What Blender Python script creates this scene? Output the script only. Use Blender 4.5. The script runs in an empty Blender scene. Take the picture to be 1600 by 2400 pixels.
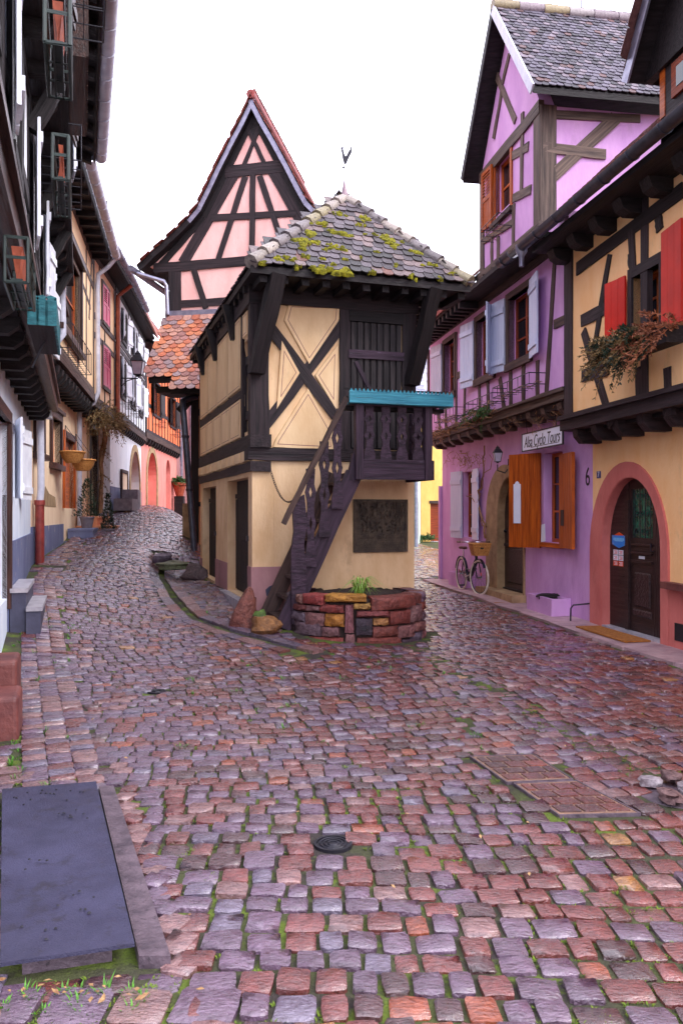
import bpy, math, random
import numpy as np
from mathutils import Vector, Matrix

R = math.radians
rng = random.Random(7)
nr = np.random.RandomState(11)
scene = bpy.context.scene
COL = scene.collection

# ------------------------------------------------------------------ camera, sky, sun, exposure
EYE, FPX, CX, CY = 1.6, 1900.0, 800.0, 1200.0
cam = bpy.data.cameras.new('camera')
camo = bpy.data.objects.new('camera', cam)
COL.objects.link(camo)
camo.location = (0, 0, EYE)
camo.rotation_euler = (R(90), 0, 0)
cam.sensor_fit = 'VERTICAL'
cam.sensor_height = 36
cam.lens = FPX / 2400 * 36
cam.clip_start = 0.05
cam.clip_end = 2000
scene.camera = camo

world = bpy.data.worlds.new('World')
scene.world = world
world.use_nodes = True
wn, wl = world.node_tree.nodes, world.node_tree.links
wbg = wn['Background']
sky = wn.new('ShaderNodeTexSky')
sky.sky_type = 'NISHITA'
sky.sun_disc = False
sky.sun_elevation = R(44)
sky.sun_rotation = R(115)
sky.dust_density = 6.0
sky.ozone_density = 2.0
# overcast: the clear-sky gradient is greyed out by the cloud layer
hsv = wn.new('ShaderNodeHueSaturation')
hsv.inputs['Saturation'].default_value = 0.22
wl.new(sky.outputs[0], hsv.inputs['Color'])
cloud = wn.new('ShaderNodeMix')
cloud.data_type = 'RGBA'
cloud.inputs[0].default_value = 0.72
cloud.inputs[7].default_value = (9.0, 8.9, 10.6, 1)
wl.new(hsv.outputs[0], cloud.inputs[6])
wl.new(cloud.outputs[2], wbg.inputs['Color'])
wbg.inputs['Strength'].default_value = 0.15
sun = bpy.data.lights.new('sun', 'SUN')
suno = bpy.data.objects.new('sun', sun)
COL.objects.link(suno)
sun.energy = 0.75
sun.angle = R(25)
sun.color = (1.0, 0.97, 0.93)
suno.rotation_euler = (R(46), 0, R(65))
suno.location = (0, -5, 20)
vs = scene.view_settings
vs.view_transform = 'Standard'
vs.look = 'None'
vs.exposure = 1.38
vs.gamma = 1.0
vs.use_curve_mapping = False
scene.cycles.use_denoising = True
scene.cycles.max_bounces = 6
scene.cycles.diffuse_bounces = 4
scene.cycles.glossy_bounces = 3
scene.cycles.caustics_reflective = False
scene.cycles.caustics_refractive = False

# ------------------------------------------------------------------ helpers
WLOC = {}


def V(*a):
    return Vector(a)


def tag(o, label=None, cat=None, group=None, kind=None):
    if label: o['label'] = label
    if cat: o['category'] = cat
    if group: o['group'] = group
    if kind: o['kind'] = kind
    return o


def link(o, wloc, par):
    COL.objects.link(o)
    WLOC[o] = Vector(wloc)
    if par is not None:
        o.parent = par
        o.location = Vector(wloc) - WLOC[par]
    else:
        o.location = Vector(wloc)
    return o


def thing(name, loc, label, cat, group=None, kind=None):
    o = bpy.data.objects.new(name, None)
    o.empty_display_size = 0.2
    link(o, loc, None)
    return tag(o, label, cat, group, kind)


# places read off the photograph: (crop origin x, y, scale) -> photograph pixel
CROP = dict(a=(0, 0, 3.484), b=(0, 600, 3.484), c=(0, 1100, 3.136), d=(300, 200, 3.267), e=(560, 380, 2.8),
            f=(430, 860, 2.489), g=(1000, 0, 2.613), h=(960, 600, 2.45), i=(940, 960, 2.376), j=(0, 1500, 1.96),
            k=(800, 1500, 1.96), m=(300, 1100, 3.92), n=(1040, 1240, 7.84), o=(300, 600, 3.677), s=(0, 0, 1.0),
            z=(0, 0, 0.98))


def pp(c, x, y):
    ox, oy, s = CROP[c]
    return ox + x / s, oy + y / s


def at(px, py, d):
    return V((px - CX) / FPX * d, d, EYE + (CY - py) / FPX * d)


class Fr:
    """a vertical plane: origin, direction u along it, outward normal n; points are (u, w, z)"""

    def __init__(s, ox, oy, ux, uy, side):
        l = math.hypot(ux, uy)
        s.o = V(ox, oy, 0)
        s.u = V(ux / l, uy / l, 0)
        s.n = V(s.u.y, -s.u.x, 0) * side

    def P(s, u, w, z):
        p = s.o + s.u * u + s.n * w
        p.z = z
        return p

    def q(s, c, x, y, w=0.0):
        px, py = pp(c, x, y)
        rx, rz = (px - CX) / FPX, (CY - py) / FPX
        o = s.o + s.n * w
        # o + u*U = t*(rx,1)
        det = s.u.x * -1 + rx * s.u.y
        u = (-o.x * -1 + -rx * o.y) / det
        t = o.y + u * s.u.y
        return u, EYE + t * rz

    def U(s, c, x, w=0.0):
        return s.q(c, x, 0, w)[0]


class MB:
    def __init__(s):
        s.v, s.f, s.g = [], [], []

    def add(s, vs, fs, gs=None):
        n = len(s.v)
        vs = [Vector(v) for v in vs]
        s.v += vs
        s.g += gs if gs else [tuple(v) for v in vs]
        s.f += [tuple(i + n for i in f) for f in fs]
        return s

    def hexa(s, p, gs=None):  # p: 4 bottom, 4 top
        return s.add(p, [(0, 3, 2, 1), (4, 5, 6, 7), (0, 1, 5, 4), (1, 2, 6, 5), (2, 3, 7, 6), (3, 0, 4, 7)], gs)

    def fbox(s, F, u0, u1, w0, w1, z0, z1, along='u'):
        p, gs = [], []
        for z in (z0, z1):
            for u, w in ((u0, w0), (u1, w0), (u1, w1), (u0, w1)):
                p.append(F.P(u, w, z))
                gs.append((u, w, z) if along == 'u' else (z, w, u))
        return s.hexa(p, gs)

    def box(s, x0, x1, y0, y1, z0, z1):
        return s.hexa([(x0, y0, z0), (x1, y0, z0), (x1, y1, z0), (x0, y1, z0), (x0, y0, z1), (x1, y0, z1), (x1, y1, z1), (x0, y1, z1)])

    def fpoly(s, F, pts, w0, w1, inset=0.0):
        pi = offset(pts, inset) if inset else pts
        n = len(pts)
        vs = [F.P(u, w0, z) for u, z in pts] + [F.P(u, w1, z) for u, z in pi]
        fs = [tuple(range(n))[::-1], tuple(range(n, 2 * n))] + [(i, (i + 1) % n, n + (i + 1) % n, n + i) for i in range(n)]
        return s.add(vs, fs)

    def prism(s, pts, vec):
        n = len(pts)
        vs = [Vector(p) for p in pts] + [Vector(p) + Vector(vec) for p in pts]
        return s.add(vs, [tuple(range(n))[::-1], tuple(range(n, 2 * n))] + [(i, (i + 1) % n, n + (i + 1) % n, n + i) for i in range(n)])

    def beam(s, a, b, wd, th, nrm, seg=4, jit=0.007):
        """hewn beam from a to b; nrm = direction of its thickness (centred)"""
        a, b, nrm = Vector(a), Vector(b), Vector(nrm).normalized()
        d = (b - a)
        L = d.length
        if L < 1e-6: return s
        d /= L
        side = d.cross(nrm).normalized()
        rings, gs, fs = [], [], []
        r0 = rng.random() * 50
        for k in range(seg + 1):
            t = k / seg
            c = a + d * (L * t)
            j = [rng.uniform(-jit, jit) for _ in range(4)]
            for m, (i, w) in enumerate(((-1, -1), (1, -1), (1, 1), (-1, 1))):
                rings.append(c + side * (i * wd / 2 + j[m]) + nrm * (w * th / 2 + j[m] * .4))
                gs.append((L * t + r0, i * wd / 2, w * th / 2 + r0))
        for k in range(seg):
            o = 4 * k
            for m in range(4):
                m2 = (m + 1) % 4
                fs.append((o + m, o + m2, o + 4 + m2, o + 4 + m))
        fs += [(3, 2, 1, 0), (4 * seg, 4 * seg + 1, 4 * seg + 2, 4 * seg + 3)]
        return s.add(rings, fs, gs)

    def fbeam(s, F, a, b, wd, w0, w1, seg=4, jit=0.007):
        return s.beam(F.P(a[0], (w0 + w1) / 2, a[1]), F.P(b[0], (w0 + w1) / 2, b[1]), wd, w1 - w0, F.n, seg, jit)

    def tube(s, pts, r, n=6, closed=False):
        pts = [Vector(p) for p in pts]
        m = len(pts)
        rs = r if isinstance(r, (list, tuple)) else [r] * m
        vs, fs = [], []
        prev = None
        for k, p in enumerate(pts):
            if closed:
                t = pts[(k + 1) % m] - pts[k - 1]
            else:
                t = pts[min(k + 1, m - 1)] - pts[max(k - 1, 0)]
            if t.length < 1e-9: t = V(0, 0, 1)
            t.normalize()
            if prev is None:
                a = t.orthogonal().normalized()
            else:
                a = prev - t * prev.dot(t)
                a = a.normalized() if a.length > 1e-6 else t.orthogonal().normalized()
            prev = a
            b = t.cross(a)
            for i in range(n):
                an = 2 * math.pi * i / n
                vs.append(p + (a * math.cos(an) + b * math.sin(an)) * rs[k])
        for k in range(m if closed else m - 1):
            k2 = (k + 1) % m
            for i in range(n):
                i2 = (i + 1) % n
                fs.append((k * n + i, k * n + i2, k2 * n + i2, k2 * n + i))
        if not closed:
            fs += [tuple(range(n))[::-1], tuple(range((m - 1) * n, m * n))]
        return s.add(vs, fs)

    def lathe(s, c, prof, n=16, a0=0.0, a1=2 * math.pi, axis=None, cap=True):
        c = Vector(c)
        full = abs(a1 - a0 - 2 * math.pi) < 1e-6
        m = n if full else n + 1
        vs, fs = [], []
        M = Matrix.Identity(3) if axis is None else V(0, 0, 1).rotation_difference(Vector(axis)).to_matrix()
        for r, z in prof:
            for i in range(m):
                an = a0 + (a1 - a0) * i / n
                vs.append(c + M @ V(r * math.cos(an), r * math.sin(an), z))
        for k in range(len(prof) - 1):
            for i in range(n):
                i2 = (i + 1) % m
                fs.append((k * m + i, k * m + i2, (k + 1) * m + i2, (k + 1) * m + i))
        if cap and full:
            fs += [tuple(range(m))[::-1], tuple(range((len(prof) - 1) * m, len(prof) * m))]
        return s.add(vs, fs)

    def build(s, name, mat, par=None, smooth=0, origin=None):
        if not s.v: return None
        co = np.array([tuple(v) for v in s.v])
        c = Vector(origin) if origin is not None else Vector(((co[:, 0].min() + co[:, 0].max()) / 2, (co[:, 1].min() + co[:, 1].max()) / 2, co[:, 2].min()))
        me = bpy.data.meshes.new(name)
        me.from_pydata([tuple(v - c) for v in s.v], [], s.f)
        at_ = me.attributes.new('grain', 'FLOAT_VECTOR', 'POINT')
        at_.data.foreach_set('vector', np.array(s.g, dtype=np.float32).ravel())
        if mat: me.materials.append(mat)
        if smooth:
            me.polygons.foreach_set('use_smooth', [True] * len(me.polygons))
            if smooth < 180: me.set_sharp_from_angle(angle=R(smooth))
        me.update()
        o = bpy.data.objects.new(name, me)
        return link(o, c, par)


def offset(pts, d):
    """inset a convex polygon by d"""
    n = len(pts)
    ar = sum(pts[i][0] * pts[(i + 1) % n][1] - pts[(i + 1) % n][0] * pts[i][1] for i in range(n))
    sg = 1 if ar > 0 else -1
    ln = []
    for i in range(n):
        (x0, y0), (x1, y1) = pts[i], pts[(i + 1) % n]
        dx, dy = x1 - x0, y1 - y0
        l = math.hypot(dx, dy) or 1e-9
        nx, ny = -dy / l * sg, dx / l * sg
        ln.append((x0 + nx * d, y0 + ny * d, dx, dy))
    out = []
    for i in range(n):
        x0, y0, dx0, dy0 = ln[i - 1]
        x1, y1, dx1, dy1 = ln[i]
        det = dx0 * dy1 - dy0 * dx1
        if abs(det) < 1e-9:
            out.append((x1, y1))
        else:
            t = ((x1 - x0) * dy1 - (y1 - y0) * dx1) / det
            out.append((x0 + dx0 * t, y0 + dy0 * t))
    return out


# ------------------------------------------------------------------ materials
def S(r, g, b):
    f = lambda c: ((c / 255 + .055) / 1.055) ** 2.4 if c > 10 else c / 255 / 12.92
    return (f(r), f(g), f(b), 1)


def mat(name, c1, c2=None, scale=2.0, rough=.75, rough2=None, bump=.15, bscale=30, var=.12, src='pos', coat=0.0, spec=.5,
        metal=0.0, grain=None, spots=None, detail=5, piece=None, bdist=.01, hue=0.0):
    """noise mix of two colours, a per-object change of value, fine relief. piece: 'object' or 'attr' takes the piece's own colour"""
    m = bpy.data.materials.new(name)
    m.use_nodes = True
    N, L = m.node_tree.nodes, m.node_tree.links
    bs = N['Principled BSDF']
    bs.inputs['Roughness'].default_value = rough
    bs.inputs['Metallic'].default_value = metal
    bs.inputs['Specular IOR Level'].default_value = spec
    if coat:
        bs.inputs['Coat Weight'].default_value = coat
        bs.inputs['Coat Roughness'].default_value = .08
        bs.inputs['Coat IOR'].default_value = 1.85
    if src == 'pos':
        co = N.new('ShaderNodeNewGeometry').outputs['Position']
    elif src == 'grain':
        a = N.new('ShaderNodeAttribute')
        a.attribute_name = 'grain'
        co = a.outputs['Vector']
    else:
        co = N.new('ShaderNodeTexCoord').outputs['Object']
    info = N.new('ShaderNodeObjectInfo')
    if grain:
        vm = N.new('ShaderNodeVectorMath')
        vm.operation = 'MULTIPLY'
        vm.inputs[1].default_value = grain
        L.new(co, vm.inputs[0])
        co = vm.outputs[0]
    n1 = N.new('ShaderNodeTexNoise')
    n1.inputs['Scale'].default_value = scale
    n1.inputs['Detail'].default_value = detail
    n1.inputs['Roughness'].default_value = .62
    L.new(co, n1.inputs['Vector'])
    rp = N.new('ShaderNodeMapRange')
    rp.inputs['From Min'].default_value = .36
    rp.inputs['From Max'].default_value = .66
    L.new(n1.outputs['Fac'], rp.inputs['Value'])
    mx = N.new('ShaderNodeMix')
    mx.data_type = 'RGBA'
    L.new(rp.outputs[0], mx.inputs[0])
    if piece:
        if piece == 'object':
            pc = info.outputs['Color']
        else:
            a = N.new('ShaderNodeAttribute')
            a.attribute_name = 'col'
            pc = a.outputs['Color']
        mu = N.new('ShaderNodeMix')
        mu.data_type = 'RGBA'
        mu.blend_type = 'MULTIPLY'
        mu.inputs[0].default_value = 1.0
        mu.inputs[7].default_value = c2 or (.6, .55, .6, 1)
        L.new(pc, mx.inputs[6])
        L.new(pc, mu.inputs[6])
        L.new(mu.outputs[2], mx.inputs[7])
    else:
        mx.inputs[6].default_value = c1
        mx.inputs[7].default_value = c2 or tuple(c * .75 for c in c1[:3]) + (1,)
    out = mx.outputs[2]
    if spots:  # (colour, scale, threshold): stains with a shape of their own
        n3 = N.new('ShaderNodeTexNoise')
        n3.inputs['Scale'].default_value = spots[1]
        n3.inputs['Detail'].default_value = 6
        n3.inputs['Roughness'].default_value = .7
        L.new(co, n3.inputs['Vector'])
        r3 = N.new('ShaderNodeMapRange')
        r3.inputs['From Min'].default_value = spots[2]
        r3.inputs['From Max'].default_value = spots[2] + (spots[3] if len(spots) > 3 else .05)
        L.new(n3.outputs['Fac'], r3.inputs['Value'])
        m3 = N.new('ShaderNodeMix')
        m3.data_type = 'RGBA'
        L.new(r3.outputs[0], m3.inputs[0])
        L.new(out, m3.inputs[6])
        m3.inputs[7].default_value = spots[0]
        out = m3.outputs[2]
    if var and piece != 'attr':
        h = N.new('ShaderNodeHueSaturation')
        mr = N.new('ShaderNodeMapRange')
        mr.inputs['To Min'].default_value = 1 - var
        mr.inputs['To Max'].default_value = 1 + var
        L.new(info.outputs['Random'], mr.inputs['Value'])
        L.new(mr.outputs[0], h.inputs['Value'])
        L.new(out, h.inputs['Color'])
        out = h.outputs[0]
    L.new(out, bs.inputs['Base Color'])
    if rough2 is not None:
        mr = N.new('ShaderNodeMapRange')
        mr.inputs['From Min'].default_value = .35
        mr.inputs['From Max'].default_value = .65
        mr.inputs['To Min'].default_value = rough
        mr.inputs['To Max'].default_value = rough2
        n4 = N.new('ShaderNodeTexNoise')
        n4.inputs['Scale'].default_value = scale * 2.3
        n4.inputs['Detail'].default_value = 4
        L.new(co, n4.inputs['Vector'])
        L.new(n4.outputs['Fac'], mr.inputs['Value'])
        L.new(mr.outputs[0], bs.inputs['Roughness'])
    if bump:
        n2 = N.new('ShaderNodeTexNoise')
        n2.inputs['Scale'].default_value = bscale
        n2.inputs['Detail'].default_value = 6
        n2.inputs['Roughness'].default_value = .6
        L.new(co, n2.inputs['Vector'])
        b = N.new('ShaderNodeBump')
        b.inputs['Strength'].default_value = bump
        b.inputs['Distance'].default_value = bdist
        L.new(n2.outputs['Fac'], b.inputs['Height'])
        L.new(b.outputs[0], bs.inputs['Normal'])
        if coat:   # the water film follows the relief, softened
            b2 = N.new('ShaderNodeBump')
            b2.inputs['Strength'].default_value = bump * .5
            b2.inputs['Distance'].default_value = bdist
            L.new(n2.outputs['Fac'], b2.inputs['Height'])
            L.new(b2.outputs[0], bs.inputs['Coat Normal'])
    return m


def plaster(name, c1, c2=None, **k):
    a = dict(scale=2.6, rough=.7, bump=.6, bscale=26, var=.0, spec=.35, grain=(1.1, 1.1, .5), detail=8, spots=(tuple(c * .62 for c in c1[:3]) + (1,), 2.1, .60, .22))
    a.update(k)
    return mat(name, c1, c2, **a)


def timber_mat(name, c1, c2, **k):
    a = dict(scale=1.0, rough=.65, bump=.8, bscale=1.2, var=.2, src='grain', grain=(1.6, 26, 26), bdist=.015, spec=.3)
    a.update(k)
    return mat(name, c1, c2, **a)


M = {}
M['timber'] = timber_mat('timber_dark', S(54, 42, 46), S(24, 18, 22))
M['timber_brown'] = timber_mat('timber_brown', S(88, 68, 62), S(46, 33, 33))
M['timber_grey'] = timber_mat('timber_grey', S(112, 94, 84), S(62, 50, 48))
M['timber_black'] = timber_mat('timber_black', S(38, 31, 34), S(18, 14, 17))
M['violet_wood'] = timber_mat('violet_wood', S(68, 50, 66), S(34, 24, 34), spots=(S(132, 120, 142), 1.6, .68))
M['oak'] = timber_mat('oak_orange', S(190, 92, 26), S(132, 54, 14), rough=.45)
M['oak_red'] = timber_mat('oak_red', S(150, 64, 28), S(100, 38, 18), rough=.5)
M['oak_dark'] = timber_mat('oak_dark', S(70, 42, 36), S(36, 22, 22), rough=.4)
M['door_dark'] = timber_mat('door_dark', S(58, 40, 40), S(34, 22, 24), rough=.32)
M['slat_grey'] = timber_mat('slat_grey', S(60, 53, 55), S(30, 26, 29))
M['cream'] = plaster('cream_plaster', S(236, 202, 160), S(216, 176, 130), spots=(S(178, 140, 108), 2.3, .6, .22))
M['cream_panel'] = plaster('cream_panel', S(238, 206, 162), S(222, 184, 138))
M['plinth'] = plaster('plinth_mauve', S(178, 132, 132), S(158, 112, 116), spots=(S(104, 92, 84), 3, .58, .16))
M['mauve_line'] = plaster('painted_line', S(150, 92, 96))
M['pinkpl'] = plaster('pink_plaster', S(250, 200, 192), S(240, 180, 172))
M['orangepl'] = plaster('orange_plaster', S(252, 204, 150), S(246, 188, 128))
M['lav'] = plaster('lavender_plaster', S(212, 164, 216), S(194, 144, 200), spots=(S(172, 122, 178), 2.2, .62, .2))
M['lav_up'] = plaster('lavender_plaster_upper', S(218, 168, 220), S(200, 148, 206))
M['terra'] = plaster('terracotta_plaster', S(204, 116, 108), S(186, 98, 92))
M['white'] = plaster('white_plaster', S(240, 242, 248), S(222, 226, 236), spots=(S(170, 170, 180), 2.5, .66, .2))
M['bluewhite'] = plaster('blue_white_plaster', S(222, 230, 244), S(204, 214, 234), spots=(S(140, 140, 150), 3, .66, .1))
M['beige'] = plaster('beige_plaster', S(248, 222, 190), S(236, 204, 170), spots=(S(190, 164, 152), 1.5, .68, .1))
M['beige2'] = plaster('beige_plaster_warm', S(248, 216, 176), S(238, 200, 156))
M['blue_plinth'] = plaster('blue_plinth', S(112, 118, 150), S(92, 98, 134), spots=(S(196, 180, 164), 5, .62, .05))
M['coral'] = plaster('coral_plaster', S(244, 130, 82), S(232, 110, 66))
M['pinkwall'] = plaster('pink_wall', S(240, 150, 138), S(226, 132, 124))
M['peach'] = plaster('peach_wall', S(232, 160, 116), S(214, 140, 100))
M['yellow'] = plaster('yellow_wall', S(236, 196, 112), S(222, 178, 96))
M['mint'] = plaster('mint_wall', S(200, 220, 206), S(180, 204, 190))
M['sandstone'] = mat('sandstone', S(178, 150, 112), S(140, 112, 82), scale=5, bump=.5, bscale=25, var=.1)
M['red_stone'] = mat('red_sandstone', S(120, 66, 60), S(84, 42, 42), scale=6, bump=.6, bscale=30, rough=.55, var=.15)
M['step_stone'] = mat('step_stone', S(176, 172, 180), S(140, 136, 148), scale=6, bump=.4, bscale=40, rough=.4)
M['step_blue'] = mat('step_painted_blue', S(70, 70, 92), S(48, 48, 68), scale=4, bump=.3, rough=.5)
M['zinc'] = mat('zinc', S(150, 148, 166), S(120, 118, 140), scale=8, rough=.38, metal=.6, bump=.05, var=.05)
M['zinc_dark'] = mat('zinc_dark', S(74, 76, 88), S(54, 56, 68), scale=8, rough=.35, metal=.5, bump=.05, var=.05)
M['zinc_white'] = mat('pipe_white', S(206, 206, 220), S(182, 182, 200), scale=6, rough=.45, bump=.05, var=.05)
M['pipe_red'] = mat('pipe_red', S(150, 60, 54), S(116, 40, 38), scale=8, rough=.5, bump=.2)
M['pipe_brown'] = mat('pipe_copper', S(166, 84, 60), S(130, 62, 46), scale=8, rough=.45, bump=.1)
M['iron'] = mat('iron_black', S(42, 40, 50), S(28, 26, 34), scale=20, rough=.45, metal=.3, bump=.2, bscale=80)
M['steel_plate'] = mat('steel_plate', S(58, 56, 82), S(38, 36, 58), scale=2.6, rough=.45, rough2=.75, metal=.15, bump=.9, bscale=130, bdist=.006, detail=9,
                       spots=(S(40, 36, 52), 7, .56, .1))
M['concrete'] = mat('concrete_edge', S(104, 88, 98), S(66, 54, 64), scale=14, rough=.5, bump=.8, bscale=60, spots=(S(60, 50, 58), 30, .6))
M['slab'] = mat('pavement_slab', S(186, 156, 160), S(150, 122, 130), scale=3, rough=.4, rough2=.65, bump=.5, bscale=28)
M['teal'] = timber_mat('teal_paint', S(62, 140, 158), S(34, 98, 120), rough=.55, spots=(S(48, 66, 72), 1.3, .58, .1))
M['teal_dark'] = timber_mat('teal_dark_paint', S(46, 112, 122), S(26, 78, 88), rough=.5)
M['red_paint'] = mat('red_paint', S(206, 40, 26), S(184, 30, 20), scale=3, rough=.45, bump=.1, bscale=60)
M['pink_paint'] = mat('pink_paint', S(214, 60, 110), S(190, 44, 92), scale=3, rough=.5, bump=.1)
M['lilac_paint'] = timber_mat('lilac_paint', S(212, 218, 240), S(192, 198, 228), rough=.5, bump=.3)
M['white_paint'] = mat('white_paint', S(232, 234, 244), S(212, 214, 228), scale=3, rough=.5, bump=.1)
M['glass'] = mat('window_glass', S(30, 32, 42), S(22, 22, 30), scale=1, rough=.06, bump=.03, bscale=6, spec=.6)
M['glass_green'] = mat('glass_green', S(36, 110, 88), S(10, 30, 28), scale=9, rough=.12, bump=.05, spec=.6)
M['green_metal'] = mat('green_metal', S(18, 40, 36), S(10, 24, 22), scale=8, rough=.5, bump=.2)
M['pot'] = mat('terracotta_pot', S(180, 88, 58), S(140, 62, 42), scale=8, rough=.7, bump=.2)
M['pot_grey'] = mat('grey_pot', S(132, 122, 130), S(104, 96, 106), scale=8, rough=.7, bump=.2)
M['wicker'] = mat('wicker', S(214, 152, 84), S(168, 108, 50), scale=40, rough=.7, bump=.8, bscale=120)
M['soil'] = mat('soil', S(58, 42, 38), S(34, 24, 22), scale=30, rough=.9, bump=1, bscale=80)
M['leaf'] = mat('leaf_green', S(64, 104, 44), S(34, 66, 28), scale=8, rough=.6, var=.3, bump=0)
M['leaf_dark'] = mat('leaf_dark', S(42, 66, 42), S(22, 38, 26), scale=8, rough=.6, var=.3, bump=0)
M['grass'] = mat('grass_blade', S(150, 190, 80), S(104, 150, 52), scale=12, rough=.5, bump=0)
M['grass2'] = mat('grass_weed', S(84, 142, 34), S(56, 104, 22), scale=12, rough=.6, bump=0)
M['dry'] = mat('dry_branch', S(168, 128, 92), S(120, 84, 62), scale=12, rough=.8, bump=0)
M['dry_leaf'] = mat('dry_leaf', S(140, 112, 70), S(88, 72, 46), scale=14, rough=.8, bump=0)
M['dry_red'] = mat('dry_leaf_red', S(156, 96, 64), S(108, 62, 44), scale=14, rough=.8, bump=0)
M['moss'] = mat('roof_moss', S(158, 150, 22), S(84, 86, 18), scale=14, rough=.95, bump=1, bscale=90, bdist=.03)
M['lamp_glass'] = mat('lamp_glass', S(190, 186, 204), S(160, 156, 178), scale=4, rough=.3, bump=0)
M['bronze'] = mat('bronze_relief', S(86, 74, 62), S(48, 40, 36), scale=9, rough=.42, metal=.5, bump=.8, bscale=40, bdist=.02)
M['mat_brown'] = mat('coir_mat', S(176, 112, 46), S(140, 82, 30), scale=20, rough=.95, bump=1, bscale=200)
M['sign_white'] = mat('sign_white', S(226, 230, 246), S(214, 218, 238), scale=3, rough=.4, bump=0)
M['black_ink'] = mat('black_ink', S(20, 20, 28), S(14, 14, 20), rough=.5, bump=0, var=0)
M['blue_sign'] = mat('blue_sign', S(24, 130, 220), S(20, 120, 210), rough=.35, bump=0, var=0)
M['blue_text'] = mat('light_blue_print', S(120, 190, 240), S(110, 184, 236), rough=.4, bump=0, var=0)
M['orange_sign'] = mat('orange_sign', S(224, 84, 40), S(220, 76, 34), rough=.35, bump=0, var=0)
M['navy_sign'] = mat('navy_sign', S(58, 62, 120), S(52, 56, 112), rough=.35, bump=0, var=0)
M['tyre_cream'] = mat('tyre_cream', S(226, 214, 200), S(204, 190, 178), scale=9, rough=.6, bump=.1)
M['rubber'] = mat('rubber', S(30, 28, 32), S(22, 20, 24), rough=.6, bump=.1)
M['bike_blue'] = mat('bike_navy', S(30, 36, 56), S(22, 26, 42), rough=.3, bump=0)
M['leather'] = mat('leather', S(96, 52, 50), S(70, 36, 36), scale=12, rough=.4, bump=.2)
M['chrome'] = mat('chrome', S(200, 200, 210), S(180, 180, 190), rough=.2, metal=1, bump=0)
M['tile_obj'] = mat('tile_piece', None, (.55, .5, .55, 1), scale=22, rough=.42, rough2=.7, bump=.5, bscale=70, src='obj', piece='object', var=.12)
M['tile_att'] = mat('tile_mass', None, (.55, .5, .55, 1), scale=22, rough=.42, rough2=.7, bump=.5, bscale=70, piece='attr')
M['stone_obj'] = mat('stone_piece', None, (.42, .36, .4, 1), scale=16, rough=.4, rough2=.7, bump=1.0, bscale=22, src='pos', piece='object', var=.1, bdist=.035, detail=8)
COBK = dict(scale=18, rough=.2, rough2=.5, bump=1.0, bscale=40, bdist=.018, detail=10, coat=1.0, grain=(1, 1.9, 1))
M['cob_obj'] = mat('cobble_piece', None, (.42, .34, .4, 1), src='pos', piece='object', var=.08, **COBK)
M['cob_att'] = mat('cobble_mass', None, (.42, .34, .4, 1), src='pos', piece='attr', **COBK)
M['bed'] = mat('joint_bed', S(52, 44, 42), S(74, 82, 34), scale=2.2, rough=.85, bump=1, bscale=60, bdist=.02, spots=(S(90, 108, 24), 3, .52, .08))
M['earth'] = mat('earth', S(96, 86, 80), S(70, 66, 56), scale=1, rough=.9, bump=.5)


# ------------------------------------------------------------------ facade parts
def wall(F, par, name, u0, u1, z0, z1, m, opens=(), w=0.0, th=.28):
    """wall slab with real openings (u0,u1,z0,z1[,rise]) ; rise = height of an arched head"""
    us = sorted({u0, u1} | {o[0] for o in opens} | {o[1] for o in opens})
    zs = sorted({z0, z1} | {o[2] for o in opens} | {o[3] for o in opens})
    us = [u for u in us if u0 - 1e-6 <= u <= u1 + 1e-6]
    zs = [z for z in zs if z0 - 1e-6 <= z <= z1 + 1e-6]
    hole = lambda a, b: any(o[0] < a < o[1] and o[2] < b < o[3] for o in opens)
    mb = MB()
    ok = {}
    for i in range(len(us) - 1):
        for j in range(len(zs) - 1):
            ok[i, j] = not hole((us[i] + us[i + 1]) / 2, (zs[j] + zs[j + 1]) / 2)
    for (i, j), f in ok.items():
        if not f: continue
        a, b, c, d = us[i], us[i + 1], zs[j], zs[j + 1]
        vs = [F.P(u, ww, z) for ww in (w, w - th) for u, z in ((a, c), (b, c), (b, d), (a, d))]
        fs = [(0, 1, 2, 3), (7, 6, 5, 4)]
        for (di, dj), q in (((0, -1), (4, 5, 1, 0)), ((1, 0), (5, 6, 2, 1)), ((0, 1), (6, 7, 3, 2)), ((-1, 0), (7, 4, 0, 3))):
            if not ok.get((i + di, j + dj), False): fs.append(q)
        mb.add(vs, fs)
    for o in opens:
        if len(o) > 4:
            a, b, zt, rise = o[0], o[1], o[3], o[4]
            zs_ = zt - rise
            cu, ru = (a + b) / 2, (b - a) / 2
            arc = [(cu - ru * math.cos(t), zs_ + rise * math.sin(t)) for t in np.linspace(0, math.pi, 17)]
            for k in range(16):
                (ua, za), (ub, zb) = arc[k], arc[k + 1]
                if zt - za < 1e-6 and zt - zb < 1e-6: continue
                vs = [F.P(u, ww, z) for ww in (w, w - th) for u, z in ((ua, za), (ub, zb), (ub, zt), (ua, zt))]
                mb.add(vs, [(0, 1, 2, 3), (7, 6, 5, 4), (4, 5, 1, 0)])
    return mb.build(name, m, par)


def timber(F, par, a, b, wd, m=None, w0=-.04, w1=.018, name='timber', jit=.008):
    return MB().fbeam(F, a, b, wd, w0 + rng.uniform(-.002, .002), w1 + rng.uniform(-.003, .003), jit=jit).build(name, m or M['timber'], par)


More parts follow.
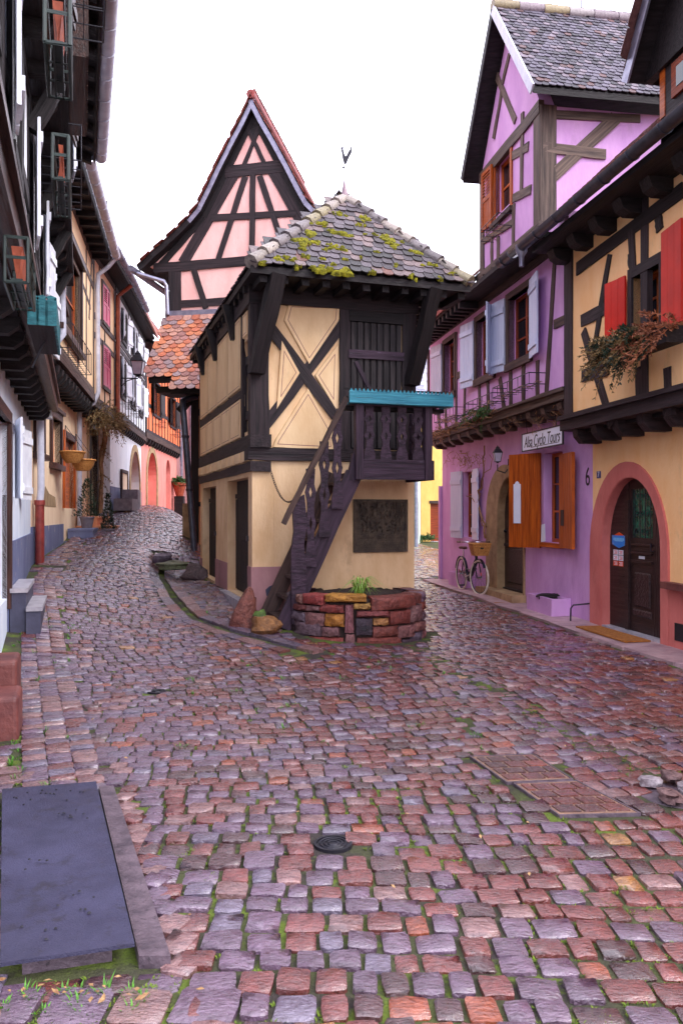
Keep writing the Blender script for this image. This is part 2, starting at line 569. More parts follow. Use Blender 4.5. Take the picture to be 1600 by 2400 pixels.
def window(F, par, u0, u1, z0, z1, w=0.0, rec=.12, fr=.055, nx=2, ny=2, mf=None, mg=None, sill=None, name='window'):
    mf = mf or M['oak_dark']
    mb = MB()
    a, b = w - rec - .05, w - rec
    mb.fbox(F, u0, u0 + fr, a, b, z0, z1, 'z').fbox(F, u1 - fr, u1, a, b, z0, z1, 'z')
    mb.fbox(F, u0 + fr, u1 - fr, a, b, z0, z0 + fr).fbox(F, u0 + fr, u1 - fr, a, b, z1 - fr, z1)
    W = mb.build(name, mf, par)
    bar = fr * .5
    cu, cz = (u1 - u0 - 2 * fr) / nx, (z1 - z0 - 2 * fr) / ny
    for i in range(1, nx):
        k = u0 + fr + cu * i
        MB().fbox(F, k - bar * 1.1, k + bar * 1.1, a + .004, b - .004, z0 + fr, z1 - fr, 'z').build('mullion', mf, W)
    for j in range(1, ny):
        k = z0 + fr + cz * j
        MB().fbox(F, u0 + fr, u1 - fr, a + .008, b - .008, k - bar / 2, k + bar / 2).build('glazing_bar', mf, W)
    for i in range(nx):
        for j in range(ny):
            MB().fbox(F, u0 + fr + cu * i, u0 + fr + cu * (i + 1), a + .018, a + .026, z0 + fr + cz * j, z0 + fr + cz * (j + 1)).build('pane', mg or M['glass'], W)
    if sill:
        MB().fbox(F, u0 - .06, u1 + .06, w - .1, w + .07, z0 - .07, z0).build('sill', sill, W)
    return W


def shutter(F, par, uh, z0, z1, width, side, ang, m, w=0.03, louvre=False, boards=3, batten=True, th=.035):
    """an open shutter hinged at uh, swung out to `side` by ang degrees off the wall"""
    d = (F.u * side * math.cos(R(ang)) + F.n * math.sin(R(ang)))
    nn = (F.n * math.cos(R(ang)) - F.u * side * math.sin(R(ang)))
    h = F.P(uh, w, 0)
    mb = MB()

    def slab(mb, a, b, za, zb, t0, t1):
        p = []
        for z in (za, zb):
            for s_, t in ((a, t0), (b, t0), (b, t1), (a, t1)):
                q = h + d * s_ + nn * t
                q.z = z
                p.append(q)
        mb.hexa(p, [(v.z, s2, 0) for v, s2 in zip(p, (a, b, b, a) * 2)])

    if louvre:
        e = width * .14
        slab(mb, 0, e, z0, z1, 0, th)
        slab(mb, width - e, width, z0, z1, 0, th)
        zm = z0 + (z1 - z0) * .5
        for za, zb in ((z0, z0 + e), (zm - e / 2, zm + e / 2), (z1 - e, z1)):
            slab(mb, e, width - e, za, zb, .002, th - .002)
        slab(mb, e, width - e, z0 + e, zm - e / 2, .008, th - .012)
        o = mb.build('shutter', m, par)
        n = max(5, int((z1 - zm) / .06))
        for k in range(n):
            za = zm + e / 2 + (z1 - e - zm - e / 2) * k / n
            zb = za + (z1 - e - zm - e / 2) / n
            q = [h + d * s_ + nn * t for s_, t in ((e, th - .004), (width - e, th - .004), (width - e, .008), (e, .008))]
            lo = [V(p.x, p.y, z) for p, z in zip(q, (za, za, za + (zb - za) * .7, za + (zb - za) * .7))]
            hi = [p + V(0, 0, .012) for p in lo]
            MB().hexa(lo + hi).build('slat', m, o)
        return o
    bw = width / boards
    for i in range(boards):
        slab(mb, i * bw + .003, (i + 1) * bw - .003, z0 + rng.uniform(0, .008), z1 - rng.uniform(0, .008), 0, th * .6)
    slab(mb, .003, width - .003, z0 + .01, z1 - .01, -.006, -.0005)
    o = mb.build('shutter', m, par)
    if batten:
        for k in (.14, .84):
            z = z0 + (z1 - z0) * k
            mb = MB()
            slab(mb, .01, width - .01, z - .045, z + .045, th * .6 + .001, th * .6 + .02)
            mb.build('batten', m, o)
    return o


def corbels(F, par, u0, u1, n, z, m, w0=-.1, w1=.34, h=.16, wd=.14, name='joist_end'):
    for k in range(n):
        u = u0 + (u1 - u0) * (k + .5) / n + rng.uniform(-.03, .03)
        mb = MB()
        pr = [(w0, z), (w0, z - h), (w1 - .10, z - h), (w1 - .02, z - h * .55), (w1, z)]
        vs = [F.P(u + s_ * wd / 2, a, b) for s_ in (-1, 1) for a, b in pr]
        nn = len(pr)
        mb.add(vs, [tuple(range(nn)), tuple(range(nn, 2 * nn))[::-1]] + [(i, nn + i, nn + (i + 1) % nn, (i + 1) % nn) for i in range(nn)])
        mb.build(name, m, par)


def pieces(par, name, metas, m_obj, m_att, limit=300, origin=(0, 0, 0)):
    """metas: list of (mesh index, matrix, colour, priority). The largest `limit` become objects, the rest one mass."""
    meshes, items = metas
    items = sorted(items, key=lambda t: -t[3])
    for me in meshes:
        if not me.materials: me.materials.append(m_obj)
    pl = WLOC[par]
    for mi, mw, col, _ in items[:limit]:
        o = bpy.data.objects.new(name, meshes[mi])
        COL.objects.link(o)
        o.parent = par
        mm = mw.copy()
        mm.translation = mw.translation - pl
        o.matrix_local = mm
        o.color = col
    rest = items[limit:]
    if rest:
        base = []
        for me in meshes:
            co = np.empty(len(me.vertices) * 3, np.float32)
            me.vertices.foreach_get('co', co)
            lp = np.empty(len(me.loops), np.int32)
            me.loops.foreach_get('vertex_index', lp)
            ls = np.empty(len(me.polygons), np.int32)
            me.polygons.foreach_get('loop_total', ls)
            base.append((co.reshape(-1, 3), lp, ls))
        vs, lps, lss, cs = [], [], [], []
        off = 0
        for mi, mw, col, _ in rest:
            co, lp, ls = base[mi]
            a = np.array(mw, dtype=np.float64)
            w_ = co @ a[:3, :3].T + a[:3, 3]
            vs.append(w_)
            lps.append(lp + off)
            lss.append(ls)
            cs.append(np.tile(np.array(col, np.float32), (len(co), 1)))
            off += len(co)
        vs = np.concatenate(vs)
        c0 = np.array(tuple(pl))
        lps = np.concatenate(lps)
        lss = np.concatenate(lss)
        me = bpy.data.meshes.new(name + '_mass')
        me.vertices.add(len(vs))
        me.vertices.foreach_set('co', (vs - c0).astype(np.float32).ravel())
        me.loops.add(len(lps))
        me.loops.foreach_set('vertex_index', lps.astype(np.int32))
        me.polygons.add(len(lss))
        st = np.concatenate([[0], np.cumsum(lss)[:-1]])
        me.polygons.foreach_set('loop_start', st.astype(np.int32))
        me.polygons.foreach_set('use_smooth', np.ones(len(lss), bool))
        at_ = me.attributes.new('col', 'FLOAT_COLOR', 'POINT')
        at_.data.foreach_set('color', np.concatenate(cs).ravel())
        me.update(calc_edges=True)
        me.set_sharp_from_angle(angle=R(50))
        me.materials.append(m_att)
        o = bpy.data.objects.new(name + '_mass', me)
        COL.objects.link(o)
        o.parent = par
        o['kind'] = 'stuff'


def tile_meshes(w, L, t=.014, n=6, flat=False):
    out = []
    for k in range(n):
        ww = w * (1 - rng.uniform(.02, .07))
        pts = [(-ww / 2, L), (-ww / 2, w * .34)]
        r_ = w * rng.uniform(.30, .38)
        for a in (150, 120, 90, 60, 30):
            pts.append((ww / 2 * math.cos(R(a)) * 1.02, r_ - r_ * math.sin(R(a)) + rng.uniform(-.002, .002)))
        pts += [(ww / 2, w * .34), (ww / 2, L)]
        m_ = len(pts)
        vs = [(x, y, t + (x / ww) ** 2 * -.006) for x, y in pts] + [(x, y, 0) for x, y in pts]
        fs = [tuple(range(m_))] + [(i, m_ + i, m_ + i + 1, i + 1) for i in range(m_ - 1)]
        me = bpy.data.meshes.new('tile')
        me.from_pydata(vs, [], fs)
        me.update()
        out.append(me)
    return out


def tile_items(meshes, O, U, Sd, wid, ex, u0f, u1f, rows, colf, jit=.006, lift=.022):
    """rows of plain tiles up a slope. O eave origin, U along, Sd up-slope; u0f/u1f give the row's ends at height y"""
    O, U, Sd = Vector(O), Vector(U).normalized(), Vector(Sd).normalized()
    Nn = U.cross(Sd).normalized()
    if Nn.z < 0: Nn = -Nn
    it = []
    for r in range(rows):
        y = r * ex
        a, b = u0f(y), u1f(y)
        u = a - (wid / 2 if r % 2 else 0)
        while u < b:
            uc = u + wid / 2
            u += wid
            if uc < a or uc > b: continue
            tl = lift + rng.uniform(-.004, .008)
            L = 2.0 * ex
            sd = (Sd * L - Nn * tl).normalized()
            uu = (U + Sd * rng.uniform(-.03, .03) + Nn * rng.uniform(-.02, .02)).normalized()
            nn = uu.cross(sd).normalized()
            if nn.dot(Nn) < 0:
                nn = -nn
                uu = -uu
            sd = nn.cross(uu).normalized()
            p = O + U * (uc + rng.uniform(-jit, jit)) + Sd * (y + rng.uniform(-jit, jit)) + Nn * tl
            mw = Matrix(((uu.x, sd.x, nn.x, p.x), (uu.y, sd.y, nn.y, p.y), (uu.z, sd.z, nn.z, p.z), (0, 0, 0, 1)))
            it.append((rng.randrange(len(meshes)), mw, colf(uc, y), -(p.x ** 2 + p.y ** 2)))
    return it


def pick(cols, wts):
    c = rng.choices(cols, wts)[0]
    k = rng.uniform(.82, 1.15)
    return (min(1, c[0] * k), min(1, c[1] * k), min(1, c[2] * k), 1)


def rot_box(c, ux, hx, hy, hz):
    """8 corners of a box centred at c, ux horizontal direction"""
    c, ux = Vector(c), Vector(ux).normalized()
    uy = V(-ux.y, ux.x, 0)
    return [c + ux * (sx * hx) + uy * (sy * hy) + V(0, 0, z * hz) for z in (-1, 1) for sx, sy in ((-1, -1), (1, -1), (1, 1), (-1, 1))]


def lump(c, sx, sy, sz, seed, n1=7, n2=10, rough=.12, flat=True, rz=0.0):
    """an irregular rock: verts, faces"""
    r_ = random.Random(seed)
    c = Vector(c)
    ph = [(r_.uniform(0, 6.3), r_.uniform(1, 3), r_.uniform(1, 3)) for _ in range(4)]
    vs, fs = [], []
    for i in range(n1 + 1):
        th = math.pi * i / n1
        for j in range(n2):
            a = 2 * math.pi * j / n2
            k = 1 + sum(math.sin(p[0] + p[1] * a + p[2] * th * 2) for p in ph) * rough / 2 + r_.uniform(-1, 1) * rough * .5
            x, y, z = math.sin(th) * math.cos(a), math.sin(th) * math.sin(a), math.cos(th)
            f = (abs(x) ** 4 + abs(y) ** 4 + abs(z) ** 4) ** -.25 * .92
            x, y, z = x * f * k * sx, y * f * k * sy, z * f * k * sz
            vs.append(c + V(x * math.cos(rz) - y * math.sin(rz), x * math.sin(rz) + y * math.cos(rz), z))
    for i in range(n1):
        for j in range(n2):
            j2 = (j + 1) % n2
            fs.append((i * n2 + j, (i + 1) * n2 + j, (i + 1) * n2 + j2, i * n2 + j2))
    return vs, fs


def text_mesh(name, body, size, F, u, w, z, m, par, shear=0.0, flip=False, sx=1.0, slope=0.0, off=0.0):
    cu = bpy.data.curves.new(name, 'FONT')
    cu.body = body
    cu.size = size
    cu.shear = shear
    cu.align_x = 'CENTER'
    cu.align_y = 'CENTER'
    cu.extrude = .002
    cu.offset = off
    t = bpy.data.objects.new(name, cu)
    COL.objects.link(t)
    dg = bpy.context.evaluated_depsgraph_get()
    me = bpy.data.meshes.new_from_object(t.evaluated_get(dg))
    bpy.data.objects.remove(t)
    ud = F.u * (-1 if flip else 1)
    nn = F.n
    c = F.P(u, w, z)
    co = [V(*v.co) for v in me.vertices]
    for v, k in zip(me.vertices, co):
        p = ud * (k.x * sx) + V(0, 0, k.y + k.x * sx * slope) + nn * k.z
        v.co = p
    me.materials.clear()
    me.materials.append(m)
    me.update()
    return link(bpy.data.objects.new(name, me), c, par)
# ------------------------------------------------------------------ frames of the place
K = .315
PF = Fr(-1.2, 10.9, .954, .301, 1)       # dovecote, front face (left to right)
PL = Fr(-1.2, 10.9, -.301, .954, -1)     # dovecote, street side (front to back)
PW, PD = 2.35, 5.1
RO = Fr(3.78 + .167 * 10.1, 0, -.167, 1, -1)   # right-hand facades; u = distance along
H1 = Fr(-1.80, 3.0, -.321, 1, 1)          # left houses, each its own line
H1L = 10.5 * math.hypot(1, .321)
c1_ = H1.P(H1L, 0, 0)
H2 = Fr(c1_.x, c1_.y, -.19, 1, 1)
H2L = 5.4 * math.hypot(1, .19)
c2_ = H2.P(H2L, 0, 0)
H3 = Fr(c2_.x, c2_.y, -.105, 1, 1)
H3L = 2.9
c3_ = H3.P(H3L, 0, 0)
H4 = Fr(c3_.x, c3_.y, -.126, 1, 1)
H4L = 7.0
c4_ = H4.P(H4L, 0, 0)
H5 = Fr(c4_.x, c4_.y, -.056, 1, 1)
H5L = 8.6
GB = Fr(-3.906, 18.6, .985, -.17, 1)      # pink gable house front


def sm(t):
    t = np.clip(t, 0, 1)
    return t * t * (3 - 2 * t)


def gz(x, y):
    x, y = np.asarray(x, float), np.asarray(y, float)
    zl = np.interp(y, [7.0, 8.5, 10, 11, 13.5, 17, 19, 21.6, 24, 30, 37, 45, 90], [0, .03, .11, .19, .40, .66, .90, 1.25, 1.42, 1.55, 1.78, 2.0, 2.2])
    zl = zl + .33 * sm((-x - 2.4) / 2.4) * sm((y - 7) / 3)
    zr = np.interp(y, [9, 20, 36, 60], [0, .05, .4, .6])
    xd = -.1 - .315 * (y - 10.9)
    t = sm((x - (xd - 1.1)) / 2.2)
    z = zl * (1 - t) + zr * t
    dx, dy = x - PL.o.x, y - PL.o.y
    u = dx * PL.u.x + dy * PL.u.y
    w = dx * PL.n.x + dy * PL.n.y
    m = sm((1.15 - w) / .8) * sm((w + 1.0) / .5) * sm((u - .6) / 1.6) * sm((6.2 - u) / .8)
    z = z * (1 - m) + .36 * m
    z = z + .012 * np.sin(x * 1.3 + y * .7) + .010 * np.sin(y * 1.9 - x * .8)
    return z


def G(x, y):
    return float(gz(x, y))


# ------------------------------------------------------------------ ground and paving bed
def sheet(name, xs, ys, dz, m, par=None, kind=None):
    X, Y = np.meshgrid(xs, ys)
    Z = gz(X, Y) + dz
    vs = np.stack([X.ravel(), Y.ravel(), Z.ravel()], 1)
    nx = len(xs)
    fs = [(j * nx + i, j * nx + i + 1, (j + 1) * nx + i + 1, (j + 1) * nx + i) for j in range(len(ys) - 1) for i in range(nx - 1)]
    mb = MB()
    mb.v = [Vector(v) for v in vs]
    mb.g = [tuple(v) for v in vs]
    mb.f = fs
    o = mb.build(name, m, par, smooth=180, origin=(0, 0, 0))
    if kind: o['kind'] = kind
    return o


ground = sheet('ground', np.concatenate([[-900, -300, -100, -50, -25], np.arange(-14, 14.1, 1), [25, 50, 100, 300, 900]]),
               np.concatenate([[-300, -100, -30], np.arange(-10, 60.1, 1), [80, 150, 400, 900]]), -.35, M['earth'], kind='structure')
paving = sheet('street_paving', np.arange(-10, 8.01, .125), np.arange(-2, 48.01, .125), -.016, M['bed'], kind='structure')

# ------------------------------------------------------------------ cobbles
def cobble_mesh():
    """a rounded sett, unit footprint, top near z=0"""
    k = 5
    e = [-.5, -.41, 0, .41, .5]
    vs = []
    for j in range(k):
        for i in range(k):
            x, y = e[i], e[j]
            edge = (i in (0, 4)) + (j in (0, 4))
            z = (0, -.004, -.007)[edge] + rng.uniform(-.0035, .0035)
            if edge == 2:
                x *= .93 + rng.uniform(-.05, .03)
                y *= .93 + rng.uniform(-.05, .03)
            elif edge == 1:
                x += rng.uniform(-.03, .03)
                y += rng.uniform(-.03, .03)
            else:
                x += rng.uniform(-.05, .05)
                y += rng.uniform(-.05, .05)
            vs.append((x, y, z))
    ring = [0, 1, 2, 3, 4, 9, 14, 19, 24, 23, 22, 21, 20, 15, 10, 5]
    b0 = len(vs)
    for r_ in ring:
        x, y, z = vs[r_]
        vs.append((x * 1.02, y * 1.02, -.055))
    fs = [(j * k + i, j * k + i + 1, (j + 1) * k + i + 1, (j + 1) * k + i) for j in range(4) for i in range(4)]
    n = len(ring)
    fs += [(ring[i], b0 + i, b0 + (i + 1) % n, ring[(i + 1) % n]) for i in range(n)]
    me = bpy.data.meshes.new('cobble')
    me.from_pydata(vs, [], fs)
    me.polygons.foreach_set('use_smooth', [True] * len(me.polygons))
    me.set_sharp_from_angle(angle=R(55))
    me.update()
    return me


COBS = [cobble_mesh() for _ in range(14)]
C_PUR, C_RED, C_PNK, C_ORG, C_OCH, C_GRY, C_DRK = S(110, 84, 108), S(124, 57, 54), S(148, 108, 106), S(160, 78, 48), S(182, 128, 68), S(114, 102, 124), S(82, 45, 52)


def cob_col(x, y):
    f = float(sm((x + 1.6 - max(0, (y - 5)) * -.18 ) / 3.0))   # redder sandstone to the right; violet sky reflection painted in towards the left
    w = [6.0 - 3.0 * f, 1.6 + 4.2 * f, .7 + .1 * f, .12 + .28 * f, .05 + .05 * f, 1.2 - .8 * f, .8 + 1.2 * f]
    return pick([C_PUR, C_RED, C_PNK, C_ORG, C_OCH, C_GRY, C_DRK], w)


PLATE = [(-1.89, 4.52), (-1.40, 4.63), (-.727, 2.854), (-1.15, 2.736)]
EDGE = [(-1.385, 4.63), (-1.30, 4.63), (-.60, 2.854), (-.712, 2.854)]
COV1 = [(.848, 5.35), (1.27, 5.38), (1.383, 4.856), (.98, 4.81)]
COV2 = [(1.017, 4.79), (1.40, 4.83), (1.59, 4.32), (1.15, 4.29)]
PLC = PF.P(1.22, .75, 0)   # planter centre
BLOCKS = []


def inpoly(x, y, P, m=0.0):
    n = len(P)
    cx, cy = sum(p[0] for p in P) / n, sum(p[1] for p in P) / n
    ar = sum(P[i][0] * P[(i + 1) % n][1] - P[(i + 1) % n][0] * P[i][1] for i in range(n))
    sg = 1 if ar > 0 else -1
    for i in range(n):
        (x0, y0), (x1, y1) = P[i], P[(i + 1) % n]
        dx, dy = x1 - x0, y1 - y0
        l = math.hypot(dx, dy)
        if ((x - x0) * -dy + (y - y0) * dx) * sg / l < -m: return False
    return True


def loc(F, x, y):
    dx, dy = x - F.o.x, y - F.o.y
    return dx * F.u.x + dy * F.u.y, dx * F.n.x + dy * F.n.y


def left_line(y):
    """x of the left house line at depth y"""
    if y < 13.5: return H1.o.x - .321 * (y - 3)
    if y < c2_.y: return c1_.x - .19 * (y - c1_.y)
    if y < c3_.y: return c2_.x - .105 * (y - c2_.y)
    if y < c4_.y: return c3_.x - .126 * (y - c3_.y)
    return c4_.x - .056 * (y - c4_.y)


def right_line(y):
    return RO.o.x - .167 * y


def edge_line(y):
    """x of the road's left edge, where the runner bands lie"""
    return -1.42 - (y - 4.7) * .395 if y < 12 else max(-4.3 - (y - 12) * .23, left_line(y) + .35)


KERB = [(-3.55, 16.4), (-3.4, 15.4), (-3.15, 14.2), (-2.54, 12.3), (-1.96, 10.9), (-1.44, 10.15), (-.75, 9.4), (-.35, 8.95)]


def kerb_dist(x, y):
    b = 9
    for (x0, y0), (x1, y1) in zip(KERB, KERB[1:]):
        dx, dy = x1 - x0, y1 - y0
        t = max(0, min(1, ((x - x0) * dx + (y - y0) * dy) / (dx * dx + dy * dy)))
        b = min(b, math.hypot(x - x0 - dx * t, y - y0 - dy * t))
    return b


MANH = [(-.04, 3.89, .08), (-1.64, 7.2, .07)]
ROCKS = [(1.80, 4.72), (1.97, 4.62), (1.82, 4.5), (2.02, 4.46), (1.95, 4.80)]


def blocked(x, y, r_=.06):
    u, w = loc(PL, x, y)
    if -.02 < u < PD + .5 and -PW - .05 < w < r_: return True
    if math.hypot(x - PLC.x, y - PLC.y) < .98 + r_: return True
    if inpoly(x, y, PLATE, r_) or inpoly(x, y, EDGE, r_): return True
    if inpoly(x, y, COV1, r_ * .6) or inpoly(x, y, COV2, r_ * .6): return True
    for a, b, c in MANH:
        if math.hypot(x - a, y - b) < c + r_ * .8: return True
    for a, b in ROCKS:
        if math.hypot(x - a, y - b) < .09: return True
    u, w = loc(GB, x, y)
    if .2 < u < 4.1 and -8 < w < .05: return True
    if kerb_dist(x, y) < .2: return True
    return False


def seen(x, y):
    return y > 1.9 and abs(x) < .421 * y + 1.3


items = []


def put(x, y, ang, sx, sy, lift=0.0, col=None):
    z = G(x, y)
    gx = (G(x + .1, y) - G(x - .1, y)) / .2
    gy = (G(x, y + .1) - G(x, y - .1)) / .2
    nn = V(-gx + rng.gauss(0, .027), -gy + rng.gauss(0, .027), 1).normalized()
    uu = V(math.cos(ang), math.sin(ang), 0)
    uu = (uu - nn * uu.dot(nn)).normalized()
    vv = nn.cross(uu)
    f = rng.random() < .5
    if f: uu, vv = -uu, -vv
    p = V(x, y, z + lift + rng.gauss(0, .004))
    mw = Matrix(((uu.x * sx, vv.x * sy, nn.x, p.x), (uu.y * sx, vv.y * sy, nn.y, p.y), (uu.z * sx, vv.z * sy, nn.z, p.z), (0, 0, 0, 1)))
    inf = abs(x) < .421 * y and y > 2.5
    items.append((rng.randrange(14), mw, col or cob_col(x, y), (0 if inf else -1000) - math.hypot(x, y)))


# main carriageway: courses square to a bending spine
sp = [(0.15, 1.4), (.0, 3.5), (-.25, 5.5), (-.9, 8), (-2.0, 10.5), (-3.35, 14), (-4.45, 18), (-4.9, 21), (-5.3, 25), (-5.75, 30), (-6.0, 36), (-6.2, 44)]
sp = [(sp[0][0] * 1, sp[0][1] - 1)] + sp
ts = np.array(sp)
cl = np.concatenate([[0], np.cumsum(np.hypot(*(ts[1:] - ts[:-1]).T))])
sfine = np.arange(0, cl[-1], .05)
# smooth the spine
fx, fy = np.interp(sfine, cl, ts[:, 0]), np.interp(sfine, cl, ts[:, 1])
kk = np.ones(41) / 41
pad = lambda a: np.concatenate([a[0] + (a[1] - a[0]) * np.arange(-20, 0), a, a[-1] + (a[-1] - a[-2]) * np.arange(1, 21)])
fx, fy = np.convolve(pad(fx), kk, 'valid'), np.convolve(pad(fy), kk, 'valid')
s = .6
while s < cl[-1] - 2:
    y_ = np.interp(s, sfine, fy)
    ex = .136 * rng.uniform(.88, 1.12) * (1.0 if y_ < 22 else 1.3)
    k = s + ex / 2
    px_, py_ = np.interp(k, sfine, fx), np.interp(k, sfine, fy)
    tx, ty = np.interp(k + .3, sfine, fx) - np.interp(k - .3, sfine, fx), np.interp(k + .3, sfine, fy) - np.interp(k - .3, sfine, fy)
    l = math.hypot(tx, ty)
    tx, ty = tx / l, ty / l
    # foreground courses come nearer towards the right
    tilt = .07 * max(0, 1 - max(0, py_ - 2) / 6)
    hx, hy = ty * math.cos(tilt) + -tx * -math.sin(tilt), -tx * math.cos(tilt) - ty * math.sin(tilt)
    t = -7.0 + rng.uniform(0, .15)
    while t < 4.5:
        wd = rng.uniform(.10, .172) * (1.0 if y_ < 22 else 1.25)
        tc = t + wd / 2
        t += wd
        wav = .035 * math.sin(tc * 1.7 + s * .9) + rng.gauss(0, .006)
        x, y = px_ + hx * tc + tx * wav, py_ + hy * tc + ty * wav
        if not seen(x, y): continue
        el = edge_line(y)
        if x < el + .06 or x > 6: continue
        # the right street's own paving starts at a diagonal seam
        seam = .95 if y > 5.3 else (.83 + (5.33 - y) * .30 if y > 4.25 else 9)
        if y > 8.6: seam = min(seam, .35 + (9.8 - y) * .3)
        if x > seam: continue
        if blocked(x, y): continue
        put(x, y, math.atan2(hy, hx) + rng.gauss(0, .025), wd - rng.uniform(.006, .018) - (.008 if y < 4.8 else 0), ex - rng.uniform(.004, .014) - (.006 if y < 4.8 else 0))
    s += ex
# right-hand street
a = math.atan(.22)
tx, ty = -math.sin(a), math.cos(a)
hx, hy = ty, -tx
s = -1.0
while s < 35:
    ex = .134 * rng.uniform(.88, 1.12) * (1.0 if s < 16 else 1.3)
    t = -3.5 + rng.uniform(0, .15)
    while t < (4.2 if s < 12 else 9):
        wd = rng.uniform(.11, .18) * (1.0 if s < 16 else 1.3)
        tc = t + wd / 2
        t += wd
        wav = .05 * math.sin(tc * .9 + s * .35)
        x, y = 1.9 + hx * tc + tx * (s + ex / 2 + wav), 4.6 + hy * tc + ty * (s + ex / 2 + wav)
        if not seen(x, y) or y < 4.2: continue
        seam = .95 if y > 5.3 else (.83 + (5.33 - y) * .30 if y > 4.25 else 9)
        if y > 8.6: seam = min(seam, .35 + (9.8 - y) * .3)
        if x <= seam + .02 or x > right_line(y) - (.62 if y < 19.2 else .05 if y < 20 else -3.0): continue
        if x > 2.4 and y < 5.4 and False: continue
        if blocked(x, y): continue
        ch = abs(tc - .05) < .12   # the dished channel down the middle
        put(x, y, math.atan2(hy, hx) + rng.gauss(0, .03), wd - rng.uniform(.006, .016), ex - rng.uniform(.004, .014), lift=-.012 if ch else 0)
    s += ex
# runner bands along the left edge (stones set lengthwise in three columns), then the footway
y = 2.3
for col in range(3):
    y = 3.2
    while y < 13.2:
        sl = math.hypot(1, .395)
        ln = rng.uniform(.085, .15)
        wd = .15
        x = edge_line(y) - .02 - col * .165
        if seen(x, y) and x > left_line(y) + .1 and not blocked(x, y, .05):
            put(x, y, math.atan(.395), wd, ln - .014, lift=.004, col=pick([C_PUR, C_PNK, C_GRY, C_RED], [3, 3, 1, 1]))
        y += ln / sl
y = 2.3
while y < 13.4:
    rw = rng.uniform(.11, .17)
    x = left_line(y) + .06
    while x < edge_line(y) - .52:
        wd = rng.uniform(.16, .30)
        xc = x + wd / 2
        x += wd
        if xc > edge_line(y) - .5: break
        if seen(xc, y) and not blocked(xc, y, .07):
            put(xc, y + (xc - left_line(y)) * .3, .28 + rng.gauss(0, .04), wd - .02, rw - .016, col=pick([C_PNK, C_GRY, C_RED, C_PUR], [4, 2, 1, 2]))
    y += rw
# foreground footway below the plate
for r_ in range(3):
    x = -1.15 + r_ * .12
    yy = 2.63 - r_ * .2
    while x < -.55 + r_ * .1:
        wd = rng.uniform(.17, .24)
        if seen(x + wd / 2, yy) and not blocked(x + wd / 2, yy, .1): put(x + wd / 2, yy, -.06, wd - .02, .18, col=pick([C_PNK, C_RED, C_PUR], [1, 2, 2]))
        x += wd
# stones closing the gap below the hatch
x = -1.22
while x < -.62:
    wd = rng.uniform(.13, .2)
    put(x + wd / 2, 2.745 + (x + 1.15) * .12 - .03, .1 + rng.gauss(0, .04), wd - .014, .11, lift=-.012, col=pick([C_PUR, C_DRK, C_RED], [2, 2, 1]))
    x += wd
# a single file of small stones along the hatch edge
t = 0
while t < 1.85:
    ln = rng.uniform(.10, .15)
    f = (t + ln / 2) / 1.9
    put(-1.24 + .70 * f, 4.6 - 1.78 * f, -.37 + math.pi / 2 - .0, ln - .012, .115, lift=.0, col=pick([C_PUR, C_PNK, C_RED], [2, 2, 1]))
    t += ln
# footway strip beside house 2 and the bank below the dovecote wall
y = 13.6
while y < 22:
    rw = rng.uniform(.1, .17)
    x = left_line(y) + .1
    while x < edge_line(y) - .1:
        wd = rng.uniform(.14, .28)
        put(x + wd / 2, y, .19 + rng.gauss(0, .08), wd - .02, rw - .014, lift=.02, col=pick([C_PNK, C_GRY, C_RED, C_ORG], [4, 2, 1, .5]))
        x += wd
    y += rw
u = .5
while u < 6.4:
    rw = rng.uniform(.12, .2)
    w = .1
    while w < 1.1:
        wd = rng.uniform(.14, .26)
        p = PL.P(u, w + wd / 2, 0)
        w += wd
        if kerb_dist(p.x, p.y) < .2 or math.hypot(p.x - PLC.x, p.y - PLC.y) < 1.0: continue
        if p.y < 9.6: continue
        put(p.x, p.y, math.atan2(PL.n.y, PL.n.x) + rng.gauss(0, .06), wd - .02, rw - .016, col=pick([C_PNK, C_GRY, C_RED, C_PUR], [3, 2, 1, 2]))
    u += rw
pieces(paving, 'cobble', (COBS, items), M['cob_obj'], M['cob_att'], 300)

# kerb stones along the gutter on the dovecote side: two rows with a channel between
kt = np.array(KERB)
kc = np.concatenate([[0], np.cumsum(np.hypot(*(kt[1:] - kt[:-1]).T))])
for row, offs in enumerate((-.13, .12)):
    s = 0.0
    while s < kc[-1] - .3:
        ln = rng.uniform(.2, .55)
        p = []
        for q in (s + .008, s + ln - .008):
            q = min(q, kc[-1])
            x, y = np.interp(q, kc, kt[:, 0]), np.interp(q, kc, kt[:, 1])
            x2, y2 = np.interp(min(q + .1, kc[-1]), kc, kt[:, 0]), np.interp(min(q + .1, kc[-1]), kc, kt[:, 1])
            x1, y1 = np.interp(max(q - .1, 0), kc, kt[:, 0]), np.interp(max(q - .1, 0), kc, kt[:, 1])
            d = V(x2 - x1, y2 - y1, 0).normalized()
            nn = V(d.y, -d.x, 0)
            for k in (-.075, .075):
                c = V(x, y, 0) + nn * (-offs + k)
                c.z = G(c.x, c.y) + (.022 if row == 1 else .004) + rng.uniform(-.01, .01)
                p.append(c)
        a_, b_, c_, d_ = p[0], p[1], p[3], p[2]
        mb = MB().hexa([v - V(0, 0, .15) for v in (a_, b_, c_, d_)] + [a_, b_, c_, d_])
        o = mb.build('kerb_stone', M['cob_obj'], paving)
        o.color = pick([C_GRY, C_PUR, C_PNK, C_RED], [2, 3, 1, 1.5])
        s += ln

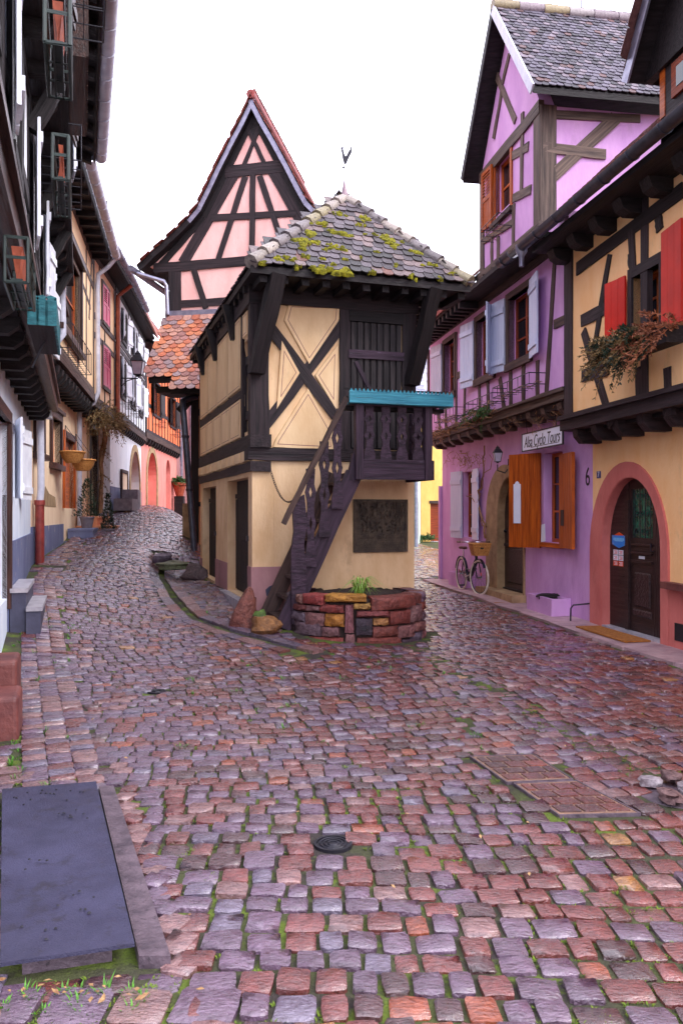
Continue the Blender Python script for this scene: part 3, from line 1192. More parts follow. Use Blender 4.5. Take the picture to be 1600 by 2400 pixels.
# slab threshold strip along the right facades
s = 4.0
k = 0
while s < 18.7:
    ln = rng.uniform(.7, 1.3)
    mb = MB()
    p = []
    for z in (-.2, .012):
        for u, w in ((s + .006, -.05), (s + ln - .006, -.05), (s + ln - .006, .56 + rng.uniform(-.03, .03)), (s + .006, .56 + rng.uniform(-.03, .03))):
            q = RO.P(u, w, 0)
            q.z = G(q.x, q.y) + z + .012
            p.append(q)
    mb.hexa(p).build('paving_slab', M['slab'], paving)
    s += ln

# ------------------------------------------------------------------ covers, plate, rocks
def quad_solid(P, z0, z1):
    a = [V(x, y, G(x, y) + z0) for x, y in P]
    b = [V(x, y, G(x, y) + z1) for x, y in P]
    return a + b


plate = thing('cellar_hatch', (-1.2, 3.7, 0), 'dark blue-grey steel cellar hatch plate lying in the cobbles', 'hatch')
zt = [.055, .055, .075, .075]
bt = [V(x, y, G(x, y) + .01) for x, y in PLATE]
tp = [V(x, y, G(x, y) + z) for (x, y), z in zip(PLATE, zt)]
tp2 = [a - (a - b).normalized() * 0 - V(0, 0, .014) for a, b in zip(tp, bt)]
MB().hexa(tp2 + tp).build('plate', M['steel_plate'], plate)
MB().hexa(quad_solid(EDGE, -.08, .03)).build('concrete_edge', M['concrete'], plate)
fr_ = offset(PLATE, .07)
MB().hexa([V(x, y, G(x, y) - .1) for x, y in fr_] + [V(x, y, G(x, y) + .035) for x, y in fr_]).build('frame', M['concrete'], plate)
mb = MB()
for k in range(46):
    c = rng.choice([(-1.6, 4.45), (-1.45, 4.4), (-1.0, 3.15), (-.95, 3.05), (-1.3, 3.5), (-1.35, 4.1), (-1.75, 4.3), (-1.1, 2.9)])
    x, y = c[0] + rng.gauss(0, .05), c[1] + rng.gauss(0, .05)
    if inpoly(x, y, PLATE, -.03):
        f = (4.55 - y) / 1.8
        mb.lathe((x, y, G(x, y) + .055 + .02 * f), [(rng.uniform(.005, .009), 0), (.004, .004)], 6)
mb.build('rivet', M['iron'], plate)

for nm, P, lab in (('inlaid_cover', COV1, 'brick-inlaid square access cover, the upper of the pair'), ('inlaid_cover', COV2, 'brick-inlaid square access cover, the lower of the pair nearer the camera')):
    c = V(sum(p[0] for p in P) / 4, sum(p[1] for p in P) / 4, 0)
    cv = thing(nm, c, lab, 'access cover', 'inlaid access covers')
    MB().hexa(quad_solid(P, -.06, -.001)).build('mortar_bed', mat('mortar', S(150, 118, 96), S(112, 84, 72), scale=20, rough=.6, bump=.5), cv)
    for i in range(4):
        (x0, y0), (x1, y1) = P[i], P[(i + 1) % 4]
        MB().beam((x0, y0, G(x0, y0) - .012), (x1, y1, G(x1, y1) - .012), .010, .03, (0, 0, 1), 1, 0).build('frame', M['concrete'], cv)
    for r_ in range(4):
        ncol = 3
        off_ = .5 if r_ % 2 else 0
        for q in range(ncol + (1 if off_ else 0)):
            a, b = max(0, (q - off_) / ncol), min(1, (q + 1 - off_) / ncol)
            if b - a < .1: continue
            a, b = .04 + a * .92 + .022, .04 + b * .92 - .022
            t0, t1 = .05 + r_ * .225 + .022, .05 + (r_ + 1) * .225 - .022
            L_ = lambda s_, t_: V(*(np.array(P[3]) * (1 - s_) * (1 - t_) + np.array(P[2]) * s_ * (1 - t_) + np.array(P[1]) * s_ * t_ + np.array(P[0]) * (1 - s_) * t_), 0)
            pts = [L_(a, t0), L_(b, t0), L_(b, t1), L_(a, t1)]
            lo = [V(p.x, p.y, G(p.x, p.y) - .01) for p in pts]
            hi = [V(p.x, p.y, G(p.x, p.y) + .004 + rng.uniform(0, .004)) for p in pts]
            o = MB().hexa(lo + hi).build('brick', M['cob_obj'], cv)
            o.color = pick([S(112, 52, 46), S(140, 66, 50), S(86, 42, 42)], [3, 1, 2])

for (x, y, r_), lab in zip(MANH, ('small round cast-iron cover amid the near cobbles', 'small round cast-iron cover far up by the mossy joints')):
    c = thing('round_cover', (x, y, G(x, y)), lab, 'manhole cover', 'small round covers')
    z = G(x, y)
    MB().lathe((x, y, z - .062), [(r_ + .012, 0), (r_ + .012, .062), (r_, .062), (r_, .05)], 24, cap=False).build('ring', M['iron'], c, 30)
    MB().lathe((x, y, z - .062), [(r_ * .97, 0), (r_ * .97, .056), (.001, .058)], 24).build('lid', M['iron'], c, 30)
    mb = MB()
    for rr in (.3, .55, .8):
        mb.tube([(x + r_ * rr * math.cos(t), y + r_ * rr * math.sin(t), z - .003) for t in np.linspace(0, 2 * math.pi, 17)[:-1]], .005, 4, True)
    mb.build('raised_rings', M['iron'], c)

rk = thing('boulder_setting', (1.92, 4.65, 0), 'pale rounded boulders set in cement by the right kerb', 'stones')
MB().lathe((1.92, 4.63, G(1.92, 4.63) - .05), [(.24, 0), (.22, .035), (.12, .045), (.01, .045)], 14).build('cement', M['concrete'], rk, 40)
for k, (x, y) in enumerate(ROCKS):
    o = MB().add(*lump((x, y, G(x, y) + .03), rng.uniform(.06, .095), rng.uniform(.045, .065), .03, 50 + k, rough=.2, rz=rng.uniform(0, 3))).build('boulder', M['stone_obj'], rk, 60)
    o.color = pick([S(160, 136, 116), S(130, 100, 98), S(170, 160, 164)], [2, 1, 1])

# ------------------------------------------------------------------ weeds, moss tufts, fallen leaves (uncountable)
def blades(mb, c, n, h, spread, lean=.5, wd=.006):
    c = Vector(c)
    for k in range(n):
        a = rng.uniform(0, 6.28)
        d = V(math.cos(a), math.sin(a), 0)
        p0 = c + d * rng.uniform(0, spread)
        hh = h * rng.uniform(.5, 1)
        p1 = p0 + d * hh * lean * .35 + V(0, 0, hh * .6)
        p2 = p0 + d * hh * lean + V(0, 0, hh * rng.uniform(.75, 1))
        sd = V(-d.y, d.x, 0) * wd * rng.uniform(.6, 1.2)
        mb.add([p0 - sd, p0 + sd, p1 + sd * .8, p1 - sd * .8, p2], [(0, 1, 2, 3), (3, 2, 4)])


mb = MB()
for k in range(5200):   # moss in the joints, thick in the foreground and along the runner bands
    y = 2.4 + 7.0 * rng.random() ** 1.7
    x = rng.uniform(-.45 * y, .44 * y)
    dens = .45 + .55 * math.sin(x * 1.9 + 1.3) * math.sin(y * 1.5 + x)
    if rng.random() > dens or blocked(x, y, .02): continue
    blades(mb, (x, y, G(x, y) - .020), 9, .019, .018, .9, .004)
o = mb.build('joint_moss', mat('joint_moss', S(104, 124, 26), S(70, 92, 22), scale=20, rough=.9, bump=.8, bscale=120), None, origin=(0, 0, 0))
tag(o, 'green moss cushions growing in the joints of the cobbles', 'moss', kind='stuff')
mb = MB()
spots_ = [(edge_line(y) - rng.choice([.1, .27, .45, .5]) + rng.uniform(-.02, .02), y) for y in np.linspace(4.75, 11, 46)]
spots_ += [(rng.uniform(-1.6, 1.0), rng.uniform(5.2, 9)) for _ in range(46)]
spots_ += [(-1.05 + rng.uniform(-.14, .4), 2.66 + rng.uniform(-.06, .05)) for _ in range(16)]
for k in range(22):
    p = PL.P(rng.uniform(.4, 2.6), rng.uniform(.03, .6), 0)
    spots_.append((p.x, p.y))
for y in np.linspace(8.5, 9.9, 10):
    spots_.append((left_line(y) + .75 + rng.uniform(-.06, .06), y))
for x, y in spots_:
    blades(mb, (x, y, G(x, y) - .02), rng.randint(6, 14), rng.uniform(.03, .065), .03, .6, .004)
o = mb.build('joint_weeds', M['grass2'], None, origin=(0, 0, 0))
tag(o, 'tufts of green weeds sprouting between the paving stones', 'weeds', kind='stuff')
mb = MB()
for k in range(56):
    if k < 26:
        x, y = -1.05 + rng.gauss(.15, .16), 2.68 + rng.gauss(0, .03)
    else:
        y = rng.uniform(2.8, 8.5)
        x = rng.uniform(-.36 * y, .36 * y)
    if inpoly(x, y, PLATE, .0) and y > 2.75: continue
    z = G(x, y) + .014
    a = rng.uniform(0, 6.28)
    l = rng.uniform(.008, .02) if k < 26 else rng.uniform(.008, .016)
    d, e = V(math.cos(a), math.sin(a), rng.uniform(-.3, .5)), V(-math.sin(a), math.cos(a), rng.uniform(-.3, .5))
    c = V(x, y, z)
    mb.add([c - d * l, c + e * l * .5, c + d * l, c - e * l * .5 + V(0, 0, .004)], [(0, 1, 2, 3)])
o = mb.build('fallen_leaves', mat('fallen_leaf', S(170, 136, 92), S(110, 72, 44), scale=30, rough=.7, bump=0), None, origin=(0, 0, 0))
tag(o, 'withered leaves and petals scattered on the wet cobbles', 'leaves', kind='stuff')
# ------------------------------------------------------------------ the dovecote house in the fork of the street
T = M['timber']
dv = thing('dovecote_house', PF.P(PW / 2, -2, 0), 'narrow cream half-timbered corner house with mossy hipped roof and outside stair', 'house')
d1 = (PL.U('f', 378), PL.U('f', 258))
d2 = (PL.U('f', 190), min(PL.U('f', 112), PD - .12))
zb = 2.15
wall(PL, dv, 'base_wall', 0, PD, -.3, zb, M['cream'], [(d1[0], d1[1], .38, 2.08), (d2[0], d2[1], .4, 2.05)], th=.3)
wall(PF, dv, 'base_wall', .302, PW, -.3, 2.30, M['cream'], th=.3)
MB().fbox(PF, .002, .3, -.3, -.001, zb, 2.3).build('base_wall', M['cream'], dv)
# plinth, proud of the wall
for a, b in ((.0, d1[0]), (d1[1], d2[0]), (d2[1], PD)):
    MB().fbox(PL, a - (.012 if a == 0 else 0), b, .001, .014, -.3, .86 - a * .03).build('plinth', M['plinth'], dv)
MB().fbox(PF, 0, .8, .001, .013, -.3, .86).build('plinth', M['plinth'], dv)
pt = [(PF.q('f', x, y, .013)) for x, y in ((478, 1300), (500, 1280), (522, 1272), (518, 1300), (505, 1315), (500, 1340), (484, 1335))]
MB().fpoly(PF, pt, .0135, .0155).build('worn_patch', M['step_blue'], dv)
# boarded doors
for (a, b), zt, lab in ((d1, 2.08, 0), (d2, 2.05, 1)):
    D = MB().fbox(PL, a, b, -.2, -.15, .38, zt).build('door', M['timber_black'], dv)
    n = 8
    for k in range(n):
        x0, x1 = a + (b - a) * k / n + .004, a + (b - a) * (k + 1) / n - .004
        MB().fbox(PL, x0, x1, -.149, -.128 + rng.uniform(-.003, .003), .4, zt - .28, 'z').build('board', M['timber_black'], D)
    MB().fbox(PL, a, b, -.149, -.12, zt - .27, zt - .2).build('rail', M['timber_black'], D)
    MB().fbox(PL, a - .03, a + .02, -.02, .03, 1.2, 1.27).build('latch', M['iron'], D)
MB().fbox(PL, d1[0] - .1, d1[1] + .1, -.25, .12, .2, .37).build('threshold', M['step_stone'], dv)
# floor beams
def bm(F, a, b, w0, w1, z0, z1, m=T, name='timber'):
    return MB().fbeam(F, (a, (z0 + z1) / 2), (b, (z0 + z1) / 2), z1 - z0, w0, w1, seg=8, jit=.012).build(name, m, dv)


bm(PL, -.05, PD, -.25, .03, 2.15, 2.28)
bm(PL, -.08, PD, -.25, .035, 2.46, 2.64)
bm(PF, -.06, PW + .02, -.25, .035, 2.30, 2.47)
MB().fbox(PL, -.002, PD, -.25, -.01, 2.28, 2.46).build('infill', M['cream'], dv)
k = 0.12
while k < PD - .3:
    ln = .46
    MB().fpoly(PL, [(k, 2.285), (k + ln, 2.285), (k + ln, 2.455), (k, 2.455)], -.009, .05, .015).build('panel', M['cream_panel'], dv)
    k += ln + .1
# upper walls
wl_ = (max(.16, PL.U('f', 448)), PL.U('f', 352))
wall(PL, dv, 'upper_wall', 0, PD, 2.64, 4.66, M['cream'], [(wl_[0], wl_[1], 2.72, 4.0)], w=-.012, th=.25)
wall(PF, dv, 'upper_wall', .01, PW, 2.47, 4.66, M['cream'], w=-.012, th=.25)
MB().fbox(PL, 0.02, PD, -PW + .01, -PW + .2, -.3, 4.66).build('rear_side_wall', M['cream'], dv)
MB().fbox(PF, .2, PW - .2, -PD, -PD + .2, -.3, 4.66).build('back_wall', M['cream'], dv)
# corner posts and wall plates
p0, p1 = PF.U('e', 140), PF.U('e', 300)
bm2 = lambda F, u, z0, z1, wd, w0, w1, m=T: MB().fbeam(F, (u, z0), (u, z1), wd, w0, w1, seg=6, jit=.01).build('timber', m, dv)
bm2(PF, .10, 2.47, 4.6, .26, -.05, .03)
bm2(PL, .08, 2.64, 4.6, .15, -.05, .028)
ur0, ur1 = PF.U('e', 658), PF.U('e', 722)
bm2(PF, (ur0 + ur1) / 2, 2.47, 4.6, ur1 - ur0, -.05, .03)
bm2(PF, PW - .09, 2.47, 4.6, .2, -.05, .03)
bm(PF, -.05, PW + .05, -.12, .05, 4.42, 4.68)
bm(PL, -.05, PD + .05, -.12, .05, 4.40, 4.68)
# X brace and proud plaster panels with painted lines
def pan(F, pts, m=M['cream_panel'], line=.05, w1=.022):
    MB().fpoly(F, pts, -.014, w1, .012).build('panel', m, dv)
    a, b = offset(pts, line), offset(pts, line + .009)
    n = len(pts)
    mb = MB()
    vs = [F.P(u, w1 + .0012, z) for u, z in a] + [F.P(u, w1 + .0012, z) for u, z in b]
    mb.add(vs, [(i, (i + 1) % n, n + (i + 1) % n, n + i) for i in range(n)]).build('painted_line', M['mauve_line'], dv)


E = lambda x, y: PF.q('e', x, y)
Fq = lambda x, y: PF.q('f', x, y)
ul, ur = .225, ur0 - .01
zt_, zb_ = 4.40, 2.50
X0, X1 = E(285, 1040), Fq(905, 345)
Y0, Y1 = E(672, 1085), Fq(505, 365)
MB().fbeam(PF, (ul - .1, X0[1] + .05), (ur + .08, X1[1] - .02), .155, -.03, .018, 6, .008).build('timber', T, dv)
MB().fbeam(PF, (ur + .06, Y0[1] + .06), (ul - .1, Y1[1] - .02), .15, -.03, .015, 6, .008).build('timber', T, dv)
pan(PF, [E(322, 925), E(664, 935), E(655, 1045), E(458, 1335), E(292, 1040)])
pan(PF, [E(275, 1155), E(402, 1385), E(240, 1640)])
pan(PF, [E(652, 1185), E(640, 1640), E(492, 1400)])
pan(PF, [Fq(725, 118), Fq(872, 375), Fq(880, 490), Fq(515, 472), Fq(535, 420)])
# street side panels
zr_ = PL.q('f', 250, 225)[1]
bm(PL, wl_[1] + .05, PD, -.05, .02, zr_ - .06, zr_ + .06)
bm2(PL, wl_[1] + .06, 2.64, 4.5, .12, -.05, .022)
bm2(PL, PD - .06, 2.64, 4.5, .12, -.05, .022)
for (za, zb2, n) in ((2.66, zr_ - .07, 5), (zr_ + .07, 4.40, 4)):
    for k in range(n):
        a = wl_[1] + .13 + (PD - .12 - wl_[1] - .13) * k / n + .02
        b = wl_[1] + .13 + (PD - .12 - wl_[1] - .13) * (k + 1) / n - .02
        pan(PL, [(a, za), (b, za), (b, zb2), (a, zb2)], line=.045, w1=.03)
        if k: MB().fbeam(PL, (a - .02, za), (a - .02, zb2), .034, -.03, .016, 5, .003).build('timber', T, dv)
pan(PL, [(.26, 4.04), (wl_[1], 4.04), (wl_[1], 4.38), (.26, 4.38)], line=.04)
# slatted hatch on the street side
hs = MB().fbox(PL, wl_[0], wl_[1], -.2, -.1, 2.72, 4.0).build('slatted_hatch', M['timber_black'], dv)
n = 9
for k in range(n):
    a = wl_[0] + (wl_[1] - wl_[0]) * k / n
    MB().fbox(PL, a + .012, a + (wl_[1] - wl_[0]) / n - .012, -.099, -.06, 2.74, 3.98, 'z').build('slat', M['slat_grey'], hs)
for z in (2.95, 3.72):
    MB().fbox(PL, wl_[0] - .02, wl_[1] + .02, -.059, -.02, z - .06, z + .06).build('rail', M['slat_grey'], hs)
MB().fbeam(PL, (wl_[0] + .05, 3.0), (wl_[1] - .05, 3.68), .05, -.058, -.03).build('brace', M['slat_grey'], hs)
# slatted upper door on the balcony
a0, a1 = ur1 + .01, PW - .2
dr = MB().fbox(PF, a0, a1, -.011, .0, 2.48, 4.41).build('balcony_door', M['timber_black'], dv)
n = 8
for k in range(n):
    a = a0 + (a1 - a0) * k / n
    MB().fbox(PF, a + .016, a + (a1 - a0) / n - .016, .001, .03, 2.5, 4.25, 'z').build('slat', M['slat_grey'], dr)
zc = E(800, 1265)[1]
MB().fbox(PF, a0 - .03, a1 + .02, .031, .055, zc - .06, zc + .06).build('rail', M['violet_wood'], dr)
MB().fbeam(PF, (a0 + .08, zc - .1), (a0 + .42, zc - .75), .06, .031, .05).build('brace', M['violet_wood'], dr)
MB().fbox(PF, a0 - .02, a1 + .02, .001, .05, 4.26, 4.41).build('lintel', M['timber_black'], dr)
# corner struts to the eaves
for a, b in (((.04, .07, 3.45), (.22, .52, 4.66)), ((PW - .06, .05, 3.4), (PW + .08, .5, 4.66))):
    MB().beam(PF.P(*a), PF.P(*b), .19, .17, PF.n + PF.u * .2, 5, .012).build('strut', M['timber_black'], dv)
for u in (1.2, 2.9, 4.4):
    MB().beam(PL.P(u, .02, 4.15), PL.P(u, .15, 4.66), .12, .12, PL.n, 4, .008).build('strut', M['timber_black'], dv)

# roof: hipped, ridge running back
ZE, ZR = 4.74, 6.34
EA, EB, EC, ED = PF.P(-.13, .57, ZE), PF.P(2.95, .57, ZE), PF.P(2.95, -5.75, ZE), PF.P(-.13, -5.75, ZE)
RA, RB = PF.P(1.62, -1.0, ZR), PF.P(1.62, -4.4, ZR)
rf = MB()
dz = V(0, 0, -.09)
rf.add([EA, EB, EC, ED, RA, RB, EA + dz, EB + dz, EC + dz, ED + dz],
       [(0, 1, 4), (1, 2, 5, 4), (2, 3, 5), (3, 0, 4, 5), (6, 9, 8, 7), (0, 6, 7, 1), (1, 7, 8, 2), (2, 8, 9, 3), (3, 9, 6, 0)])
roof = rf.build('roof', M['timber_black'], dv)
for k in range(11):
    u = .05 + k * .28
    MB().beam(PF.P(u, -.1, ZE - .13), PF.P(u, .5, ZE - .13), .1, .09, (0, 0, 1), 2, .006).build('rafter_tail', M['timber_black'], roof)
for k in range(16):
    w = -.1 - k * .36
    MB().beam(PF.P(-.1, w, ZE - .13), PF.P(.1, w, ZE - .13), .1, .09, (0, 0, 1), 2, .006).build('rafter_tail', M['timber_black'], roof)
    if k < 6: MB().beam(PF.P(PW - .1, w, ZE - .13), PF.P(2.88, w, ZE - .13), .1, .09, (0, 0, 1), 2, .006).build('rafter_tail', M['timber_black'], roof)
C_S1, C_S2, C_S3, C_S4, C_S5 = S(98, 88, 94), S(70, 61, 66), S(120, 102, 100), S(124, 80, 68), S(56, 52, 52)
sl_cols = lambda u, y: pick([C_S1, C_S2, C_S3, C_S4, C_S5], [5, 4, 3, .35, 2])
TM = tile_meshes(.148, .31)
sdf = (RA - PF.P(1.62, .57, ZE))
Lf = sdf.length
fi = tile_items(TM, PF.P(0, .6, ZE + .01) , PF.u, sdf, .15, Lf / 15.2, lambda y: -.15 + 1.76 * y / Lf, lambda y: 2.97 - 1.34 * y / Lf, 15, sl_cols, jit=.01)
pieces(roof, 'roof_tile', (TM, fi), M['tile_obj'], M['tile_att'], 300)
TM2 = tile_meshes(.165, .34)
oi = []
sdl = RA - PF.P(-.13, -1.0, ZE)
Ll = sdl.length
oi += tile_items(TM2, EA + PF.u * -.02, -PF.n, sdl, .168, Ll / 14, lambda y: .16 + 1.57 * y / Ll, lambda y: 6.3 - 1.35 * y / Ll, 14, sl_cols)
sdr = RA - PF.P(2.95, -1.0, ZE)
Lr = sdr.length
oi += tile_items(TM2, EB, -PF.n, sdr, .168, Lr / 12, lambda y: .16 + 1.57 * y / Lr, lambda y: 6.3 - 1.35 * y / Lr, 12, sl_cols)
pieces(roof, 'side_roof_tile', (TM2, oi), M['tile_obj'], M['tile_att'], 0)
# hip caps
for a, b, n in ((EA, RA, 9), (EB, RA, 9), (RA, RB, 8)):
    for k in range(n):
        q0, q1 = a.lerp(b, k / n), a.lerp(b, (k + 1.12) / n)
        o = MB().tube([q0 + V(0, 0, .045), q1 + V(0, 0, .02)], [.10, .08], 8).build('hip_tile', M['tile_obj'], roof, 60)
        o.color = pick([S(160, 150, 140), S(120, 112, 112), S(150, 140, 110)], [1, 1, 1])
# moss cushions
up = sdf.normalized()
nf = PF.u.cross(up).normalized()
if nf.z < 0: nf = -nf
def moss(pu, py, ru, rv, h):
    c = PF.P(pu, .6, ZE + .01) + up * py + nf * .03
    n1, n2 = 3, 9
    vs = [c + nf * h]
    for i in range(1, n1 + 1):
        r_ = i / n1
        for j in range(n2):
            a = 2 * math.pi * j / n2
            k = 1 + .25 * math.sin(3 * a + pu * 9) + rng.uniform(-.2, .2)
            vs.append(c + PF.u * (ru * r_ * k * math.cos(a)) + up * (rv * r_ * k * math.sin(a)) + nf * (h * (1 - r_ ** 2) + rng.uniform(-.008, .012) - (.03 if i == n1 else 0)))
    fs = [(0, 1 + j, 1 + (j + 1) % n2) for j in range(n2)]
    for i in range(n1 - 1):
        for j in range(n2):
            a = 1 + i * n2 + j
            b = 1 + i * n2 + (j + 1) % n2
            fs.append((a, a + n2, b + n2, b))
    MB().add(vs, fs).build('moss', M['moss'], roof, 180)


FR = Fr(*PF.P(0, .6, 0)[:2], PF.u.x, PF.u.y, 1)
ms = [(520, 430, 60, 40, .05), (470, 480, 55, 45, .05), (420, 540, 70, 40, .05), (500, 550, 45, 30, .04), (590, 470, 55, 28, .04), (690, 490, 60, 25, .04),
      (640, 580, 60, 28, .05), (590, 560, 25, 20, .03), (430, 640, 35, 22, .035), (330, 650, 40, 25, .035), (540, 710, 65, 35, .05), (700, 730, 70, 35, .055),
      (380, 700, 25, 18, .03), (250, 650, 40, 25, .03), (665, 355, 35, 25, .03), (960, 520, 70, 45, .04), (1010, 560, 60, 30, .035), (1170, 610, 50, 30, .035),
      (820, 380, 40, 40, .03), (1020, 690, 22, 25, .025), (880, 490, 35, 15, .03), (1130, 760, 25, 25, .025), (870, 735, 30, 15, .03), (800, 640, 18, 15, .025),
      (1250, 690, 50, 20, .03), (1310, 770, 30, 14, .03), (690, 650, 22, 14, .025), (530, 650, 35, 15, .03), (560, 590, 25, 12, .03), (180, 680, 35, 18, .03), (800, 430, 25, 12, .025),
      (1400, 750, 40, 15, .03), (410, 580, 30, 14, .03), (900, 600, 20, 12, .025)]
for x, y, rx, ry, h in ms:
    px_, py_ = pp('e', x, y)
    # intersect the viewing line with the roof plane
    rd = V((px_ - CX) / FPX, 1, (CY - py_) / FPX)
    o_ = V(0, 0, EYE)
    P0 = PF.P(0, .6, ZE + .01)
    t = (P0 - o_).dot(nf) / rd.dot(nf)
    hit = o_ + rd * t
    pu, py2 = (hit - P0).dot(PF.u), (hit - P0).dot(up)
    su, sv = rx / 2.8 * t / FPX, max(.05, ry / 2.8 * t / FPX * 1.4)
    for q in range(7):
        f = rng.uniform(.3, .62)
        moss(pu + rng.gauss(0, su * .5), py2 + rng.gauss(0, sv * .45), su * f, sv * f, h * rng.uniform(.35, .8))
# finial, vane and cock
AP = RA
MB().lathe(AP - V(0, 0, .02), [(.13, 0), (.085, .06), (.04, .16), (.016, .28), (.011, .32)], 12).build('finial', mat('lead_cap', S(150, 122, 132), S(120, 98, 108), rough=.45, metal=.3), dv, 40)
mb = MB()
mb.tube([AP + V(0, 0, .25), AP + V(0, 0, .62)], .009, 6)
mb.tube([AP + V(-.28, .05, .30), AP + V(-.02, 0, .50)], .006, 5)
mb.lathe(AP + V(-.02, 0, .49), [(.001, 0), (.016, .015), (.001, .03)], 8)
vn = mb.build('weather_vane', M['iron'], dv)
ck = [(-.005, 0), (.03, .0), (.05, .045), (.075, .10), (.115, .17), (.12, .245), (.085, .27), (.10, .225), (.075, .20), (.055, .165), (.035, .125), (.015, .115), (-.005, .16), (-.02, .225), (-.015, .255),
      (-.035, .262), (-.065, .23), (-.045, .225), (-.05, .20), (-.035, .15), (-.03, .09), (-.015, .04)]
MB().prism([AP + V(x * .95 + .0, -.005, .56 + z * 1.0) for x, z in ck], (0, .01, 0)).build('cockerel', M['iron'], vn)

# ------------------------------------------------------------------ balcony and stair
bal = MB().fbox(PF, 1.17, 2.2, .04, .84, 2.06, 2.12).build('balcony', M['violet_wood'], dv)
VW = M['violet_wood']
def hbar(par, u0, u1, w0, w1, z0, z1, name, m=VW):
    return MB().fbeam(PF, (u0, (z0 + z1) / 2), (u1, (z0 + z1) / 2), z1 - z0, w0, w1, 4, .004).build(name, m, par)
hbar(bal, 1.17, 2.2, .842, .90, 2.02, 2.28, 'fascia')
MB().fbox(PF, 2.201, 2.26, .04, .90, 2.02, 2.28).build('fascia', VW, bal)
for u in (1.215, 2.17):
    MB().fbeam(PF, (u, 2.02), (u, 3.05), .10, .83, .93, 4, .004).build('post', VW, bal)
hbar(bal, 1.1, 2.3, .84, .92, 2.97, 3.03, 'rail')
def baluster(F, uc, w, z0, z1, par, lean=0.0, hw=1.0, th=.028):
    prof = [(0, .078), (.12, .074), (.26, .045), (.36, .050), (.44, .074), (.52, .050), (.60, .044), (.68, .052), (.76, .076), (.84, .05), (1, .062)]
    mb = MB()
    for sd in (-1, 1):
        pts = [(uc + lean * t + sd * h * hw, z0 + (z1 - z0) * t) for t, h in prof]
        inn = [(1, 0), (.82, 0), (.76, .024), (.70, 0), (.51, 0), (.44, .024), (.37, 0), (0, 0)]
        pts += [(uc + lean * t + sd * (h * hw + .0005), z0 + (z1 - z0) * t) for t, h in inn]
        mb.fpoly(F, pts, w, w + th)
    return mb.build('baluster', VW, par)
for k in range(4):
    baluster(PF, 1.36 + k * .225, .86, 2.28, 2.97, bal)
PR = Fr(*PF.P(2.22, .9, 0)[:2], -PF.n.x, -PF.n.y, -1)
for k in range(3): baluster(PR, .22 + k * .22, 0, 2.28, 2.97, bal)
# turquoise trough along the rail with a toothed edge
tq = MB().fbox(PF, 1.06, 2.48, .78, .98, 2.985, 3.0).build('turquoise_trough', M['teal'], bal)
n = 26
pts = [(1.05, 3.0), (2.49, 3.0)]
top = []
for k in range(n):
    a = 2.49 - (2.49 - 1.05) * k / n
    top += [(a, 3.135), (a - (1.44 / n) / 2, 3.175)]
pts = [(1.05, 3.0), (2.49, 3.0)] + top + [(1.05, 3.135)]
mb = MB()
mb.fbox(PF, 1.05, 2.49, .981, 1.0, 2.99, 3.13)
for k in range(n):
    a = 1.05 + 1.44 * k / n
    mb.fpoly(PF, [(a, 3.13), (a + 1.44 / n, 3.13), (a + .72 / n, 3.175)], .981, 1.0)
mb.build('toothed_board', M['teal'], tq)
MB().fbox(PF, 2.47, 2.49, .60, .98, 2.99, 3.15).build('end_board', M['teal'], tq)
MB().fbox(PF, 1.06, 2.46, .62, .775, 2.93, 2.98).build('bearer', M['timber_black'], tq)
MB().fbox(PF, 1.07, 2.46, .80, .975, 3.003, 3.09).build('soil', M['soil'], tq)
MB().fbeam(PF, (1.05, 3.20), (2.46, 3.20), .022, .76, .79, 3, .003).build('rear_rail', M['timber_black'], tq)
# stair parallel to the front wall
st = MB()
SA, SB = (.23, .14), (1.17, 2.10)
st.fbeam(PF, SA, SB, .22, .78, .84, 6, .006)
stair = st.build('stair', VW, dv)
MB().fbeam(PF, (.13, .16), (1.07, 2.12), .20, .18, .23, 6, .006).build('stringer', M['timber_brown'], stair)
MB().fbeam(PF, (1.15, 2.0), (1.22, 2.34), .15, .775, .845, 3, .004).build('stringer_head', VW, stair)
for k in range(8):
    t = (k + .5) / 8
    u, z = SA[0] + (SB[0] - SA[0]) * t - .02, SA[1] + (SB[1] - SA[1]) * t
    MB().fbox(PF, u - .11, u + .11, .235, .775, z - .02, z + .02).build('tread', M['timber_brown'], stair)
nu = PF.U('f', 665, .84)
zn = PF.q('f', 665, 745, .84)[1]
MB().fpoly(PF, [(nu - .085, .2), (nu + .085, .2), (nu + .10, .9), (nu + .07, 1.2), (nu + .11, 1.45), (nu + .075, zn), (nu - .08, zn - .08), (nu - .06, 1.35), (nu - .095, 1.1)], .845, .90).build('newel', VW, stair)
h0, h1 = PF.q('f', 582, 915, .93), PF.q('f', 950, 180, .93)
MB().fbeam(PF, h0, h1, .065, .91, .96, 8, .004).build('handrail', M['timber_brown'], stair)
slope = (h1[1] - h0[1]) / (h1[0] - h0[0])
ss = (SB[1] - SA[1]) / (SB[0] - SA[0])
for x in (742, 822, 897):
    u = PF.U('f', x, .88)
    zt2 = h0[1] + (u - h0[0]) * slope - .02
    zb2 = SA[1] + (u - SA[0]) * ss + .05
    baluster(PF, u, .855, zb2, zt2, stair, hw=.95)
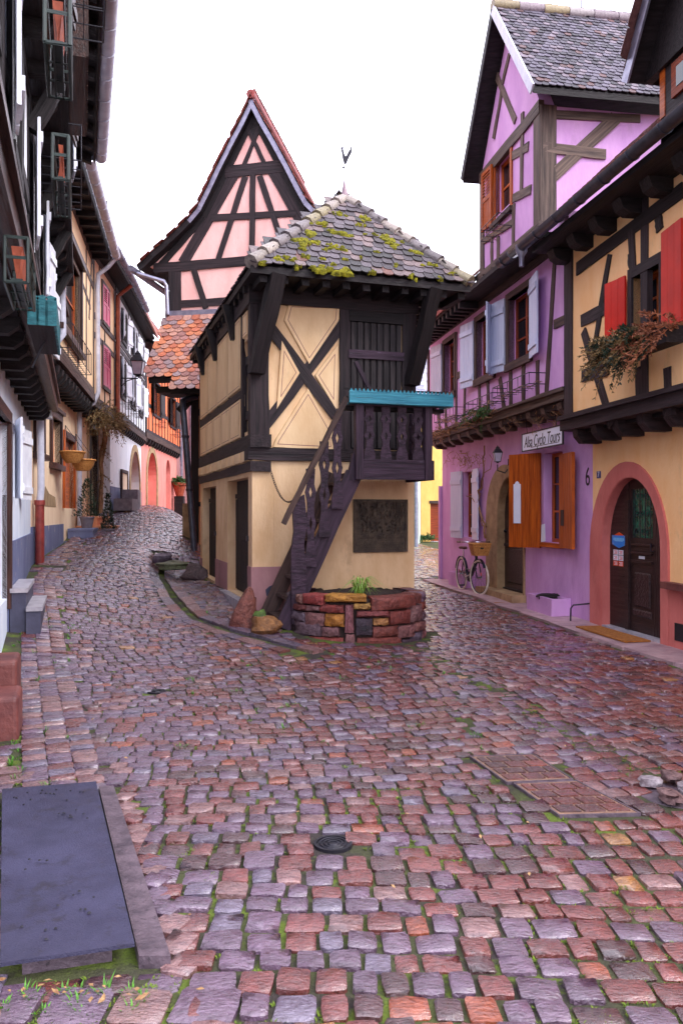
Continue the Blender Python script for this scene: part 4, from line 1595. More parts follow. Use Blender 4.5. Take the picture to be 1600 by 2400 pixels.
# chain from the wall to the handrail
ch = thing('chain', PF.P(.35, .3, 1.9), 'rusty hanging chain from wall to stair handrail', 'chain')
c0, c1 = PF.q('f', 510, 608, .03), PF.q('f', 640, 775, .9)
A0, A1 = PF.P(c0[0], .03, c0[1]), PF.P(c1[0], .9, c1[1])
nl = 30
prev = None
for k in range(nl):
    t0, t1 = k / nl, (k + 1) / nl
    f = lambda t: A0.lerp(A1, t) - V(0, 0, .30 * 4 * t * (1 - t) * .55)
    a, b = f(t0), f(t1)
    d = (b - a).normalized()
    sd = d.cross(V(0, 0, 1) if k % 2 else V(.6, -.8, .1)).normalized()
    c = (a + b) / 2
    hl, hw = (b - a).length * .68, .012
    MB().tube([c + d * hl * math.cos(q) + sd * hw * math.sin(q) for q in np.linspace(0, 2 * math.pi, 9)[:-1]], .0045, 4, True).build('chain_ring', M['oak_dark'], ch)
# bronze relief plaque
qa, qb = PF.q('f', 992, 772, .03), PF.q('f', 1306, 1078, .03)
ua, ub, za, zb3 = qa[0], qb[0], qb[1], qa[1]
plq = MB().fbox(PF, ua, ub, -.005, .022, za, zb3).build('relief_plaque', M['bronze'], dv)
mb = MB()
for a, b, c, d in ((ua, ub, zb3 - .04, zb3), (ua, ub, za, za + .02), (ua, ua + .045, za + .02, zb3 - .04), (ub - .04, ub, za + .02, zb3 - .04)):
    mb.fbox(PF, a, b, .0225, .04, c, d)
zm_ = za + (zb3 - za) * .28
mb.fbox(PF, ua + .045, ub - .04, .0225, .038, zm_, zm_ + .035)
mb.build('border', M['bronze'], plq)
r2 = random.Random(5)
for i in range(9):
    for j in range(5):
        u = ua + .08 + (ub - ua - .15) * (i + .5 + r2.uniform(-.3, .3)) / 9
        z = zm_ + .07 + (zb3 - zm_ - .13) * (j + .5 + r2.uniform(-.3, .3)) / 5
        c = PF.P(u, .024, z)
        mb = MB().add(*lump((0, 0, 0), r2.uniform(.012, .026), .014, r2.uniform(.02, .05), i * 9 + j, 5, 7, .3))
        rm = Matrix(((PF.u.x, PF.n.x, 0), (PF.u.y, PF.n.y, 0), (0, 0, 1)))
        mb.v = [c + rm @ v for v in mb.v]
        mb.g = [tuple(v) for v in mb.v]
        mb.build('relief_figure', M['bronze'], plq, 60)
for j in range(5):
    z = zm_ - .03 - j * .032
    u = ua + .09
    mb = MB()
    while u < ub - .08:
        l = r2.uniform(.012, .05)
        mb.fbox(PF, u, u + l, .0225, .028, z - .009, z + .009)
        u += l + .012
    mb.build('inscription_line', M['bronze'], plq)

# ------------------------------------------------------------------ stone planter
pl_ = thing('stone_planter', PLC, 'round dry-stone planter of red and ochre stones below the stair', 'planter')
RP = .9
P1 = lambda x, y: (660 + x / 4.48, 1360 + y / 4.48)
REDS, PURS, OCH, LOCH, GRS, DKS, BRT = S(138, 72, 64), S(148, 102, 100), S(182, 140, 52), S(192, 150, 86), S(118, 104, 116), S(68, 54, 62), S(164, 72, 66)
stones = [(150, 150, 218, 245, PURS), (222, 148, 440, 258, BRT), (452, 152, 880, 236, OCH), (925, 168, 1395, 312, REDS), (1400, 130, 1465, 245, REDS),
          (100, 252, 258, 317, REDS), (262, 268, 398, 328, PURS), (402, 258, 650, 345, REDS), (656, 258, 750, 560, PURS), (747, 246, 918, 312, LOCH), (775, 322, 1110, 390, REDS),
          (1118, 318, 1338, 465, REDS), (1342, 255, 1492, 430, PURS), (70, 322, 240, 430, GRS), (250, 338, 448, 480, PURS), (452, 355, 650, 492, OCH), (768, 400, 938, 585, DKS),
          (945, 398, 1108, 478, LOCH), (1405, 435, 1485, 535, PURS), (20, 435, 128, 520, DKS), (132, 440, 413, 575, GRS), (418, 492, 600, 600, PURS), (940, 485, 1200, 600, REDS),
          (1205, 470, 1400, 605, PURS), (300, 600, 640, 700, REDS), (656, 565, 760, 708, PURS), (775, 605, 1250, 712, REDS), (1255, 615, 1370, 700, DKS), (1372, 545, 1490, 690, GRS),
          (40, 525, 295, 600, DKS), (80, 602, 295, 690, REDS)]
def arc_stone(a0, a1, z0, z1, col, rr=RP):
    n1, n2 = 5, 4
    vs, fs = [], []
    for layer in (0, 1):
        for j in range(n2 + 1):
            for i in range(n1 + 1):
                s_, t_ = i / n1, j / n2
                edge = i in (0, n1) or j in (0, n2)
                a = a0 + (a1 - a0) * s_
                z = z0 + (z1 - z0) * t_
                if layer == 0:
                    r_ = rr - (.016 if edge else 0) + rng.uniform(-.014, .014)
                    a += rng.uniform(-.008, .008) + ((.5 - s_) * .012 if edge else 0)
                    z += rng.uniform(-.006, .006) + ((.5 - t_) * .012 if edge else 0)
                else:
                    r_ = rr - .22
                vs.append(V(PLC.x + r_ * math.sin(a), PLC.y - r_ * math.cos(a), z))
    st_ = (n1 + 1) * (n2 + 1)
    for j in range(n2):
        for i in range(n1):
            q = j * (n1 + 1) + i
            fs.append((q, q + 1, q + n1 + 2, q + n1 + 1))
    rim = [i for i in range(n1 + 1)] + [j * (n1 + 1) + n1 for j in range(1, n2 + 1)] + [n2 * (n1 + 1) + i for i in range(n1 - 1, -1, -1)] + [j * (n1 + 1) for j in range(n2 - 1, 0, -1)]
    for k in range(len(rim)):
        a, b = rim[k], rim[(k + 1) % len(rim)]
        fs.append((a, st_ + a, st_ + b, b))
    o = MB().add(vs, fs).build('stone', M['stone_obj'], pl_, 50)
    o.color = (col[0] * rng.uniform(.85, 1.15), col[1] * rng.uniform(.85, 1.1), col[2] * rng.uniform(.85, 1.1), 1)
    return o


pxc = CX + PLC.x / (PLC.y - .3) * FPX
for x0, y0, x1, y1, c in stones:
    (sx0, sy0), (sx1, sy1) = P1(x0, y0), P1(x1, y1)
    A = lambda sx: math.asin(max(-.99, min(.99, (sx - pxc) / (RP / 10.25 * FPX))))
    a0, a1 = A(sx0), A(sx1)
    dd = PLC.y - RP * math.cos((a0 + a1) / 2)
    z0, z1 = EYE - (sy1 - 1200) * dd / FPX, EYE - (sy0 - 1200) * dd / FPX
    arc_stone(a0, a1, z0, z1, c)
for side in (-1, 1):
    for row in range(5):
        a = 1.25
        while a < 2.1:
            l = rng.uniform(.22, .38)
            arc_stone(side * a if side > 0 else -a - l, side * a + l if side > 0 else -a, -.02 + row * .12, .095 + row * .12, rng.choice([REDS, PURS, GRS]))
            a += l + .015
MB().lathe((PLC.x, PLC.y, -.1), [(RP - .07, 0), (RP - .07, .60), (RP - .12, .62), (.4, .67), (.01, .69)], 26).build('soil', M['soil'], pl_, 60)
mb = MB()
for k in range(60):
    a, r_ = rng.uniform(0, 6.28), RP * math.sqrt(rng.random()) * .9
    x, y = PLC.x + r_ * math.sin(a), PLC.y - r_ * math.cos(a)
    mb.add(*lump((x, y, .565 - .05 * r_ / RP), rng.uniform(.03, .09), rng.uniform(.03, .09), .03, k, 5, 8, .2))
mb.build('soil_clods', M['soil'], pl_, 60)['kind'] = 'stuff'
sx, sy = P1(853, 500)
aa = math.asin((sx - pxc) / (RP / 10.25 * FPX))
TF = Fr(PLC.x + (RP + .02) * math.sin(aa), PLC.y - (RP + .02) * math.cos(aa), math.cos(aa), math.sin(aa), 1)
text_mesh('carved_number', '1690', .085, TF, 0, .0, EYE - (sy - 1200) * 9.7 / FPX, M['black_ink'], pl_, sx=.8)
gt = thing('grass_tuft', (PLC.x, PLC.y, .55), 'bright green grass tuft growing in the stone planter', 'plant')
mb = MB()
cx_, cy_ = .20, PLC.y - .62
for k in range(70):
    a = rng.gauss(0.0, .9) if k < 50 else rng.uniform(0, 6.28)
    d = V(math.cos(a), math.sin(a) * .6 - .2, 0)
    h = rng.uniform(.2, .42)
    p0 = V(cx_ + rng.gauss(0, .03), cy_ + rng.gauss(0, .03), .55)
    p1 = p0 + d * h * .35 + V(0, 0, h * .65)
    p2 = p0 + d * h * .95 + V(0, 0, h * rng.uniform(.1, .7))
    sd = V(-d.y, d.x, 0) * .008
    mb.add([p0 - sd, p0 + sd, p1 + sd, p1 - sd, p2], [(0, 1, 2, 3), (3, 2, 4)])
mb.build('blades', M['grass'], gt)['kind'] = 'stuff'

# ------------------------------------------------------------------ stones at the dovecote's foot
def rock(name, F_, label, cat, col, seed, c, sx, sy, sz, rz=0.0, shear=(0, 0), taper=0.0, rough=.12):
    vs, fs = lump((0, 0, 0), sx, sy, sz, seed, 9, 12, rough, rz=rz)
    out = []
    for v in vs:
        t = (v.z / sz + 1) / 2
        k = 1 - taper * t
        out.append(V(v.x * k + shear[0] * t, v.y * k + shear[1] * t, v.z) + Vector(c))
    o = MB().add(out, fs).build(name, M['stone_obj'], None, 50)
    o.color = col
    return tag(o, label, cat)


x_, y_ = -1.30, 10.32
rock('guard_stone', None, 'red sandstone guard stone leaning at the corner of the cream house', 'guard stone', S(138, 80, 68), 3, (x_, y_, .28), .19, .17, .33, .3, (.13, .06), .42, .2)
rock('mossy_stone', None, 'small stone coated with green moss behind the yellow block', 'stone', S(96, 128, 52), 4, (-1.02, 10.22, .22), .10, .09, .14, .2)
rock('step_block', None, 'yellow-brown sandstone block serving as first step of the stair', 'stone block', S(150, 104, 58), 6, (-.93, 9.98, .19), .18, .17, .13, .28, rough=.14)
p = PL.P(3.55, .32, .55)
rock('leaning_slab', None, 'dark wedge-shaped slab leaning on the street side wall', 'stone', S(84, 66, 66), 8, p, .10, .34, .15, 1.2, (.0, .12), .6)
p = PL.P(4.9, .75, .72)
rock('bank_rock', None, 'grey rock lying on the mossy bank near the dark downpipe', 'stone', S(132, 118, 134), 9, p, .2, .26, .1, .4)
p = PL.P(4.3, .62, .62)
rock('mossy_slab', None, 'flat moss-grown slab on the bank beside the wall', 'stone', S(110, 116, 82), 10, p, .3, .4, .08, .4)
# ------------------------------------------------------------------ tall pink gabled house behind the dovecote
TB = M['timber']
gh = thing('gabled_house', GB.P(1.96, -3, 1), 'tall pink half-timbered house with steep flared gable and scalloped tile skirt', 'house')
Q = lambda x, y, w=0.0: GB.q('d', x, y, w)
UC = 1.96
zt = Q(590, 1370)[1]
wall(GB, gh, 'upper_wall', 0, 3.92, 6.0, zt, M['pinkpl'], th=.25)
MB().fbox(GB, 0, .25, -7, -.25, 4.4, zt).build('side_wall', M['pinkpl'], gh)
MB().fbox(GB, 3.67, 3.92, -7, -.25, 0, zt).build('side_wall', M['pinkpl'], gh)
# roof profile on the street end, read off the left slope
OV = .2
prof = [Q(x, y, OV) for x, y in ((965, 78), (880, 260), (790, 430), (700, 610), (620, 780), (545, 930), (470, 1020), (380, 1110), (290, 1195), (190, 1285), (88, 1385))]
au, az = prof[0]
gp = [(u, z - .12) for u, z in prof]
# gable wall polygon (plane w=0, slightly inside the roof)
gl = [(UC + (u - au), z - .2) for u, z in prof if z > zt + .15]
gpoly = [(UC * 2 - u, z) for u, z in gl[1:]][::-1]
poly = [(gl[-1][0] - .15, zt)] + gl[::-1] + [(2 * UC - u, z) for u, z in gl[1:]] + [(2 * UC - gl[-1][0] + .15, zt)]
MB().fpoly(GB, poly, -.25, -.001).build('gable_wall', M['pinkpl'], gh)
roofg = None
for sd in (1, -1):
    mb = MB()
    vs, fs = [], []
    for w in (OV, -7.2):
        for u, z in prof:
            uu = UC + sd * (u - au)
            vs += [GB.P(uu, w, z), GB.P(uu + sd * .10, w, z - .10)]
    n = len(prof)
    for i in range(n - 1):
        a = 2 * i
        b = 2 * n + 2 * i
        fs += [(a, a + 2, b + 2, b), (a + 1, b + 1, b + 3, a + 3), (a, a + 1, a + 3, a + 2), (b, b + 2, b + 3, b + 1)]
    fs += [(2 * n - 2, 2 * n - 1, 4 * n - 1, 4 * n - 2)]
    o = mb.add(vs, fs).build('roof', M['timber_black'], gh)
    # tile courses, seen edge-on along the verge
    tms = tile_meshes(.17, .3, n=4)
    its = []
    for i in range(n - 1):
        (u0, z0), (u1, z1) = prof[i + 1], prof[i]
        p0, p1 = GB.P(UC + sd * (u0 - au), OV + .02, z0), GB.P(UC + sd * (u1 - au), OV + .02, z1)
        sl = p1 - p0
        ne = max(1, round(sl.length / .125))
        its += tile_items(tms, p0, -GB.n, sl, .17, sl.length / ne, lambda y: 0, lambda y: 5.2, ne, lambda u, y: pick([S(150, 74, 62), S(126, 58, 52), S(164, 94, 76)], [3, 2, 1]), lift=.014)
    pieces(o, 'roof_tile', (tms, its), M['tile_obj'], M['tile_att'], 40)
    # verge boards
    for i in range(n - 1):
        a, b = prof[i], prof[i + 1]
        MB().fbeam(GB, (UC + sd * (a[0] - au + .05), a[1] - .07), (UC + sd * (b[0] - au + .05), b[1] - .07), .10, OV - .02, OV + .012, 2, .003).build('verge_board', M['zinc'] if i < 6 else M['timber_black'], o)
    # barge rafters under the overhang
    k = 5
    MB().fbeam(GB, (UC + sd * (prof[0][0] - au), prof[0][1] - .36), (UC + sd * (prof[k][0] - au + .12), prof[k][1] - .17), .15, -.02, .03, 6).build('timber', M['timber_black'], gh)
    MB().fbeam(GB, (UC + sd * (prof[k][0] - au + .1), prof[k][1] - .17), (UC + sd * (prof[-1][0] - au + .35), prof[-1][1] - .10), .15, -.02, .03, 6).build('timber', M['timber_black'], gh)
MB().tube([GB.P(UC, OV + .06, az + .02), GB.P(UC, -7.2, az + .02)], .10, 8).build('ridge_cap', M['pipe_red'], gh, 60)
MB().fpoly(GB, [Q(965, 150), Q(905, 300), Q(960, 395), Q(1015, 310)], .001, .02).build('timber', M['timber_black'], gh)
def tm(a, b, wd, m=TB, w1=.035): timber(GB, gh, Q(*a), Q(*b), wd, m, -.03, w1)
tm((200, 1403), (1010, 1338), .22)
tm((640, 1018), (1290, 982), .15)
tm((745, 665), (1190, 622), .27)
tm((957, 690), (950, 1335), .13, w1=.04)
tm((900, 700), (692, 1335), .13, w1=.03)
tm((1008, 695), (1185, 1220), .13, w1=.03)
tm((840, 640), (425, 1360), .24, w1=.025)
tm((1100, 640), (1400, 1180), .24, w1=.025)
tm((925, 345), (1045, 600), .09)
tm((1008, 320), (890, 610), .09, w1=.03)
tm((362, 1410), (365, 1725), .28)
tm((505, 1410), (600, 1710), .13)
tm((395, 1678), (800, 1650), .17, w1=.03)
tm((945, 1380), (950, 1500), .14)
MB().fbox(GB, -.12, 3.92, -.02, .06, 6.06, 6.20).build('flashing', M['zinc'], gh)
# pent roof of scalloped tiles
T0, T1 = GB.P(-.05, .05, 6.06), GB.P(-.13, 1.0, 4.54)
sd_ = GB.P(-.1, .05, 6.06) - GB.P(-.1, 1.0, 4.54)
Lp = sd_.length
pent = MB().add([GB.P(-.05, .03, 6.03), GB.P(3.7, .03, 6.03), GB.P(3.8, 1.0, 4.5), GB.P(-.13, 1.0, 4.5), GB.P(-.05, .03, 5.9), GB.P(3.7, .03, 5.9), GB.P(3.8, .96, 4.40), GB.P(-.13, .96, 4.40)],
                [(0, 1, 2, 3), (7, 6, 5, 4), (0, 3, 7, 4), (1, 5, 6, 2), (3, 2, 6, 7)]).build('pent_roof', M['timber_black'], gh)
TM3 = tile_meshes(.195, .27)
tcol = lambda u, y: pick([S(204, 124, 84), S(184, 104, 74), S(190, 140, 122), S(160, 112, 104), S(150, 128, 130)], [1 + 3 * y, 1 + 1.6 * y, 3.4, 2.6, 2.0])
O_ = GB.P(0, 1.03, 4.5)
ip = tile_items(TM3, O_, GB.u, sd_, .198, Lp / 15, lambda y: -.16 + .1 * y / Lp, lambda y: 3.6, 15, tcol, lift=.03)
ip += tile_items(TM3, O_ - sd_.normalized() * (Lp / 15 * 3) + GB.n * 0, GB.u, sd_, .198, Lp / 15, lambda y: .42, lambda y: 3.6, 3, tcol, lift=.03)
pieces(pent, 'roof_tile', (TM3, ip), M['tile_obj'], M['tile_att'], 300)
lo = O_ - sd_.normalized() * (Lp / 15 * 3)
MB().beam(GB.P(.42, .98, lo.z + .1), GB.P(3.6, .98, lo.z + .1), .2, .3, (0, 0, 1), 4, .01).build('eave_beam', M['timber_black'], pent)
# lower wall
UL = .50
wall(GB, gh, 'lower_wall', UL, 3.92, -.3, 6.0, M['peach'], w=-.05, th=.25)
MB().fbox(GB, UL, UL + .25, -7, -.3, -.3, 4.6).build('side_wall', M['peach'], gh)
timber(GB, gh, (UL + .06, .3), (UL + .06, 4.6), .18, M['timber_black'], -.12, -.02)
for z, h in ((3.88, .16), (2.68, .12), (1.78, .10)):
    timber(GB, gh, (UL + .1, z), (2.6, z), h, M['timber_black'], -.1, -.025)
MB().fbox(GB, -.1, 3.8, -.25, .6, 4.25, 4.39).build('jetty', M['timber_black'], gh)
MB().fbeam(GB, (.2, 3.9), (.55, 4.3), .16, -.1, .05).build('timber', M['timber_black'], gh)
pa, pb = at(428, 938, 17.65), at(456, 1262, 17.35)
pb.z = G(pb.x, pb.y) - .05
MB().tube([pa + V(.25, .3, .12), pa + V(.05, .05, .02), pa, pa.lerp(pb, .5), pb], .07, 10).build('downpipe', M['zinc_dark'], gh, 40)
for t in (.25, .6):
    MB().lathe(pa.lerp(pb, t), [(.085, 0), (.085, .05)], 10).build('pipe_clip', M['iron'], gh)
g0, g1, g2 = GB.P(-.72, .2, 7.05), GB.P(-.08, .08, 6.85), GB.P(-.04, .1, 6.1)
MB().tube([g0 + V(-.05, 0, .05), g0, g1 + V(-.05, 0, .02), g1 + V(0, 0, -.08), g2], .05, 8).build('downpipe', M['zinc'], gh, 40)
MB().tube([GB.P(-.78, .45, 7.1), GB.P(-.78, -6, 7.1)], .075, 8).build('gutter', M['zinc'], gh, 40)
wb = wall(GB, gh, 'service_door_wall', .2, UL - .001, .2, 1.8, M['sandstone'], w=-.2, th=.15)
# ------------------------------------------------------------------ right side: orange corner house and lavender house
UB = RO.U('s', 1388)
UE = RO.U('s', 1036)
WU = .35
oh = thing('orange_house', RO.P(8, -2, 0), 'orange half-timbered house with red shutters and pink arched doorway', 'house')
I = lambda x, y, w=0.0: RO.q('i', x, y, w)
Hq = lambda x, y, w=WU: RO.q('h', x, y, w)
Gq = lambda x, y, w=WU: RO.q('g', x, y, w)
ia, ib = RO.U('i', 1452), RO.U('i', 1120)
zai = I(1290, 372)[1]
ZOJ = 2.70
UO0 = 3.0
wall(RO, oh, 'ground_wall', UO0, UB, -.3, ZOJ, M['orangepl'], [(ia, ib, -.3, zai, (ib - ia) * .62)], th=.32)
# pink surround, proud of the wall
oa, ob = RO.U('i', 1494), RO.U('i', 1058)
zao = I(1270, 288)[1]
def arch_band(F, par, a0, b0, zt0, r0, a1, b1, zt1, r1, zb, w0, w1, m, name='arch_surround'):
    def path(a, b, zt, r_):
        cu, ru = (a + b) / 2, (b - a) / 2
        return [(a, zb)] + [(cu - ru * math.cos(t), zt - r_ + r_ * math.sin(t)) for t in np.linspace(0, math.pi, 21)] + [(b, zb)]
    A, B = path(a0, b0, zt0, r0), path(a1, b1, zt1, r1)
    mb = MB()
    for k in range(len(A) - 1):
        mb.hexa([F.P(A[k][0], w0, A[k][1]), F.P(A[k + 1][0], w0, A[k + 1][1]), F.P(B[k + 1][0], w0, B[k + 1][1]), F.P(B[k][0], w0, B[k][1]),
                 F.P(A[k][0], w1, A[k][1]), F.P(A[k + 1][0], w1, A[k + 1][1]), F.P(B[k + 1][0], w1, B[k + 1][1]), F.P(B[k][0], w1, B[k][1])])
    return mb.build(name, m, par)
arch_band(RO, oh, ia, ib, zai, (ib - ia) * .62, oa, ob, zao, (ob - oa) * .60, -.3, -.001, .03, M['terra'])
arch_band(RO, oh, ia + .012, ib - .012, zai - .012, (ib - ia) * .62 - .012, ia - .001, ib + .001, zai + .001, (ib - ia) * .62, -.3, -.138, .022, M['terra'], 'arch_reveal')
MB().fbox(RO, UO0, oa - .01, .001, .02, -.3, I(1520, 985)[1] - .02).build('plinth', M['terra'], oh)
MB().fbox(RO, UO0, oa + .03, -.05, .11, I(1520, 985)[1] - .03, I(1520, 985)[1] + .05).build('stone_sill', M['red_stone'], oh)
MB().fbox(RO, UO0 + 4.6, RO.U('i', 1532), .021, .03, I(1540, 1285)[1], I(1540, 1188)[1]).build('cellar_vent', M['iron'], oh)
# door
WD = -.10
um = RO.U('i', 1266, WD)
dl, drr = ib + .02, ia - .02
DO = MB().fbox(RO, ia - .02, ib + .02, WD - .08, WD - .04, -.1, zai + .05).build('door', M['door_dark'], oh)
MB().fbox(RO, um + .01, ib, WD - .039, WD, .04, zai).build('door_leaf', M['door_dark'], DO)
lf = MB()
ga, gb2 = RO.U('i', 1398, WD), RO.U('i', 1280, WD)
z_a, z_b = I(1340, 715, WD)[1], I(1340, 440, WD)[1]
lf.fbox(RO, ia, ga, WD - .039, WD, .04, zai, 'z').fbox(RO, gb2, um - .01, WD - .039, WD, .04, zai, 'z')
lf.fbox(RO, ga, gb2, WD - .039, WD, .04, z_a).fbox(RO, ga, gb2, WD - .039, WD, z_b, zai)
LF = lf.build('door_leaf', M['door_dark'], DO)
MB().fbox(RO, ga, gb2, WD - .035, WD - .028, z_a, z_b).build('pane', M['glass_green'], LF)
mb = MB()
for k in range(4):
    u = ga + (gb2 - ga) * (k + .5) / 4
    mb.tube([RO.P(u, WD - .01, z_a), RO.P(u, WD - .01, z_b)], .006, 5)
for k in range(3):
    for j in range(3):
        u, z = ga + (gb2 - ga) * (k + 1) / 4, z_a + (z_b - z_a) * (.12 + j * .36)
        mb.tube([RO.P(u + .045 * math.cos(t) * (1 - t / 9), WD - .005, z + .05 * math.sin(t) * (1 - t / 9)) for t in np.linspace(0, 6.5, 14)], .005, 4)
mb.build('iron_scrollwork', M['iron'], LF)
for y0, y1 in ((748, 758), (795, 805), (842, 856)):
    z0, z1 = I(1340, y1, WD)[1], I(1340, y0, WD)[1]
    MB().fbox(RO, RO.U('i', 1402, WD), RO.U('i', 1284, WD), WD + .001, WD + .03, z0, z1).build('moulding', M['door_dark'], LF)
MB().fbox(RO, RO.U('i', 1354, WD), RO.U('i', 1322, WD), WD + .001, WD + .006, I(1340, 832, WD)[1], I(1340, 816, WD)[1]).build('paper_note', M['white_paint'], LF)
for x0, y0, x1, y1 in ((1300, 915, 1388, 1115), (1290, 1130, 1395, 1170)):
    MB().fpoly(RO, [(RO.U('i', x1, WD), I(x1, y1, WD)[1]), (RO.U('i', x0, WD), I(x1, y1, WD)[1]), (RO.U('i', x0, WD), I(x1, y0, WD)[1]), (RO.U('i', x1, WD), I(x1, y0, WD)[1])], WD + .001, WD + .018, .02).build('panel', M['door_dark'], LF)
MB().fbox(RO, um - .03, um + .05, WD + .001, WD + .03, .04, zai - .3).build('cover_strip', M['door_dark'], DO)
MB().fbox(RO, ia - .06, ib + .06, -.3, .02, -.1, .05).build('threshold', M['step_stone'], oh)
MB().tube([RO.P(RO.U('i', 1408, WD), WD + .002, I(1408, 790, WD)[1]), RO.P(RO.U('i', 1408, WD), WD + .05, I(1408, 790, WD)[1]), RO.P(RO.U('i', 1408, WD), WD + .05, I(1408, 745, WD)[1])], .01, 6).build('door_handle', M['iron'], DO)
# notices on the door
hx = thing('hexagon_sign', RO.P(RO.U('i', 1212, WD), WD + .01, I(1212, 725, WD)[1]), 'blue hexagonal plaque with orange top on the dark door', 'sign')
cu_, cz_ = RO.U('i', 1212, WD), I(1212, 727, WD)[1]
hu = abs(RO.U('i', 1250, WD) - RO.U('i', 1174, WD)) / 2
hz = (I(1212, 682, WD)[1] - I(1212, 770, WD)[1]) / 2
MB().fpoly(RO, [(cu_ - hu, cz_ - hz * .55), (cu_, cz_ - hz), (cu_ + hu, cz_ - hz * .55), (cu_ + hu, cz_ + hz * .6), (cu_ - hu, cz_ + hz * .6)], WD + .001, WD + .008).build('panel', M['blue_sign'], hx)
MB().fpoly(RO, [(cu_ - hu * .7, cz_ + hz * .605), (cu_ + hu * .7, cz_ + hz * .605), (cu_, cz_ + hz)], WD + .001, WD + .008).build('roof_mark', M['orange_sign'], hx)
mb = MB()
for k, (w_, z_) in enumerate(((.8, .12), (.62, -.1))):
    n = 7 if k == 0 else 1
    for q in range(n):
        a = cu_ - hu * w_ + 2 * hu * w_ * q / n
        mb.fbox(RO, a + .004, a + 2 * hu * w_ / n - .004, WD + .0085, WD + .0095, cz_ + hz * z_ - (.018 if k == 0 else .006), cz_ + hz * z_ + (.018 if k == 0 else .006))
mb.build('lettering', M['blue_text'], hx)
for a, b in ((-.85, .45), (.85, .45), (-.85, -.45), (.85, -.45)):
    MB().lathe(RO.P(cu_ + hu * a, WD + .0085, cz_ + hz * b), [(.008, 0), (.006, .004)], 8, axis=RO.n).build('screw', M['chrome'], hx)
sk = thing('sticker_sheet', RO.P(RO.U('i', 1207, WD), WD, I(1207, 870, WD)[1]), 'white and red stickers in two columns below the blue plaque', 'stickers')
for c_ in range(2):
    for r_ in range(3):
        x0, x1 = (1209, 1235) if c_ else (1180, 1206)
        y0 = 781 + r_ * 31
        a, b, z0, z1 = RO.U('i', x1, WD), RO.U('i', x0, WD), I(1207, y0 + 28, WD)[1], I(1207, y0, WD)[1]
        st_ = MB().fbox(RO, a, b, WD + .001, WD + .003, z0, z1).build('sticker', M['orange_sign'] if r_ == 2 else M['sign_white'], sk)
        mb = MB()
        for q in range(3):
            zz = z0 + (z1 - z0) * (.25 + .25 * q)
            mb.fbox(RO, a + (b - a) * .15, a + (b - a) * (.85 - .2 * (q % 2)), WD + .0032, WD + .004, zz - .004, zz + .004)
        mb.build('print', M['orange_sign'] if r_ < 2 else M['sign_white'], st_)
np_ = thing('number_plate', RO.P(RO.U('i', 1100), .0, I(1100, 362)[1]), 'small blue enamel house number seven on the orange wall', 'sign')
a, b, z0, z1 = RO.U('i', 1110), RO.U('i', 1089), I(1100, 382)[1], I(1100, 343)[1]
MB().fbox(RO, a, b, .001, .008, z0, z1).build('panel', M['navy_sign'], np_)
text_mesh('numeral', '7', .11, RO, (a + b) / 2, .0095, (z0 + z1) / 2, M['sign_white'], np_, flip=True)
# jetty
MB().fbeam(RO, (UO0, ZOJ + .12), (UB + .12, ZOJ + .12), .15, WU - .12, WU + .09, 8, .006).build('jetty_beam', M['timber'], oh)
MB().fbeam(RO, (UO0, ZOJ + .22), (UB + .12, ZOJ + .22), .06, WU - .12, WU + .14, 8, .004).build('jetty_moulding', M['timber'], oh)
MB().fbox(RO, UO0, UB + .02, -.3, WU - .1, ZOJ + .001, ZOJ + .08).build('jetty_soffit', M['timber_black'], oh)
corbels(RO, oh, 6.6, UB + .1, 9, ZOJ + .05, M['timber'], -.05, WU + .02, .2, .15)
# upper storey
ZU0, ZU1 = ZOJ + .24, 5.25
wa, wb_ = RO.U('h', 1440, WU), RO.U('h', 1282, WU)
zwa, zwb = Hq(1360, 480)[1], Hq(1360, 85)[1]
wall(RO, oh, 'upper_wall', UO0, UB + .1, ZU0, ZU1, M['orangepl'], [(wa, wb_, zwa, zwb)], w=WU, th=.25)
MB().fbox(RO, UB - .1, UB + .1, -6, WU - .26, ZU0, ZU1).build('end_wall', M['orangepl'], oh)
window(RO, oh, wa, wb_, zwa, zwb, WU, .14, .06, 2, 3, M['oak'])
for a, b, c, d in ((wa - .09, wa, zwa - .09, zwb + .12), (wb_, wb_ + .09, zwa - .09, zwb + .12)):
    MB().fbox(RO, a, b, WU - .1, WU + .03, c, d, 'z').build('window_casing', M['timber'], oh)
MB().fbox(RO, wa, wb_, WU - .1, WU + .03, zwb, zwb + .12).build('window_casing', M['timber'], oh)
MB().fbox(RO, wa, wb_, WU - .1, WU + .05, zwa - .09, zwa).build('window_casing', M['timber'], oh)
shutter(RO, oh, wb_ + .1, zwa - .14, zwb + .06, .40, 1, 8, M['red_paint'], WU + .04, boards=3, batten=False)
shutter(RO, oh, wa - .1, zwa - .0, zwb + .30, .50, -1, 8, M['red_paint'], WU + .04, boards=3, batten=False)
def to(a, b, wd, q=Hq, m=M['timber'], w1=WU + .02): timber(RO, oh, q(*a), q(*b), wd, m, WU - .05, w1)
timber(RO, oh, (UB + .0, ZU0), (UB + .0, ZU1), .24, M['timber'], WU - .05, WU + .03)
to((1150, -10), (1055, 560), .12, m=M['timber_black'])
to((985, 375), (1142, 292), .17)
to((1000, 430), (1165, 975), .15, w1=WU + .025)
to((990, 690), (1142, 645), .17)
to((1312, 640), (1322, 945), .13)
to((1480, 640), (1486, 915), .13)
to((1270, -20), (1275, 60), .13)
Gt = lambda a, b, wd, m=M['timber']: timber(RO, oh, Gq(*a), Gq(*b), wd, m, WU - .05, WU + .024)
Gt((920, 1650), (1568, 1165), .17, M['timber_black'])
Gt((1255, 1410), (1265, 1640), .13)
Gt((1420, 1330), (1430, 1410), .13)
